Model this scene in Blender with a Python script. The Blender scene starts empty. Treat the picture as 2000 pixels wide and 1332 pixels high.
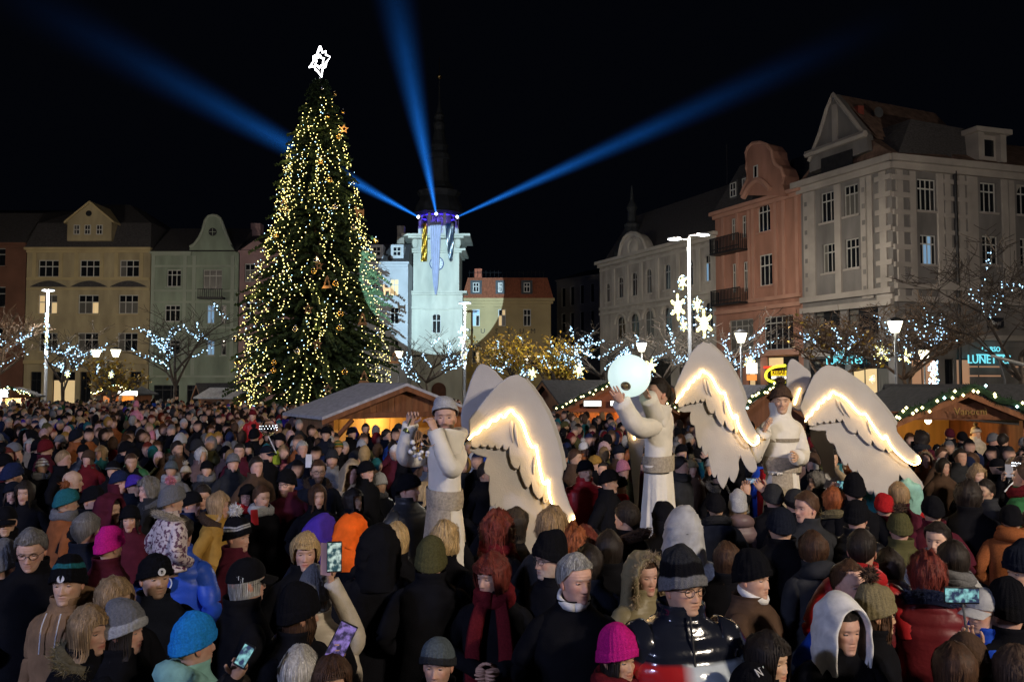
import bpy, math, random
import numpy as np
from mathutils import Vector, Matrix

random.seed(7)
RNG = np.random.default_rng(7)
SC = bpy.context.scene
COL = SC.collection
PI = math.pi

# ------------------------------------------------------------------ camera, sky, exposure
F, H, CX, CY, HOR = 1600.0, 2.75, 1000.0, 666.0, 744.0      # photo is 2000 px wide; eye height; horizon row
PITCH = math.atan((HOR - CY) / F)
cam_d = bpy.data.cameras.new('camera')
cam = bpy.data.objects.new('camera', cam_d)
COL.objects.link(cam)
cam.location = (0, 0, H)
cam.rotation_euler = (PI / 2 + PITCH, 0, 0)
cam_d.sensor_width = 36
cam_d.lens = F * 36 / 2000
cam_d.clip_start, cam_d.clip_end = 0.1, 600
SC.camera = cam

WORLD = bpy.data.worlds.new('World')
SC.world = WORLD
WORLD.use_nodes = True
_bg = WORLD.node_tree.nodes['Background']
_bg.inputs[0].default_value = (0.30, 0.40, 0.75, 1)         # the night sky over a lit town: nearly black
_bg.inputs[1].default_value = 0.0028
SC.view_settings.view_transform = 'Standard'
SC.view_settings.look = 'None'
SC.view_settings.exposure = 0.0
SC.view_settings.gamma = 1.0
SC.cycles.use_denoising = True
SC.cycles.max_bounces = 5
SC.cycles.diffuse_bounces = 2
SC.cycles.glossy_bounces = 2
SC.cycles.transmission_bounces = 3
SC.cycles.transparent_max_bounces = 8
SC.cycles.volume_bounces = 0
SC.cycles.sample_clamp_indirect = 1.0
SC.cycles.sample_clamp_direct = 0.0
SC.cycles.volume_step_rate = 4.0
SC.cycles.volume_max_steps = 96

# strengths of the lamps that are built further down
NEAR_POWER = (9000, 6600)
NEAR_COL = ((1.0, .85, .68), (.52, .60, 1.0))
EDGE_POWER = (4800, 7000)
SPOT_POWER = 420000
LED_POWER = 22


def at(px, py, Y):
    """World point at depth Y seen at photo pixel px, py."""
    dx, dy = (px - CX) / F, -(py - CY) / F
    c, s = math.cos(PITCH), math.sin(PITCH)
    ry, rz = c - dy * s, s + dy * c
    t = Y / ry
    return Vector((dx * t, Y, H + rz * t))


def depth_of(py, z):
    """Depth at which a point of height z shows on photo row py."""
    dy = -(py - CY) / F
    c, s = math.cos(PITCH), math.sin(PITCH)
    return (z - H) * (c - dy * s) / (s + dy * c)


# ------------------------------------------------------------------ objects and meshes
def tag(o, label=None, cat=None, group=None, kind=None):
    if label: o['label'] = label
    if cat: o['category'] = cat
    if group: o['group'] = group
    if kind: o['kind'] = kind
    return o


def empty(name, label, cat, loc=(0, 0, 0), rz=0.0, group=None):
    o = bpy.data.objects.new(name, None)
    COL.objects.link(o)
    o.empty_display_size = 0.1
    o.location = loc
    o.rotation_euler = (0, 0, rz)
    return tag(o, label, cat, group)


def link(name, me, parent=None):
    o = bpy.data.objects.new(name, me)
    COL.objects.link(o)
    if parent is not None: o.parent = parent
    return o


class MB:
    """Collects faces; build() links them as one mesh object."""
    def __init__(s):
        s.v, s.n, s.f, s.m, s.c, s.mi, s.tf = [], 0, [], [], [], 0, None

    def add(s, verts, faces, mi=None, col=None):
        verts = np.asarray(verts, float).reshape(-1, 3)
        if s.tf is not None:
            verts = verts @ s.tf[:3, :3].T + s.tf[:3, 3]
        faces = np.asarray(faces, np.int64) + s.n if not isinstance(faces, list) else [np.asarray(f) + s.n for f in faces]
        s.v.append(verts); s.n += len(verts)
        if isinstance(faces, np.ndarray): s.f.append(faces)
        else: s.f += [f.reshape(1, -1) for f in faces]
        k = sum(len(f) for f in ([faces] if isinstance(faces, np.ndarray) else [f.reshape(1, -1) for f in faces]))
        s.m.append(np.full(k, s.mi if mi is None else mi, np.int32))
        if col is None: col = np.ones((len(verts), 3))
        col = np.asarray(col, float)
        if col.ndim == 1: col = np.tile(col, (len(verts), 1))
        s.c.append(col)
        return s

    def box(s, lo, hi, mi=None, col=None):
        x0, y0, z0 = lo; x1, y1, z1 = hi
        v = [(x0, y0, z0), (x1, y0, z0), (x1, y1, z0), (x0, y1, z0), (x0, y0, z1), (x1, y0, z1), (x1, y1, z1), (x0, y1, z1)]
        return s.add(v, np.array([(0, 3, 2, 1), (4, 5, 6, 7), (0, 1, 5, 4), (1, 2, 6, 5), (2, 3, 7, 6), (3, 0, 4, 7)]), mi, col)

    def grid(s, P, closed=True, cap0=False, cap1=False, mi=None, col=None):
        """P: rows x cols x 3, joined into quads; closed: columns wrap round."""
        P = np.asarray(P, float)
        nr, nc = P.shape[:2]
        idx = np.arange(nr * nc).reshape(nr, nc)
        a = idx if closed else idx[:, :-1]
        b = np.roll(idx, -1, 1) if closed else idx[:, 1:]
        q = np.stack([a[:-1], b[:-1], b[1:], a[1:]], -1).reshape(-1, 4)
        c = None if col is None else np.asarray(col, float)
        if c is not None and c.ndim == 3: c = c.reshape(-1, 3)
        faces = q
        s.add(P.reshape(-1, 3), faces, mi, c)
        base = s.n - nr * nc
        k = s.mi if mi is None else mi
        if cap0: s.f.append((base + idx[0][::-1]).reshape(1, -1)); s.m.append(np.array([k], np.int32))
        if cap1: s.f.append((base + idx[-1]).reshape(1, -1)); s.m.append(np.array([k], np.int32))
        return s

    def tube(s, pts, rad, n=6, mi=None, col=None, cap=True, flat=1.0):
        pts = np.asarray(pts, float)
        rad = np.full(len(pts), rad, float) if np.isscalar(rad) else np.asarray(rad, float)
        t = np.gradient(pts, axis=0)
        t /= np.linalg.norm(t, axis=1, keepdims=True) + 1e-9
        ref = np.array([0, 0, 1.0]) if abs(t[len(t) // 2][2]) < 0.9 else np.array([0, 1.0, 0])
        u = np.cross(t, ref); u /= np.linalg.norm(u, axis=1, keepdims=True) + 1e-9
        w = np.cross(t, u)
        a = np.linspace(0, 2 * PI, n, endpoint=False)
        P = pts[:, None] + rad[:, None, None] * (np.cos(a)[None, :, None] * u[:, None] + flat * np.sin(a)[None, :, None] * w[:, None])
        return s.grid(P, True, cap, cap, mi, col)

    def lathe(s, prof, n=12, c=(0, 0, 0), mi=None, col=None, cap=True):
        prof = np.asarray(prof, float)
        a = np.linspace(0, 2 * PI, n, endpoint=False)
        P = np.stack([prof[:, :1] * np.cos(a) + c[0], prof[:, :1] * np.sin(a) + c[1], np.repeat(prof[:, 1:], n, 1) + c[2]], -1)
        return s.grid(P, True, cap, cap, mi, col)

    def ball(s, c, r, n=10, m=7, mi=None, col=None):
        r = np.full(3, r, float) if np.isscalar(r) else np.asarray(r, float)
        ph = np.linspace(-PI / 2 + .04, PI / 2 - .04, m)
        a = np.linspace(0, 2 * PI, n, endpoint=False)
        P = np.stack([np.cos(ph)[:, None] * np.cos(a), np.cos(ph)[:, None] * np.sin(a), np.repeat(np.sin(ph)[:, None], n, 1)], -1) * r + np.asarray(c)
        return s.grid(P, True, True, True, mi, col)

    def prism(s, poly, f0, f1, mi=None):
        """poly: (u, v) outline; f0, f1 map (u, v) to the front and back point."""
        n = len(poly)
        v = [f0(*p) for p in poly] + [f1(*p) for p in poly]
        i = np.arange(n)
        sides = np.stack([i, (i + 1) % n, (i + 1) % n + n, i + n], 1)
        s.add(v, [i[::-1], i + n] + [q for q in sides], mi)
        return s

    def octas(s, C, r, mi=None, col=None):
        """many small eight-faced bulbs at once"""
        C = np.asarray(C, float)
        d = np.array([(1, 0, 0), (-1, 0, 0), (0, 1, 0), (0, -1, 0), (0, 0, 1), (0, 0, -1)], float)
        r = np.full(len(C), r, float) if np.isscalar(r) else np.asarray(r, float)
        v = (C[:, None] + d[None] * r[:, None, None]).reshape(-1, 3)
        f = np.array([(0, 2, 4), (2, 1, 4), (1, 3, 4), (3, 0, 4), (2, 0, 5), (1, 2, 5), (3, 1, 5), (0, 3, 5)])
        f = (f[None] + 6 * np.arange(len(C))[:, None, None]).reshape(-1, 3)
        c = None if col is None else np.repeat(np.asarray(col, float), 6, 0)
        return s.add(v, f, mi, c)

    def mesh(s, name, mats, smooth=True, cols=False):
        me = bpy.data.meshes.new(name)
        V = np.concatenate(s.v)
        sizes = np.concatenate([np.full(len(f), f.shape[1], np.int32) for f in s.f])
        loops = np.concatenate([f.reshape(-1) for f in s.f]).astype(np.int32)
        # material indices are stored in face order of s.m, which matches s.f except for caps (appended in step)
        mats_i = np.concatenate(s.m)
        me.vertices.add(len(V)); me.vertices.foreach_set('co', V.astype(np.float32).ravel())
        me.loops.add(len(loops)); me.loops.foreach_set('vertex_index', loops)
        me.polygons.add(len(sizes))
        st = np.concatenate([[0], np.cumsum(sizes)[:-1]]).astype(np.int32)
        me.polygons.foreach_set('loop_start', st)
        me.polygons.foreach_set('material_index', mats_i)
        me.polygons.foreach_set('use_smooth', np.full(len(sizes), smooth))
        if cols:
            at_ = me.attributes.new('Col', 'FLOAT_COLOR', 'POINT')
            C = np.concatenate(s.c)
            at_.data.foreach_set('color', np.concatenate([C, np.ones((len(C), 1))], 1).astype(np.float32).ravel())
        me.update(calc_edges=True)
        me.validate(clean_customdata=False)
        for m in (mats if isinstance(mats, (list, tuple)) else [mats]): me.materials.append(m)
        return me

    def build(s, name, mats, parent=None, smooth=False, cols=False):
        return link(name, s.mesh(name, mats, smooth, cols), parent)


def copy_tree(o, parent=None):
    c = o.copy(); COL.objects.link(c)
    if parent is not None: c.parent = parent
    for ch in o.children: copy_tree(ch, c)
    return c


def arr(*a): return np.array(a, float)


def smooth_path(pts, n):
    """Catmull-Rom through pts, n points."""
    P = np.asarray(pts, float)
    Q = np.vstack([2 * P[0] - P[1], P, 2 * P[-1] - P[-2]])
    t = np.linspace(0, len(P) - 1 - 1e-6, n)
    i = t.astype(int); u = (t - i)[:, None]
    a, b, c, d = Q[i], Q[i + 1], Q[i + 2], Q[i + 3]
    return .5 * (2 * b + (c - a) * u + (2 * a - 5 * b + 4 * c - d) * u ** 2 + (3 * b - a - 3 * c + d) * u ** 3)


# ------------------------------------------------------------------ materials
MATS = {}


def nodes_of(m):
    m.use_nodes = True
    nt = m.node_tree
    return nt, nt.nodes['Principled BSDF']


def pm(name, c, rough=.75, var=.25, scale=3.0, bump=0.0, bscale=40.0, metal=0.0, spec=.3, stretch=None, coat=0.0, dirt=None):
    """Painted, rendered or woven surface: a base colour that a noise varies, and fine relief."""
    if name in MATS: return MATS[name]
    m = bpy.data.materials.new(name); MATS[name] = m
    nt, b = nodes_of(m)
    N, L = nt.nodes.new, nt.links.new
    tc = N('ShaderNodeTexCoord'); vec = tc.outputs['Object']
    if stretch:
        mp = N('ShaderNodeMapping'); mp.inputs['Scale'].default_value = stretch
        L(vec, mp.inputs['Vector']); vec = mp.outputs['Vector']
    no = N('ShaderNodeTexNoise'); no.inputs['Scale'].default_value = scale; no.inputs['Detail'].default_value = 4
    L(vec, no.inputs['Vector'])
    mx = N('ShaderNodeMix'); mx.data_type = 'RGBA'
    d = dirt or tuple(x * (1 - var) for x in c)
    mx.inputs['A'].default_value = (*d, 1)
    mx.inputs['B'].default_value = (*[min(1, x * (1 + var)) for x in c], 1)
    rp = N('ShaderNodeMapRange'); rp.inputs['From Min'].default_value = .3; rp.inputs['From Max'].default_value = .7
    L(no.outputs['Fac'], rp.inputs['Value']); L(rp.outputs[0], mx.inputs['Factor'])
    L(mx.outputs['Result'], b.inputs['Base Color'])
    b.inputs['Roughness'].default_value = rough
    b.inputs['Metallic'].default_value = metal
    b.inputs['Specular IOR Level'].default_value = spec
    if coat: b.inputs['Coat Weight'].default_value = coat
    if bump:
        n2 = N('ShaderNodeTexNoise'); n2.inputs['Scale'].default_value = bscale; n2.inputs['Detail'].default_value = 3
        L(vec, n2.inputs['Vector'])
        bp = N('ShaderNodeBump'); bp.inputs['Strength'].default_value = bump; bp.inputs['Distance'].default_value = .02
        L(n2.outputs['Fac'], bp.inputs['Height']); L(bp.outputs['Normal'], b.inputs['Normal'])
    return m


def em(name, c, s, sample=True):
    """A thing that gives off light."""
    if name in MATS: return MATS[name]
    m = bpy.data.materials.new(name); MATS[name] = m
    nt, b = nodes_of(m)
    b.inputs['Base Color'].default_value = (*[x * .5 for x in c], 1)
    b.inputs['Emission Color'].default_value = (*c, 1)
    b.inputs['Emission Strength'].default_value = s
    if not sample: m.cycles.emission_sampling = 'NONE'
    return m


def colmat(name, rough=.7, spec=.3, bump=0.0, bscale=60, emis=0.0, sss=0.0, var=.0, vscale=30, stretch=None, metal=0.0, sheen=0.0, wave=None):
    """Base colour read from the mesh's own colours (skin, far coats, bulbs, leaves)."""
    if name in MATS: return MATS[name]
    m = bpy.data.materials.new(name); MATS[name] = m
    nt, b = nodes_of(m)
    N, L = nt.nodes.new, nt.links.new
    a = N('ShaderNodeAttribute'); a.attribute_name = 'Col'
    src = a.outputs['Color']
    tc = N('ShaderNodeTexCoord'); vec = tc.outputs['Object']
    if stretch:
        mp = N('ShaderNodeMapping'); mp.inputs['Scale'].default_value = stretch
        L(vec, mp.inputs['Vector']); vec = mp.outputs['Vector']
    if var:
        no = N('ShaderNodeTexNoise'); no.inputs['Scale'].default_value = vscale; no.inputs['Detail'].default_value = 3
        L(vec, no.inputs['Vector'])
        mr = N('ShaderNodeMapRange'); mr.inputs['From Min'].default_value = .3; mr.inputs['From Max'].default_value = .7
        mr.inputs['To Min'].default_value = 1 - var; mr.inputs['To Max'].default_value = 1 + var
        L(no.outputs['Fac'], mr.inputs['Value'])
        mx = N('ShaderNodeVectorMath'); mx.operation = 'SCALE'
        L(src, mx.inputs[0]); L(mr.outputs[0], mx.inputs['Scale']); src = mx.outputs[0]
    if emis:
        b.inputs['Base Color'].default_value = (.2, .2, .2, 1)
        L(src, b.inputs['Emission Color']); b.inputs['Emission Strength'].default_value = emis
    else:
        L(src, b.inputs['Base Color'])
    b.inputs['Roughness'].default_value = rough
    b.inputs['Metallic'].default_value = metal
    b.inputs['Specular IOR Level'].default_value = spec
    if sheen:
        b.inputs['Sheen Weight'].default_value = sheen
    if bump:
        if wave:
            n2 = N('ShaderNodeTexWave'); n2.inputs['Scale'].default_value = wave; n2.inputs['Distortion'].default_value = 1.5
            n2.bands_direction = 'Z'
        else:
            n2 = N('ShaderNodeTexNoise'); n2.inputs['Detail'].default_value = 3; n2.inputs['Scale'].default_value = bscale
        L(vec, n2.inputs['Vector'])
        bp = N('ShaderNodeBump'); bp.inputs['Strength'].default_value = bump; bp.inputs['Distance'].default_value = .01
        L(n2.outputs['Fac'], bp.inputs['Height']); L(bp.outputs['Normal'], b.inputs['Normal'])
    return m


def lamp(kind, loc, power, color, size=.1, target=None, parent=None, cone=None, blend=.0, name='lamp_light'):
    d = bpy.data.lights.new(name, kind)
    d.energy = power; d.color = color
    if kind == 'POINT': d.shadow_soft_size = size
    if kind == 'SPOT':
        d.spot_size = cone; d.spot_blend = blend; d.shadow_soft_size = size
    if kind == 'AREA':
        d.shape = 'DISK'; d.size = size
    o = bpy.data.objects.new(name, d); COL.objects.link(o)
    o.location = loc
    if target is not None:
        o.rotation_euler = (Vector(target) - Vector(loc)).to_track_quat('-Z', 'Y').to_euler()
    if parent is not None:
        o.parent = parent
    return o

# ------------------------------------------------------------------ shared materials of the place
GLASS = pm('window_glass', (.012, .014, .018), rough=.08, var=.3, scale=.4, spec=.6)
LITGLASS = em('lit_window_glass', (1.0, .72, .36), .55)
BLUEGLASS = em('blue_lit_glass', (.35, .65, 1.0), .35)
SLATE = pm('slate_roof', (.055, .052, .055), rough=.8, var=.4, scale=6, bump=.6, bscale=9, stretch=(1, 1, 3))
REDTILE = pm('red_tile', (.30, .085, .045), rough=.75, var=.35, scale=5, bump=.5, bscale=12)
BROWNTILE = pm('brown_tile', (.16, .10, .075), rough=.85, var=.4, scale=2.5, bump=.8, bscale=11)
METAL = pm('galvanised_metal', (.30, .31, .32), rough=.4, var=.12, metal=.8)
DARKMETAL = pm('dark_iron', (.03, .03, .033), rough=.5, metal=.6)
FRAME = pm('white_window_frame', (.50, .49, .46), rough=.5, var=.1)
GREYFRAME = pm('grey_window_frame', (.34, .33, .31), rough=.5, var=.1)
STONE = pm('plinth_stone', (.22, .20, .17), rough=.9, var=.35, scale=2, bump=.5, bscale=14)

# ground
g = MB(); g.box((-130, -20, -.5), (130, 190, 0))
tag(g.build('square_paving', pm('paving_stone', (.10, .095, .09), rough=.7, var=.4, scale=1.2, bump=.4, bscale=8)), kind='structure')


def fasade(name, label, ax, ay, bx, by):
    """Empty at the foot of a front from A (its west end in the picture) to B; local x runs along it, y into the house."""
    r = empty(name, label, 'building', (ax, ay, 0), math.atan2(by - ay, bx - ax))
    r['w'] = math.hypot(bx - ax, by - ay)
    return r


def uz(r, px, py):
    """Local (x, z) on the front plane of r seen at photo pixel px, py."""
    a = at(px, py, 1.0) - Vector((0, 0, H))
    th = r.rotation_euler[2]; U = Vector((math.cos(th), math.sin(th), 0)); Nn = Vector((-U.y, U.x, 0))
    O = r.location
    t = Nn.dot(O) / Nn.dot(a)
    P = a * t
    return (P - Vector((O.x, O.y, 0))).dot(U), P.z + H


def rect(r, x0, y0, x1, y1):
    a, zt = uz(r, x0, (y0)); b, _ = uz(r, x1, y0)
    _, z1 = uz(r, (x0 + x1) / 2, y0); _, z0 = uz(r, (x0 + x1) / 2, y1)
    return a, b, z0, z1


def wall(r, x0, x1, z0, z1, holes, m, depth=.28, y=0.0, name='wall'):
    mb = MB()
    xs = sorted({x0, x1, *[h[0] for h in holes], *[h[1] for h in holes]})
    zs = sorted({z0, z1, *[h[2] for h in holes], *[h[3] for h in holes]})
    xs = [x for x in xs if x0 <= x <= x1]; zs = [z for z in zs if z0 <= z <= z1]
    for i in range(len(xs) - 1):
        for j in range(len(zs) - 1):
            cx, cz = (xs[i] + xs[i + 1]) / 2, (zs[j] + zs[j + 1]) / 2
            if any(h[0] < cx < h[1] and h[2] < cz < h[3] for h in holes): continue
            mb.add([(xs[i], y, zs[j]), (xs[i + 1], y, zs[j]), (xs[i + 1], y, zs[j + 1]), (xs[i], y, zs[j + 1])], np.array([(0, 1, 2, 3)]))
    for a, b, c, d in [h[:4] for h in holes]:
        q = [(a, c), (b, c), (b, d), (a, d)]
        for k in range(4):
            p, s_ = q[k], q[(k + 1) % 4]
            mb.add([(p[0], y, p[1]), (s_[0], y, s_[1]), (s_[0], y + depth, s_[1]), (p[0], y + depth, p[1])], np.array([(0, 1, 2, 3)]))
    return mb.build(name, m, r)


def body(r, x0, x1, z1, depth, m, y=.3):
    mb = MB(); mb.box((x0, y, 0), (x1, y + depth, z1)); mb.box((x0, .002, 0), (x0 + .05, y, z1)); mb.box((x1 - .05, .002, 0), (x1, y, z1))
    return mb.build('side_wall', m, r)


_pane = MB().box((0, 0, 0), (1, 1, 1)).mesh('pane', GLASS)
_pane_lit = _pane.copy(); _pane_lit.materials[0] = LITGLASS
_pane_cur = _pane.copy(); _pane_cur.materials[0] = pm('curtained_glass', (.10, .095, .085), rough=.35, var=.6, scale=2.5, stretch=(14, 1, .5), spec=.6)
_pane_blue = _pane.copy(); _pane_blue.materials[0] = BLUEGLASS


def window(r, a, b, c, d, nx=2, rows=(.34,), fm=None, lit=(), arch=False, y=.12, sill=True, t=.07, wm=None, blue=()):
    """frame with its panes; rows: heights of the transoms as fractions from the top."""
    fm = fm or FRAME
    mb = MB()
    mb.box((a, y, c), (a + t, y + .07, d)); mb.box((b - t, y, c), (b, y + .07, d))
    mb.box((a + t, y, c), (b - t, y + .07, c + t)); mb.box((a + t, y, d - t), (b - t, y + .07, d))
    zs = [d] + [d - f * (d - c) for f in rows] + [c]
    for z in zs[1:-1]: mb.box((a + t, y + .004, z - t * .6), (b - t, y + .066, z + t * .6))
    xs = np.linspace(a, b, nx + 1)
    for x in xs[1:-1]:
        for k in range(len(zs) - 1):
            mb.box((x - t * .5, y + .008, zs[k + 1] + t * .7), (x + t * .5, y + .062, zs[k] - t * .7))
    f = mb.build('window', fm, r)
    k = 0; cu = (int(a * 37 + c * 91) * 7919) % 10 < 3; cl = (int(a * 53 + d * 29)) % 3
    for j in range(len(zs) - 1):
        for i in range(nx):
            p = link('pane', _pane_lit if k in lit else _pane_blue if k in blue else _pane_cur if cu and (cl == 0 or (cl == 1 and j > 0) or (cl == 2 and i == 0)) else _pane, f)
            p.location = (xs[i] + t * .5, y + .03, zs[j + 1] + t * .6)
            p.scale = (xs[i + 1] - xs[i] - t, .012, zs[j] - zs[j + 1] - t * 1.2)
            k += 1
    if sill:
        MB().box((a - .12, -.10, c - .12), (b + .12, y + .05, c - .002)).build('sill', wm or fm, f)
    if arch:
        sp = MB(); R = (b - a) / 2; n = 8
        for s_ in (-1, 1):
            pl = [((a + b) / 2 + s_ * R, d)] + [((a + b) / 2 + s_ * R * math.cos(q), d - R + R * math.sin(q)) for q in np.linspace(PI / 2, 0, n)]
            if s_ > 0: pl = pl[::-1]
            sp.prism(pl, lambda u, v: (u, -.003, v), lambda u, v: (u, y - .01, v))
        sp.build('arch_head', wm or fm, f)
    return f


def trim(r, boxes, m, name):
    mb = MB()
    for lo, hi in boxes: mb.box(lo, hi)
    return mb.build(name, m, r)


def cornice(r, x0, x1, z, m, k=1.0, name='cornice'):
    return trim(r, [((x0 - .1 * k, -.16 * k, z - .45 * k), (x1 + .1 * k, .02, z - .22 * k)), ((x0 - .22 * k, -.34 * k, z - .218 * k), (x1 + .22 * k, .02, z))], m, name)


def roof(r, x0, x1, prof, m, name='roof', parent=None):
    """prof: (y, z) outline carried from x0 to x1"""
    mb = MB(); mb.prism(prof, lambda u, v: (x0, u, v), lambda u, v: (x1, u, v))
    return mb.build(name, m, parent or r)


def hip(r, x0, x1, y0, y1, z0, z1, ix, iy, m, name='roof', parent=None):
    """truncated pyramid roof"""
    mb = MB()
    mb.add([(x0, y0, z0), (x1, y0, z0), (x1, y1, z0), (x0, y1, z0), (x0 + ix, y0 + iy, z1), (x1 - ix, y0 + iy, z1), (x1 - ix, y1 - iy, z1), (x0 + ix, y1 - iy, z1)],
           np.array([(0, 3, 2, 1), (4, 5, 6, 7), (0, 1, 5, 4), (1, 2, 6, 5), (2, 3, 7, 6), (3, 0, 4, 7)]))
    return mb.build(name, m, parent or r)


def outline(r, pl, y0, y1, m, name, parent=None):
    mb = MB(); mb.prism(pl, lambda u, v: (u, y0, v), lambda u, v: (u, y1, v))
    return mb.build(name, m, parent or r)


def text_mesh(s, size, extrude=.02, font_scale=1.0):
    c = bpy.data.curves.new('txt', 'FONT'); c.body = s; c.size = size; c.extrude = extrude; c.align_x = 'CENTER'
    c.resolution_u = 2
    o = bpy.data.objects.new('txt', c); COL.objects.link(o)
    me = bpy.data.meshes.new_from_object(o.evaluated_get(bpy.context.evaluated_depsgraph_get()))
    bpy.data.objects.remove(o); bpy.data.curves.remove(c)
    return me


def text(parent, s, size, loc, m, name='lettering', rz=0.0, extrude=.02, rx=PI / 2, kind=None):
    me = text_mesh(s, size, extrude); me.materials.clear(); me.materials.append(m)
    o = link(name, me, parent); o.location = loc; o.rotation_euler = (rx, 0, rz)
    return o


# ------------------------------------------------------------------ row of old houses on the far side
YR = 72.0
def xr(px, Y=YR): return (px - CX) / F * Y
def zr(py, Y=YR): return at(CX, py, Y).z

PLY = pm('yellow_plaster', (.38, .315, .19), var=.28, scale=.9, bump=.3, bscale=16, stretch=(1, 1, .3))
PLYD = pm('yellow_trim_plaster', (.46, .37, .20), var=.12, scale=.7)
PLG = pm('green_plaster', (.25, .30, .23), var=.28, scale=.9, bump=.3, bscale=16, stretch=(1, 1, .3))
PLGT = pm('pale_green_trim', (.34, .38, .31), var=.12, scale=.7)
PLR = pm('brown_red_plaster', (.16, .075, .05), var=.2, scale=.6, bump=.25, bscale=20)
PLP = pm('pink_plaster', (.34, .22, .22), var=.18, scale=.6, bump=.25, bscale=20)
PLB = pm('pale_blue_plaster', (.40, .42, .45), var=.12, scale=.6, bump=.2, bscale=20)

# brown red house at the far end of the row
B = fasade('town_house', 'dark brown red house at the end of the row beside the yellow house', xr(-120), YR, xr(45), YR)
w = B['w']; ze = zr(475)
hs = [rect(B, *q) for q in ((-70, 485, -45, 520), (-20, 485, 11, 520), (-70, 560, -45, 600), (-20, 560, 11, 600), (-20, 640, 11, 685))]
wall(B, 0, w, 0, ze, hs, PLR); body(B, 0, w, ze, 11, PLR)
for h in hs: window(B, *h, nx=2, fm=GREYFRAME, wm=PLR)
cornice(B, 0, w - .12, ze, PLR)
roof(B, 0, w, [(-.4, ze + .002), (2.5, ze + 3.2), (8, ze + 4.6), (11.3, ze + .002)], SLATE)

# yellow house
B = fasade('town_house', 'ochre yellow house with pointed dormer gable and dark mansard roof', xr(47), YR, xr(290), YR)
w = B['w']; ze = zr(484)
rows = []
for (y0, y1, xsx) in ((508, 541, ((75, 115), (156, 195), (234, 272))), (576, 613, ((75, 112), (153, 193), (232, 270))), (650, 686, ((77, 112), (152, 192), (230, 269)))):
    rows += [rect(B, a, y0, b, y1) for a, b in xsx]
gf = [rect(B, a, 726, b, 790) for a, b in ((60, 81), (103, 147), (157, 178), (188, 233), (254, 276))]
hs = rows + gf
wall(B, 0, w, 0, ze, hs, PLY); body(B, 0, w, ze, 11, PLY)
for i, h in enumerate(rows):
    window(B, *h, nx=3, rows=(.38,), wm=PLYD, lit={3: (0, 3, 5), 4: (5,)}.get(i, ()))
for i, h in enumerate(gf):
    window(B, *h, nx=2, rows=(.25,), fm=DARKMETAL, sill=False, lit=(2, 3) if i == 1 else ())
cornice(B, .1, w - .1, ze, PLYD)
_, zs1 = uz(B, 170, 545); _, zs2 = uz(B, 170, 562); _, zs3 = uz(B, 170, 708)
trim(B, [((0.05, -.12, zs1 - .1), (w - .05, .02, zs1 + .12))], PLYD, 'string_course')
trim(B, [((0.05, -.10, zs2 - .2), (w - .05, .02, zs2 - .05))], PLYD, 'string_course')
trim(B, [((0.05, -.25, zs3 - .12), (w - .05, .02, zs3 + .2))], PLYD, 'string_course')
for cx_ in (95, 174, 251):                                           # dark arched lintel panels
    a, z_ = uz(B, cx_ - 36, 560); b, _ = uz(B, cx_ + 36, 560)
    pl = [(a, z_)] + [(b + (a - b) * k / 10, z_ + .52 * math.sin(PI * k / 10)) for k in range(11)] + []
    outline(B, [(b, z_ - .02)] + [(a + (b - a) * (1 - k / 12), z_ + .52 * math.sin(PI * k / 12)) for k in range(13)] + [(a, z_ - .02)], -.06, .03, SLATE, 'lintel_panel')
for px in (62, 92, 150, 240, 285):
    pass
for px_ in (68, 120, 150, 200, 228, 277):
    u, zt = uz(B, px_, 492); _, zb = uz(B, px_, 543)
    trim(B, [((u - .16, -.07, zb), (u + .16, .02, zt))], PLYD, 'pilaster')
zm, zt = zr(432), zr(381)
hip(B, -.1, w + .1, -.25, 11.3, ze + .003, zm, .5, 1.1, SLATE)
hip(B, .5, w - .45, .9, 10.2, zm + .003, zt, 3.4, 3.2, SLATE, 'upper_roof')
a, z0 = uz(B, 135, 472); b, _ = uz(B, 221, 472); _, z1 = uz(B, 178, 434); _, zp = uz(B, 178, 399)
D = outline(B, [(a, z0), (b, z0), (b, z1), ((a + b) / 2, zp), (a, z1)], -.35, 4.2, PLY, 'dormer_gable')
for k in (-1, 1):
    mx_ = (a + b) / 2; e = mx_ + k * ((b - a) / 2 + .25)
    pl = [(mx_, zp + .02), (mx_, zp + .22), (e, z1 - .02), (e, z1 - .2)]
    outline(B, pl if k > 0 else pl[::-1], -.5, 4.2, PLYD, 'gable_coping', D)
for px_ in (155, 176, 199):
    q = rect(B, px_ - 6, 441, px_ + 6, 460)
    f = window(B, *q, nx=2, rows=(.5,), y=-.43, sill=False); f.parent = D
o = MB().lathe([(.001, 0), (.2, 0), (.26, .05), (.26, .08)], 12).build('oval_window', DARKMETAL, D)
u, v = uz(B, 178, 419); o.location = (u, -.35, v); o.rotation_euler = (PI / 2, 0, 0)

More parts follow.
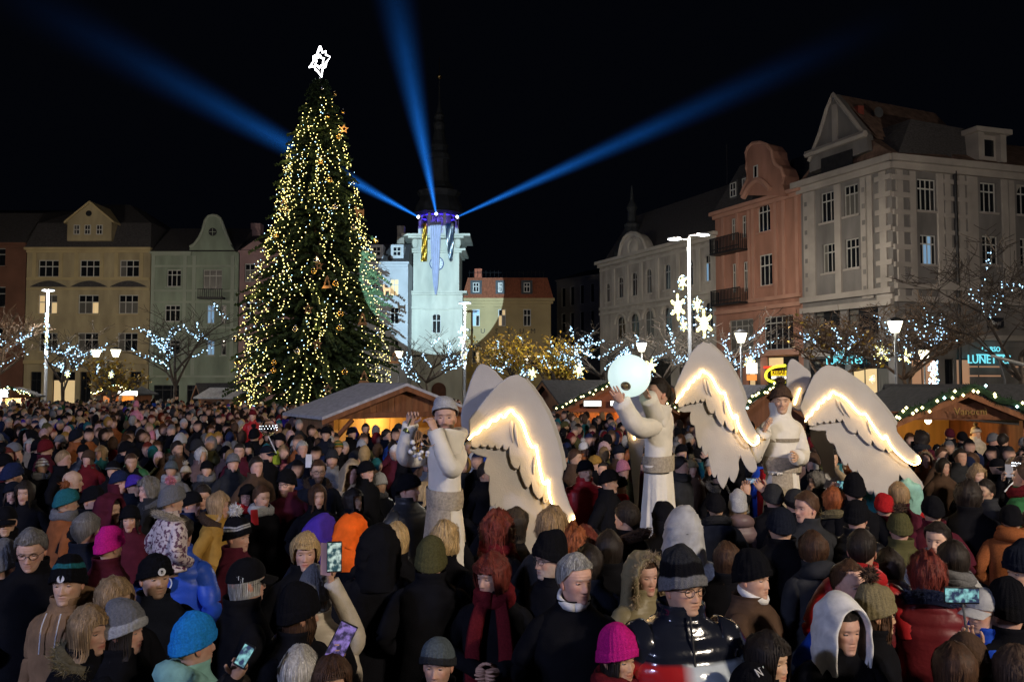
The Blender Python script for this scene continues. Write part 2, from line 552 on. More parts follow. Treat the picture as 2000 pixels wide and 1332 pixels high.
# green house with bell gable
B = fasade('town_house', 'pale green house with rounded bell shaped gable', xr(292), YR, xr(463), YR)
w = B['w']; ze = zr(492)
ws = [(326, 527, 354, 560, 3), (397, 527, 434, 566, 3), (322, 596, 352, 628, 3), (404, 596, 419, 632, 2), (432, 596, 442, 632, 1), (322, 664, 352, 692, 3), (404, 664, 419, 694, 2), (432, 664, 442, 694, 1)]
hs = [rect(B, *q[:4]) for q in ws] + [rect(B, 300, 752, 350, 800), rect(B, 365, 752, 398, 800), rect(B, 405, 752, 455, 800)]
wall(B, 0, w, 0, ze, hs, PLG); body(B, 0, w, ze, 11, PLG)
for i, (q, h) in enumerate(zip(ws, hs)):
    window(B, *h, nx=q[4], rows=(.3,), wm=PLGT, blue=(0, 1, 2, 3) if i in (3, 6) else ())
for i, h in enumerate(hs[8:]): window(B, *h, nx=3, rows=(.2,), fm=DARKMETAL, sill=False, lit=(3, 4, 5) if i == 2 else ())
cornice(B, .1, uz(B, 372, 492)[0], ze, PLGT, .8)
for py_ in (520, 568, 590, 640, 735):
    z_ = zr(py_); trim(B, [((.05, -.09, z_ - .09), (w - .05, .02, z_ + .09))], PLGT, 'string_course')
gp = [(462, 494), (452, 480), (446, 468), (440, 452), (435, 438), (431, 428), (424, 423), (416, 422), (408, 424), (402, 432), (397, 450), (390, 466), (381, 478), (372, 484), (370, 494)]
Gb = outline(B, [uz(B, *p) for p in gp], -.12, .5, PLG, 'bell_gable')
cp = [uz(B, *p) for p in gp]
mb = MB(); mb.tube([(x, -.12, z + .03) for x, z in cp[1:-1]], .13, 6); mb.build('gable_coping', PLGT, Gb)
o = MB().lathe([(.001, 0), (.30, 0), (.36, .06), (.36, .1)], 14).build('oval_window', DARKMETAL, Gb)
u, v = uz(B, 417, 454); o.location = (u, -.13, v); o.rotation_euler = (PI / 2, 0, 0)
mb = MB(); mb.box((u - .3, -.24, v - .02), (u + .3, -.225, v + .02)); mb.box((u - .02, -.243, v - .3), (u + .02, -.228, v + .3)); mb.build('oval_glazing', PLGT, Gb)
for px_ in (300, 362, 380, 455):
    u, z1 = uz(B, px_, 500); z0 = zr(735); trim(B, [((u - .16, -.06, z0 + .1), (u + .16, .02, z1))], PLGT, 'pilaster')
u0, zb = uz(B, 392, 585); u1, _ = uz(B, 440, 585); _, zt = uz(B, 415, 567)
mb = MB(); mb.box((u0, -.85, zb), (u1, -.003, zb + .15))
for x in np.linspace(u0 + .05, u1 - .05, 12): mb.box((x - .02, -.82, zb + .152), (x + .02, -.78, zt))
mb.box((u0, -.84, zt + .002), (u1, -.76, zt + .06)); mb.build('balcony', DARKMETAL, B)
roof(B, 0, w, [(-.3, ze + .003), (3.8, zr(431)), (7.5, zr(431) + .2), (11, ze + .003)], SLATE)
u, _ = uz(B, 475, 440)

# pink house partly behind the tree, and the pale house between it and the museum
B = fasade('town_house', 'dusky pink house with small pediment half behind the christmas tree', xr(465), YR, xr(612), YR)
w = B['w']; ze = zr(490)
hs = [rect(B, a, y0, a + 20, y0 + 36) for y0 in (515, 590, 660) for a in (478, 530, 575)]
wall(B, 0, w, 0, ze, hs, PLP); body(B, 0, w, ze, 11, PLP)
for h in hs: window(B, *h, nx=2, wm=PLP)
cornice(B, .1, w - .1, ze, PLP, .8)
a, z0 = uz(B, 470, 490); b, _ = uz(B, 532, 490); _, zp = uz(B, 500, 468)
outline(B, [(a, z0 + .004), (b, z0 + .004), ((a + b) / 2, zp)], -.2, 3, PLP, 'pediment')
R_ = roof(B, 0, w, [(-.3, ze + .003), (4.2, zr(440)), (7.5, zr(440)), (11, ze + .003)], SLATE)
u, z0 = uz(B, 474, 445); MB().box((u - .45, 3.6, z0 - 1.2), (u + .45, 4.6, z0 + 1.1)).build('chimney', PLP, R_)

B = fasade('town_house', 'pale blue fronted house standing between pine branches and museum tower', xr(612, 77), 77, xr(796, 77), 77)
w = B['w']; ze = zr(512, 77)
hs = [rect(B, a, y0, a + 17, y0 + 33) for y0 in (545, 600, 665) for a in (640, 690, 724, 762)]
wall(B, 0, w, 0, ze, hs, PLB); body(B, 0, w, ze, 10, PLB)
for i, h in enumerate(hs): window(B, *h, nx=2, wm=PLB, lit=(0, 1, 2, 3) if i in (3,) else ())
cornice(B, .1, w - .1, ze, PLB)
trim(B, [((.05, -.1, zr(590, 77) - .1), (w - .05, .02, zr(590, 77) + .1))], PLB, 'string_course')
R_ = roof(B, 0, w, [(-.3, ze + .003), (2.4, zr(470, 77)), (6, zr(455, 77)), (10, ze + .003)], SLATE)
for px_ in (675, 735, 775):
    u, z0 = uz(B, px_, 500); D = MB().box((u - .6, .2, z0 - .3), (u + .6, 2.4, z0 + 1.1)).build('dormer', PLB, R_)
    f = window(B, u - .4, u + .4, z0, z0 + .9, nx=2, rows=(.5,), y=.1, sill=False); f.parent = D
u, z0 = uz(B, 773, 440); MB().box((u - .35, 3.4, z0 - 1.2), (u + .35, 4.2, z0 + .6)).build('chimney', STONE, R_)

# ------------------------------------------------------------------ museum: tower and wing
YT = 80.0
TOWER = pm('pale_tower_plaster', (.48, .48, .41), var=.2, scale=.9, bump=.4, bscale=10, stretch=(1, 1, .3))
MUSY = pm('museum_yellow_plaster', (.36, .28, .14), var=.15, scale=.5, bump=.2, bscale=18)
RUST = pm('rusticated_yellow_stone', (.42, .31, .11), var=.25, scale=.9, bump=.5, bscale=10)
DOME = pm('dark_copper', (.035, .04, .045), rough=.6, var=.3, scale=2)
BLUELED = em('blue_led', (.06, .03, 1.0), 2.6)
T = fasade('museum_tower', 'pale square museum tower with dark tiered spire and blue lit gallery', xr(799, YT), YT, xr(903, YT), YT)
w = T['w']; zc = zr(460, YT); zb = zr(570, YT)
def tz(py): return zr(py, YT)
h1 = rect(T, 844, 613, 861, 651)
wall(T, 0, w, 0, zb, [h1], TOWER)
body(T, 0, w, zb, w - .3, TOWER)
window(T, *h1, nx=2, rows=(.35,), arch=True, wm=TOWER)
MB().box((.35, .1, zb), (w - .35, w - .35, tz(487))).build('upper_shaft', TOWER, T)
MB().box((.55, .3, tz(487) + .002), (w - .55, w - .55, tz(462))).build('frieze_block', TOWER, T)
for z_, k in ((zb, .45), (tz(487), .3), (zc, .75), (tz(600), .18), (tz(690), .2), (tz(540), .0)):
    if k: trim(T, [((-k * .4 + .2, -k + .15, z_ - .35), (w + k * .4 - .2, w, z_ - .17)), ((-k, -k - .05, z_ - .168), (w + k, w + .1, z_ + .05))], TOWER, 'cornice')
for k in range(9):                                                   # banded rustication of the lower stage
    z_ = tz(590) - k * .72
    if z_ < .6: break
    trim(T, [((.02, -.05, z_ - .58), (1.1, -.002, z_ - .05)), ((w - 1.1, -.05, z_ - .58), (w - .02, -.002, z_ - .05))], TOWER, 'quoin')
for u in (.5, w - .5):
    for py_ in (470, 478):
        pass
    o = MB().ball((u, .22, tz(474)), (.35, .22, .55), 8, 6).build('scroll_bracket', TOWER, T)
a, z0 = uz(T, 827, 605); b, _ = uz(T, 880, 605); _, zp = uz(T, 853, 588)
outline(T, [(a, z0), (b, z0), ((a + b) / 2, zp)], -.3, -.003, TOWER, 'pediment')
outline(T, [(a + .35, z0 + .1), (b - .35, z0 + .1), ((a + b) / 2, zp - .17)], -.303, -.25, TOWER, 'tympanum')
# clock, half hidden by the white drape
u, z_ = uz(T, 853, 515)
ck = MB().lathe([(.001, 0), (.60, 0), (.66, .06), (.66, .12)], 24).build('clock_face', pm('clock_face_white', (.6, .62, .62), var=.05), T)
ck.location = (u, .07, z_); ck.rotation_euler = (PI / 2, 0, 0)
mb = MB(); mb.tube([(.66 * math.cos(t), 0, .66 * math.sin(t)) for t in np.linspace(0, 2 * PI, 25)], .06, 5)
for k in range(12):
    c_, s_ = math.cos(k * PI / 6), math.sin(k * PI / 6); mb.tube([(.45 * c_, -.02, .45 * s_), (.57 * c_, -.02, .57 * s_)], .03, 4)
mb.tube([(0, -.03, 0), (.3, -.03, .16)], .03, 4); mb.tube([(0, -.04, 0), (-.25, -.04, .4)], .022, 4)
o = mb.build('clock_hands_and_ring', pm('dark_blue_paint', (.03, .06, .2)), T); o.location = (u, -.02, z_)
# gallery
cxT, cyT = w / 2, w / 2
gz0, gz1 = tz(455), tz(413)
mb = MB(); mb.lathe([(1.35, gz0 - .4), (1.35, gz0 + .1), (1.25, gz0 + .1), (1.25, gz1)], 8, (cxT, cyT, 0)); mb.build('gallery_core', TOWER, T)
mb = MB()
for k in range(8):
    t = PI / 8 + k * PI / 4
    x, y = cxT + 2.0 * math.cos(t), cyT + 2.0 * math.sin(t)
    mb.box((x - .13, y - .13, gz0 - .1), (x + .13, y + .13, gz1))
mb.build('gallery_columns', TOWER, T)
mb = MB()
for k in range(8):
    t0, t1 = PI / 8 + k * PI / 4, PI / 8 + (k + 1) * PI / 4
    p, q = arr(cxT + 2 * math.cos(t0), cyT + 2 * math.sin(t0)), arr(cxT + 2 * math.cos(t1), cyT + 2 * math.sin(t1))
    A = np.linspace(0, PI, 9)
    pts = [(*(p + (q - p) * (.5 - .42 * math.cos(s_))), gz1 - .75 + .6 * math.sin(s_)) for s_ in A]
    mb.tube(pts, .07, 5)
    mb.tube([(*p, gz0 + .55), (*q, gz0 + .55)], .05, 5)
mb.build('gallery_arches', TOWER, T)
mb = MB()
for k in range(8):
    t0, t1 = PI / 8 + k * PI / 4, PI / 8 + (k + 1) * PI / 4
    p, q = arr(cxT + 1.9 * math.cos(t0), cyT + 1.9 * math.sin(t0)), arr(cxT + 1.9 * math.cos(t1), cyT + 1.9 * math.sin(t1))
    mb.tube([(*(p * .9 + q * .1), gz1 - .1), (*(p * .1 + q * .9), gz1 - .1)], .05, 4)
mb.build('blue_led_strip', BLUELED, T)
S = MB(); S.lathe([(2.5, gz1), (2.75, gz1 + .15), (2.6, gz1 + .35), (2.3, tz(390)), (1.9, tz(376)), (2.15, tz(370)), (2.25, tz(365)), (1.6, tz(358)), (1.1, tz(345)), (.95, tz(320)), (.95, tz(300)), (1.2, tz(298)), (1.15, tz(290)), (.85, tz(283)), (.8, tz(276)), (1.0, tz(272)), (.7, tz(262)), (.5, tz(240)), (.62, tz(232)), (.6, tz(226)), (.38, tz(220)), (.55, tz(211)), (.3, tz(203)), (.12, tz(185)), (.05, tz(140)), (.05, tz(136))], 12, (cxT, cyT, 0))
sp = S.build('spire', DOME, T)
mb = MB(); mb.ball((cxT, cyT, tz(132)), .28, 10, 7); mb.tube([(cxT, cyT, tz(128)), (cxT, cyT, tz(92))], .03, 4); mb.build('gilded_ball', pm('gilding', (.8, .5, .15), rough=.3, metal=1.0), sp)
# drapes hung from the gallery
def drape(label, pl0, pl1, m, folds, y0):
    """pl0/pl1: left and right edge pixels from top to tip"""
    o = empty('drape', label, 'drape', T.location, T.rotation_euler[2], 'cloths hung from the tower gallery')
    L_, R2 = smooth_path([(*uz(T, *p), 0) for p in pl0], 24), smooth_path([(*uz(T, *p), 0) for p in pl1], 24)
    rowsP = []
    for i in range(24):
        t = np.linspace(0, 1, 30)
        x = L_[i, 0] + (R2[i, 0] - L_[i, 0]) * t; z = L_[i, 1] + (R2[i, 1] - L_[i, 1]) * t
        y = y0 - .10 + .09 * np.sin(t * PI * 2 * folds + .05 * i) + .05 * np.sin(i * .8 + t * 7)
        rowsP.append(np.stack([x, y, z], -1))
    P = np.array(rowsP); Q = P.copy(); Q[..., 1] += .015
    mb = MB(); mb.grid(P, False); mb.grid(Q[:, ::-1], False)
    mb.build('cloth', m, o, smooth=True)
drape('gold foil cloth hanging from the blue lit gallery', [(828, 440), (826, 480), (824, 514)], [(836, 440), (837, 480), (836, 514)], pm('gold_foil', (.75, .52, .10), rough=.22, metal=1.0, var=.3, scale=3, bump=.7, bscale=5), 2, -1.0)
drape('long white sheer cloth covering the clock', [(842, 438), (844, 500), (848, 555), (852, 578)], [(864, 438), (861, 500), (858, 555), (855, 578)], pm('white_sheer', (.38, .41, .56), var=.08), 5, -1.1)
drape('crumpled silver foil cloth beside the long white cloth', [(871, 440), (874, 480), (878, 508), (881, 514)], [(889, 440), (888, 480), (886, 506), (884, 514)], pm('silver_foil', (.72, .80, .92), rough=.18, metal=1.0, var=.2, scale=3, bump=.9, bscale=4), 3, -1.0)

W_ = fasade('museum_wing', 'two storey yellow museum wing with red mansard roof lettered on its front', xr(904, 82), 82, xr(1076, 82), 82)
w = W_['w']
def wz(py): return zr(py, 82)
ze = wz(583)
up = [rect(W_, a, 604, a + 15, 637) for a in (922, 973, 1022)]
dn = [rect(W_, a, 672, a + 15, 709) for a in (922, 973, 1022)]
wall(W_, 0, w, 0, ze, up + dn, MUSY); body(W_, 0, w, ze, 11, MUSY)
for i, h in enumerate(up + dn):
    f = window(W_, *h, nx=2, rows=(.36,), wm=MUSY, lit=(1, 2) if i == 1 else (3,) if i == 3 else (), blue=(0, 1, 2) if i == 0 else ())
    a, b, c, d = h
    trim(W_, [((a - .35, -.07, c - .1), (a - .05, .01, d + .2)), ((b + .05, -.07, c - .1), (b + .35, .01, d + .2)), ((a - .5, -.2, d + .22), (b + .5, .01, d + .45))], MUSY, 'window_surround')
cornice(W_, .1, w + .1, ze, MUSY, 1.2)
trim(W_, [((.02, -.1, wz(655) - .1), (w, .02, wz(655) + .12))], MUSY, 'string_course')
z_ = wz(716)
k = 0
while z_ > .4:
    trim(W_, [((.05 + j * 1.45 + (k % 2) * .7, -.06, z_ - .52), (.05 + j * 1.45 + (k % 2) * .7 + 1.38, -.003, z_ - .04)) for j in range(-(0), 5) if .05 + j * 1.45 + (k % 2) * .7 + 1.38 < w], RUST, 'stone_course')
    z_ -= .56; k += 1
BLK = pm('black_lettering', (.012, .012, .012), rough=.5)
sg = empty('museum_lettering', 'spaced dark capital letters above the ground floor of the museum wing', 'sign', W_.location, 0)
for ch, px_ in zip('MUSEUM', (920, 943, 970, 994, 1019, 1041)):
    u, z0 = uz(W_, px_, 651); text(sg, ch, .68, (u, -.03, z0), BLK, 'letter')
zm = wz(541)
ms = hip(W_, -.1, w + .25, -.35, 11.3, ze + .004, zm, .55, 1.0, pm('red_mansard_tile', (.22, .07, .035), var=.3, scale=4, bump=.5, bscale=14, stretch=(2, 1, 1)), 'mansard_roof')
hip(W_, .42, w - .28, .62, 10.3, zm + .003, wz(534), 2, 3, pm('zinc_cap', (.22, .25, .30), var=.15), 'roof_cap')
mb = MB()
for x in np.arange(.6, w - .5, .42): mb.tube([(x, .8, zm + .1), (x, .8, zm + .75)], .025, 4)
mb.tube([(.5, .8, zm + .55), (w - .5, .8, zm + .55)], .025, 4); mb.build('roof_cresting', DARKMETAL, ms)
for px_, wd in ((930, 11), (977, 9), (1029, 11)):
    a, z1 = uz(W_, px_ - wd, 548); b, z0 = uz(W_, px_ + wd, 577)
    D = MB().box((a, -.15, z0), (b, 2.2, z1)).build('dormer', DOME, ms)
    f = window(W_, a + .25, b - .25, z0 + .3, z1 - .25, nx=2, rows=(.4,), y=-.24, sill=False); f.parent = D
u, z0 = uz(W_, 933, 540); MB().box((u - .38, 1.2, z0 - .2), (u + .38, 2.0, z0 + .95)).build('chimney', REDTILE, ms)
# round topped door of the museum
u, z0 = uz(T, 857, 790)
dr = MB(); dr.prism([(u - .7, .05), (u + .7, .05)] + [(u + .7 * math.cos(t), 1.9 + .7 * math.sin(t)) for t in np.linspace(0, PI, 12)], lambda a, b: (a, -.12, b), lambda a, b: (a, -.004, b))
dr.build('arched_door', pm('dark_wood_door', (.10, .035, .02), rough=.5), T)

# far grey house
B = fasade('town_house', 'plain grey house in shadow beyond the museum wing', 5.6, 102, 11.2, 95)
w = B['w']; ze = uz(B, 1090, 547)[1]
hs = []
for y0, y1, dy in ((562, 600, 6), (612, 650, 4), (662, 696, 2)):
    for k, a in enumerate((1096, 1113, 1132, 1152)): hs.append(rect(B, a, y0 - k * dy / 2, a + 8, y1 - k * dy / 2))
PGD = pm('grey_render', (.16, .15, .14), var=.2, scale=.6)
wall(B, 0, w, 0, ze, hs, PGD); body(B, 0, w, ze, 10, PGD)
for h in hs: window(B, *h, nx=1, rows=(), fm=GREYFRAME, sill=False, wm=PGD)
cornice(B, 0, w, ze, PGD, .6)
roof(B, 0, w, [(-.2, ze + .003), (5, ze + 1.6), (10, ze + .003)], SLATE)

# ------------------------------------------------------------------ the side of the square that comes towards us
PLW = pm('pale_stucco', (.40, .37, .33), var=.32, scale=1.0, bump=.5, bscale=9, stretch=(1, 1, .35))
PLWT = pm('pale_stucco_trim', (.46, .43, .38), var=.15, scale=.7, bump=.25, bscale=12)
A0, A1 = (8.4, 78.0), (15.5, 62.0)
B = fasade('town_house', 'pale ornate stucco house with semicircular gable and corner turret', *A0, *A1)
w = B['w']; ze = uz(B, 1172, 512)[1]
wn = [(1183, 1191, 553, 590), (1207, 1217, 541, 582), (1233, 1244, 532, 578), (1261, 1272, 525, 573), (1297, 1309, 516, 566), (1341, 1353, 507, 558), (1376, 1387, 498, 550)]
hs = [rect(B, a, y0, b, y1) for a, b, y0, y1 in wn]
lo = [rect(B, a, y0, b, y1) for a, b, y0, y1 in ((1205, 1221, 618, 662), (1231, 1248, 612, 660), (1259, 1277, 606, 658), (1297, 1312, 600, 655), (1341, 1357, 594, 652), (1376, 1392, 590, 650))]
gf = [rect(B, a, 700, b, 770) for a, b in ((1190, 1215), (1225, 1260), (1270, 1310), (1325, 1385))]
wall(B, 0, w, 0, ze, hs + lo + gf, PLW); body(B, 0, w, ze, 10, PLW)
for i, h in enumerate(hs): window(B, *h, nx=2, rows=(.3,), arch=True, fm=GREYFRAME, wm=PLWT, blue=(2, 4) if i == 6 else ())
for h in lo: window(B, *h, nx=2, rows=(.35,), arch=True, fm=GREYFRAME, wm=PLWT)
for h in gf: window(B, *h, nx=2, rows=(.2,), fm=DARKMETAL, sill=False)
cornice(B, 0, w, ze, PLWT, 1.3)
for px_, py_ in ((1180, 603), (1180, 613), (1180, 668)):
    z_ = uz(B, px_, py_)[1]; trim(B, [((.05, -.16, z_ - .12), (w - .05, .02, z_ + .12))], PLWT, 'string_course')
z_ = uz(B, 1180, 528)[1]; trim(B, [((.05, -.07, z_ - .1), (w - .05, .02, z_ + .1))], PLWT, 'string_course')
for h in lo:                                                          # moulded arches over the first floor
    c_, R2 = (h[0] + h[1]) / 2, (h[1] - h[0]) / 2 + .25
    mb = MB(); mb.tube([(c_ + R2 * math.cos(t), -.08, h[3] - R2 + .25 + R2 * math.sin(t)) for t in np.linspace(0, PI, 11)], .13, 5); mb.build('arch_moulding', PLWT, B)
for i in range(len(hs) - 1):
    x = (hs[i][1] + hs[i + 1][0]) / 2; z0, z1 = uz(B, 1180, 600)[1], uz(B, 1180, 530)[1]
    trim(B, [((x - .22, -.09, z0), (x + .22, .02, z1))], PLWT, 'pilaster')
gpx = [(1268, 492), (1266, 482), (1261, 470), (1254, 461), (1247, 457), (1239, 456), (1231, 459), (1224, 466), (1219, 477), (1216, 490), (1214, 502)]
Gb = outline(B, [uz(B, *p) for p in gpx], -.25, .6, PLW, 'semicircular_gable')
mb = MB(); mb.tube([(x, -.25, z) for x, z in [uz(B, *p) for p in gpx]], .2, 6); mb.build('gable_coping', PLWT, Gb)
u, v = uz(B, 1241, 483); o = MB().lathe([(.001, .1), (.25, .12), (.6, .0), (.75, .12), (.9, 0)], 14).build('relief_ornament', PLWT, Gb); o.location = (u, -.28, v); o.rotation_euler = (PI / 2, 0, 0)
roof(B, 0, w, [(.4, ze + .003), (3.6, ze + 4.6), (6, ze + 4.8), (10, ze + .003)], SLATE)
x_, _ = uz(B, 1199, 500)
mb = MB(); mb.lathe([(1.7, ze), (1.75, ze + .6), (1.5, ze + 1.4), (.9, ze + 2.4), (.7, ze + 3.0), (.75, ze + 3.3), (.45, ze + 3.6), (.4, ze + 4.6), (.55, ze + 4.9), (.2, ze + 5.6), (.06, ze + 7.0)], 10, (x_, 2.0, 0)); mb.build('corner_turret', DOME, B)
mb = MB(); mb.tube([(w * .80, 4, ze + 4), (w * .80, 4, ze + 8.2)], .05, 4); mb.build('roof_mast', DARKMETAL, B)

# salmon house
PLS = pm('salmon_plaster', (.35, .175, .125), var=.28, scale=.9, bump=.4, bscale=12, stretch=(1, 1, .3))
PLST = pm('pale_salmon_trim', (.42, .23, .17), var=.14, scale=.7, bump=.2, bscale=16)
A2 = (19.15, 53.8)
B = fasade('town_house', 'salmon pink house with two iron balconies and a shaped gable', *A1, *A2)
w = B['w']; ze = uz(B, 1400, 415)[1]
wl = [(1427, 1436, 427, 470), (1448, 1457, 421, 465), (1429, 1438, 515, 572), (1451, 1460, 511, 570)]
wr = [(1479, 1504, 397, 453), (1482, 1508, 497, 558)]
gw = [(1424, 1471, 624, 690), (1491, 1549, 617, 683)]
hs = [rect(B, a, y0, b, y1) for a, b, y0, y1 in wl + wr + gw]
sh = [rect(B, 1405, 700, 1440, 760), rect(B, 1460, 698, 1485, 765), rect(B, 1497, 696, 1560, 765)]
wall(B, 0, w, 0, ze, hs + sh, PLS); body(B, 0, w, ze, 10, PLS)
for h in hs[:4]: window(B, *h, nx=2, rows=(.3,), wm=PLST)
window(B, *hs[4], nx=3, rows=(.3,), arch=True, wm=PLST); window(B, *hs[5], nx=3, rows=(.35,), wm=PLST)
window(B, *hs[6], nx=4, rows=(.2,), fm=GREYFRAME, wm=PLST); window(B, *hs[7], nx=5, rows=(.2,), fm=GREYFRAME, wm=PLST)
for i, h in enumerate(sh): window(B, *h, nx=2, rows=(.3,), fm=DARKMETAL, sill=False, lit=(0,) if i == 2 else (2,) if i == 1 else ())
cornice(B, 0, w, ze, PLST, 1.2)
for px_, py_ in ((1400, 612), (1400, 597), (1400, 695)):
    z_ = uz(B, px_, py_)[1]; trim(B, [((.05, -.22, z_ - .15), (w - .05, .02, z_ + .12))], PLST, 'string_course')
xb, _ = uz(B, 1467, 500)
for px_ in (1413, 1441, 1464, 1472, 1516, 1532, 1558):
    u, _ = uz(B, px_, 500); z1 = ze - .5; z0 = uz(B, 1400, 594)[1]; trim(B, [((u - .13, -.09, z0), (u + .13, .02, z1))], PLST, 'pilaster')
for a, b, y0, y1 in ((1405, 1462, 464, 492), (1407, 1465, 567, 593)):
    u0, u1, z0, z1 = rect(B, a, y0, b, y1)
    mb = MB(); mb.box((u0, -.95, z0 - .12), (u1, -.004, z0)); mb.box((u0, -.95, z1), (u1, -.88, z1 + .06)); mb.box((u0, -.95, z0 + .2), (u1, -.90, z0 + .26))
    for x in np.arange(u0 + .03, u1, .16): mb.box((x - .025, -.935, z0), (x + .025, -.895, z1))
    for x in (u0, u1 - .05):
        for y in np.arange(-.85, -.05, .16): mb.box((x, y - .02, z0), (x + .04, y + .02, z1))
    mb.build('balcony', DARKMETAL, B)
gpx = [(1539, 362), (1541, 345), (1535, 330), (1524, 322), (1519, 310), (1517, 296), (1508, 285), (1494, 280), (1480, 282), (1471, 290), (1467, 300), (1468, 330), (1470, 352), (1463, 366), (1457, 382), (1545, 384)]
Gb = outline(B, [uz(B, *p) for p in gpx[::-1]][::-1], -.45, .9, PLS, 'shaped_gable')
mb = MB(); mb.tube([(x, -.45, z) for x, z in [uz(B, *p) for p in gpx[:-1]]], .13, 6); mb.build('gable_coping', PLST, Gb)
q = rect(B, 1483, 325, 1491, 350); f = window(B, *q, nx=1, rows=(), y=-.55, sill=False); f.parent = Gb
a, z0 = uz(B, 1462, 388); b, _ = uz(B, 1516, 388)
pl = [(a + (b - a) * t, z0 + .95 * math.sin(PI * t)) for t in np.linspace(1, 0, 13)]
mb = MB(); mb.tube([(x, -.5, z) for x, z in pl], .22, 6); mb.build('segmental_hood', PLST, B)
R_ = hip(B, 0, uz(B, 1472, 400)[0], -.2, 9.5, ze + .003, ze + 3.6, .9, 1.9, SLATE, 'mansard_roof')
for px_, py_ in ((1431, 372), (1455, 363)):
    u, z0 = uz(B, px_, py_ + 14)
    D = MB().box((u - .42, .1, z0 - .1), (u + .42, 2, z0 + 1.25)).build('dormer', SLATE, R_)
    f = window(B, u - .33, u + .33, z0 + .05, z0 + 1.1, nx=2, rows=(.5,), y=.01, sill=False); f.parent = D
roof(B, uz(B, 1472, 400)[0], w, [(.9, ze + .003), (3.5, ze + 3.4), (6, ze + 3.6), (9.8, ze + .003)], SLATE)

# grey corner house: two fronts meeting at the corner
PGR = pm('grey_brown_render', (.165, .155, .15), var=.28, scale=.9, bump=.5, bscale=10, stretch=(1, 1, .3))
PGT = pm('light_grey_trim', (.33, .30, .275), var=.16, scale=.8, bump=.25, bscale=14)
A3 = (22.1, 47.2)
G = fasade('corner_house', 'large grey corner house with steep gable and brown tiled roof', *A2, *A3)
w = G['w']; ze = uz(G, 1570, 356)[1]
NF_ = GREYFRAME
wn = [(1602, 1629, 375, 434), (1647, 1675, 361, 421), (1606, 1630, 476, 533), (1650, 1677, 466, 524)]
hs = [rect(G, a, y0, b, y1) for a, b, y0, y1 in wn]
gs = [rect(G, 1590, 605, 1640, 655), rect(G, 1655, 600, 1715, 655), rect(G, 1580, 700, 1650, 770), rect(G, 1662, 700, 1735, 775)]
wall(G, 0, w, 0, ze, hs + gs, PGR); body(G, 0, w, ze, 9, PGR)
for i, h in enumerate(hs): window(G, *h, nx=3, rows=(.3,), fm=NF_, wm=PGT)
for i, h in enumerate(gs): window(G, *h, nx=3, rows=(.25,), fm=DARKMETAL, sill=False, lit=(3, 4) if i == 3 else ())
cornice(G, 0, w, ze, PGT, 1.7)
for px_ in (1577, 1588, 1638, 1690, 1700, 1727):
    u, _ = uz(G, px_, 450); z1 = ze - .8; z0 = uz(G, px_, 583)[1]; trim(G, [((u - .24, -.12, z0), (u + .24, .02, z1))], PGT, 'pilaster')
    for k in range(7):
        zz = z0 + (z1 - z0) * (k + .6) / 7.4
        if px_ in (1577, 1690): trim(G, [((u - .1, -.15, zz - .14), (u + .1, -.122, zz + .14))], PGR, 'pilaster_boss')
for px_, py_ in ((1640, 578), (1640, 600)):
    z_ = uz(G, px_, py_)[1]; trim(G, [((.02, -.3, z_ - .2), (w, .02, z_ + .15))], PGT, 'string_course')
zb = uz(G, 1700, 690)[1]; trim(G, [((.02, -.2, zb - .1), (w, .02, zb + .15))], PGT, 'string_course')
# banded corner pilaster
for k in range(12):
    zz = ze - 1.2 - k * 1.0
    if zz > uz(G, 1740, 583)[1]: trim(G, [((w - 1.1, -.16, zz - .15), (w + .02, .02, zz + .15))], PGT, 'corner_band')
# steep gable over this front
gpx = [(1582, 338), (1584, 318), (1592, 300), (1604, 262), (1618, 215), (1630, 184), (1644, 200), (1662, 225), (1680, 246), (1684, 258), (1690, 268), (1700, 268), (1704, 296), (1582, 340)]
Gb = outline(G, [uz(G, *p) for p in [(1583, 338), (1700, 294), (1692, 262), (1680, 246), (1662, 225), (1644, 200), (1630, 184), (1618, 215), (1604, 262), (1590, 302), (1583, 314)]], -.1, .5, PGR, 'steep_gable')
mb = MB(); mb.tube([(x, -.14, z) for x, z in [uz(G, *p) for p in ((1583, 316), (1604, 262), (1618, 215), (1630, 185), (1662, 225), (1690, 262))]], .15, 5); mb.build('gable_coping', PGT, Gb)
pl = [uz(G, *p) for p in ((1580, 304), (1696, 262))]
mb = MB(); mb.tube([(pl[0][0], -.25, pl[0][1]), (pl[1][0], -.25, pl[1][1] + .0)], .22, 6); mb.build('gable_cornice', PGT, Gb)
q = rect(G, 1606, 312, 1668, 338); MB().box((q[0], -.12, q[2] + .1), (q[1], -.08, q[3] + .35)).build('attic_opening', DARKMETAL, Gb)
u, z1 = uz(G, 1633, 205); z0 = uz(G, 1633, 285)[1]; trim(G, [((u - .22, -.16, z0), (u + .22, -.102, z1))], PGT, 'gable_rib')
gx0, gx1 = uz(G, 1590, 300)[0], uz(G, 1692, 262)[0]; gm = uz(G, 1630, 184)
ez = uz(G, 1692, 266)[1]
mb = MB()
mb.add([(gm[0], .5, gm[1]), (gm[0], 9, gm[1]), (gx1 + .3, 9, ez), (gx1 + .3, .5, ez), (gx0 - .2, .5, ez), (gx0 - .2, 9, ez)], np.array([(0, 3, 2, 1), (0, 1, 5, 4)]))
mb.add([(gm[0], .5, gm[1] - .2), (gm[0], 9, gm[1] - .2), (gx1 + .3, 9, ez - .2), (gx1 + .3, .5, ez - .2), (gx0 - .2, .5, ez - .2), (gx0 - .2, 9, ez - .2)], np.array([(0, 1, 2, 3), (0, 4, 5, 1)]))
mb.build('gable_roof', BROWNTILE, G)
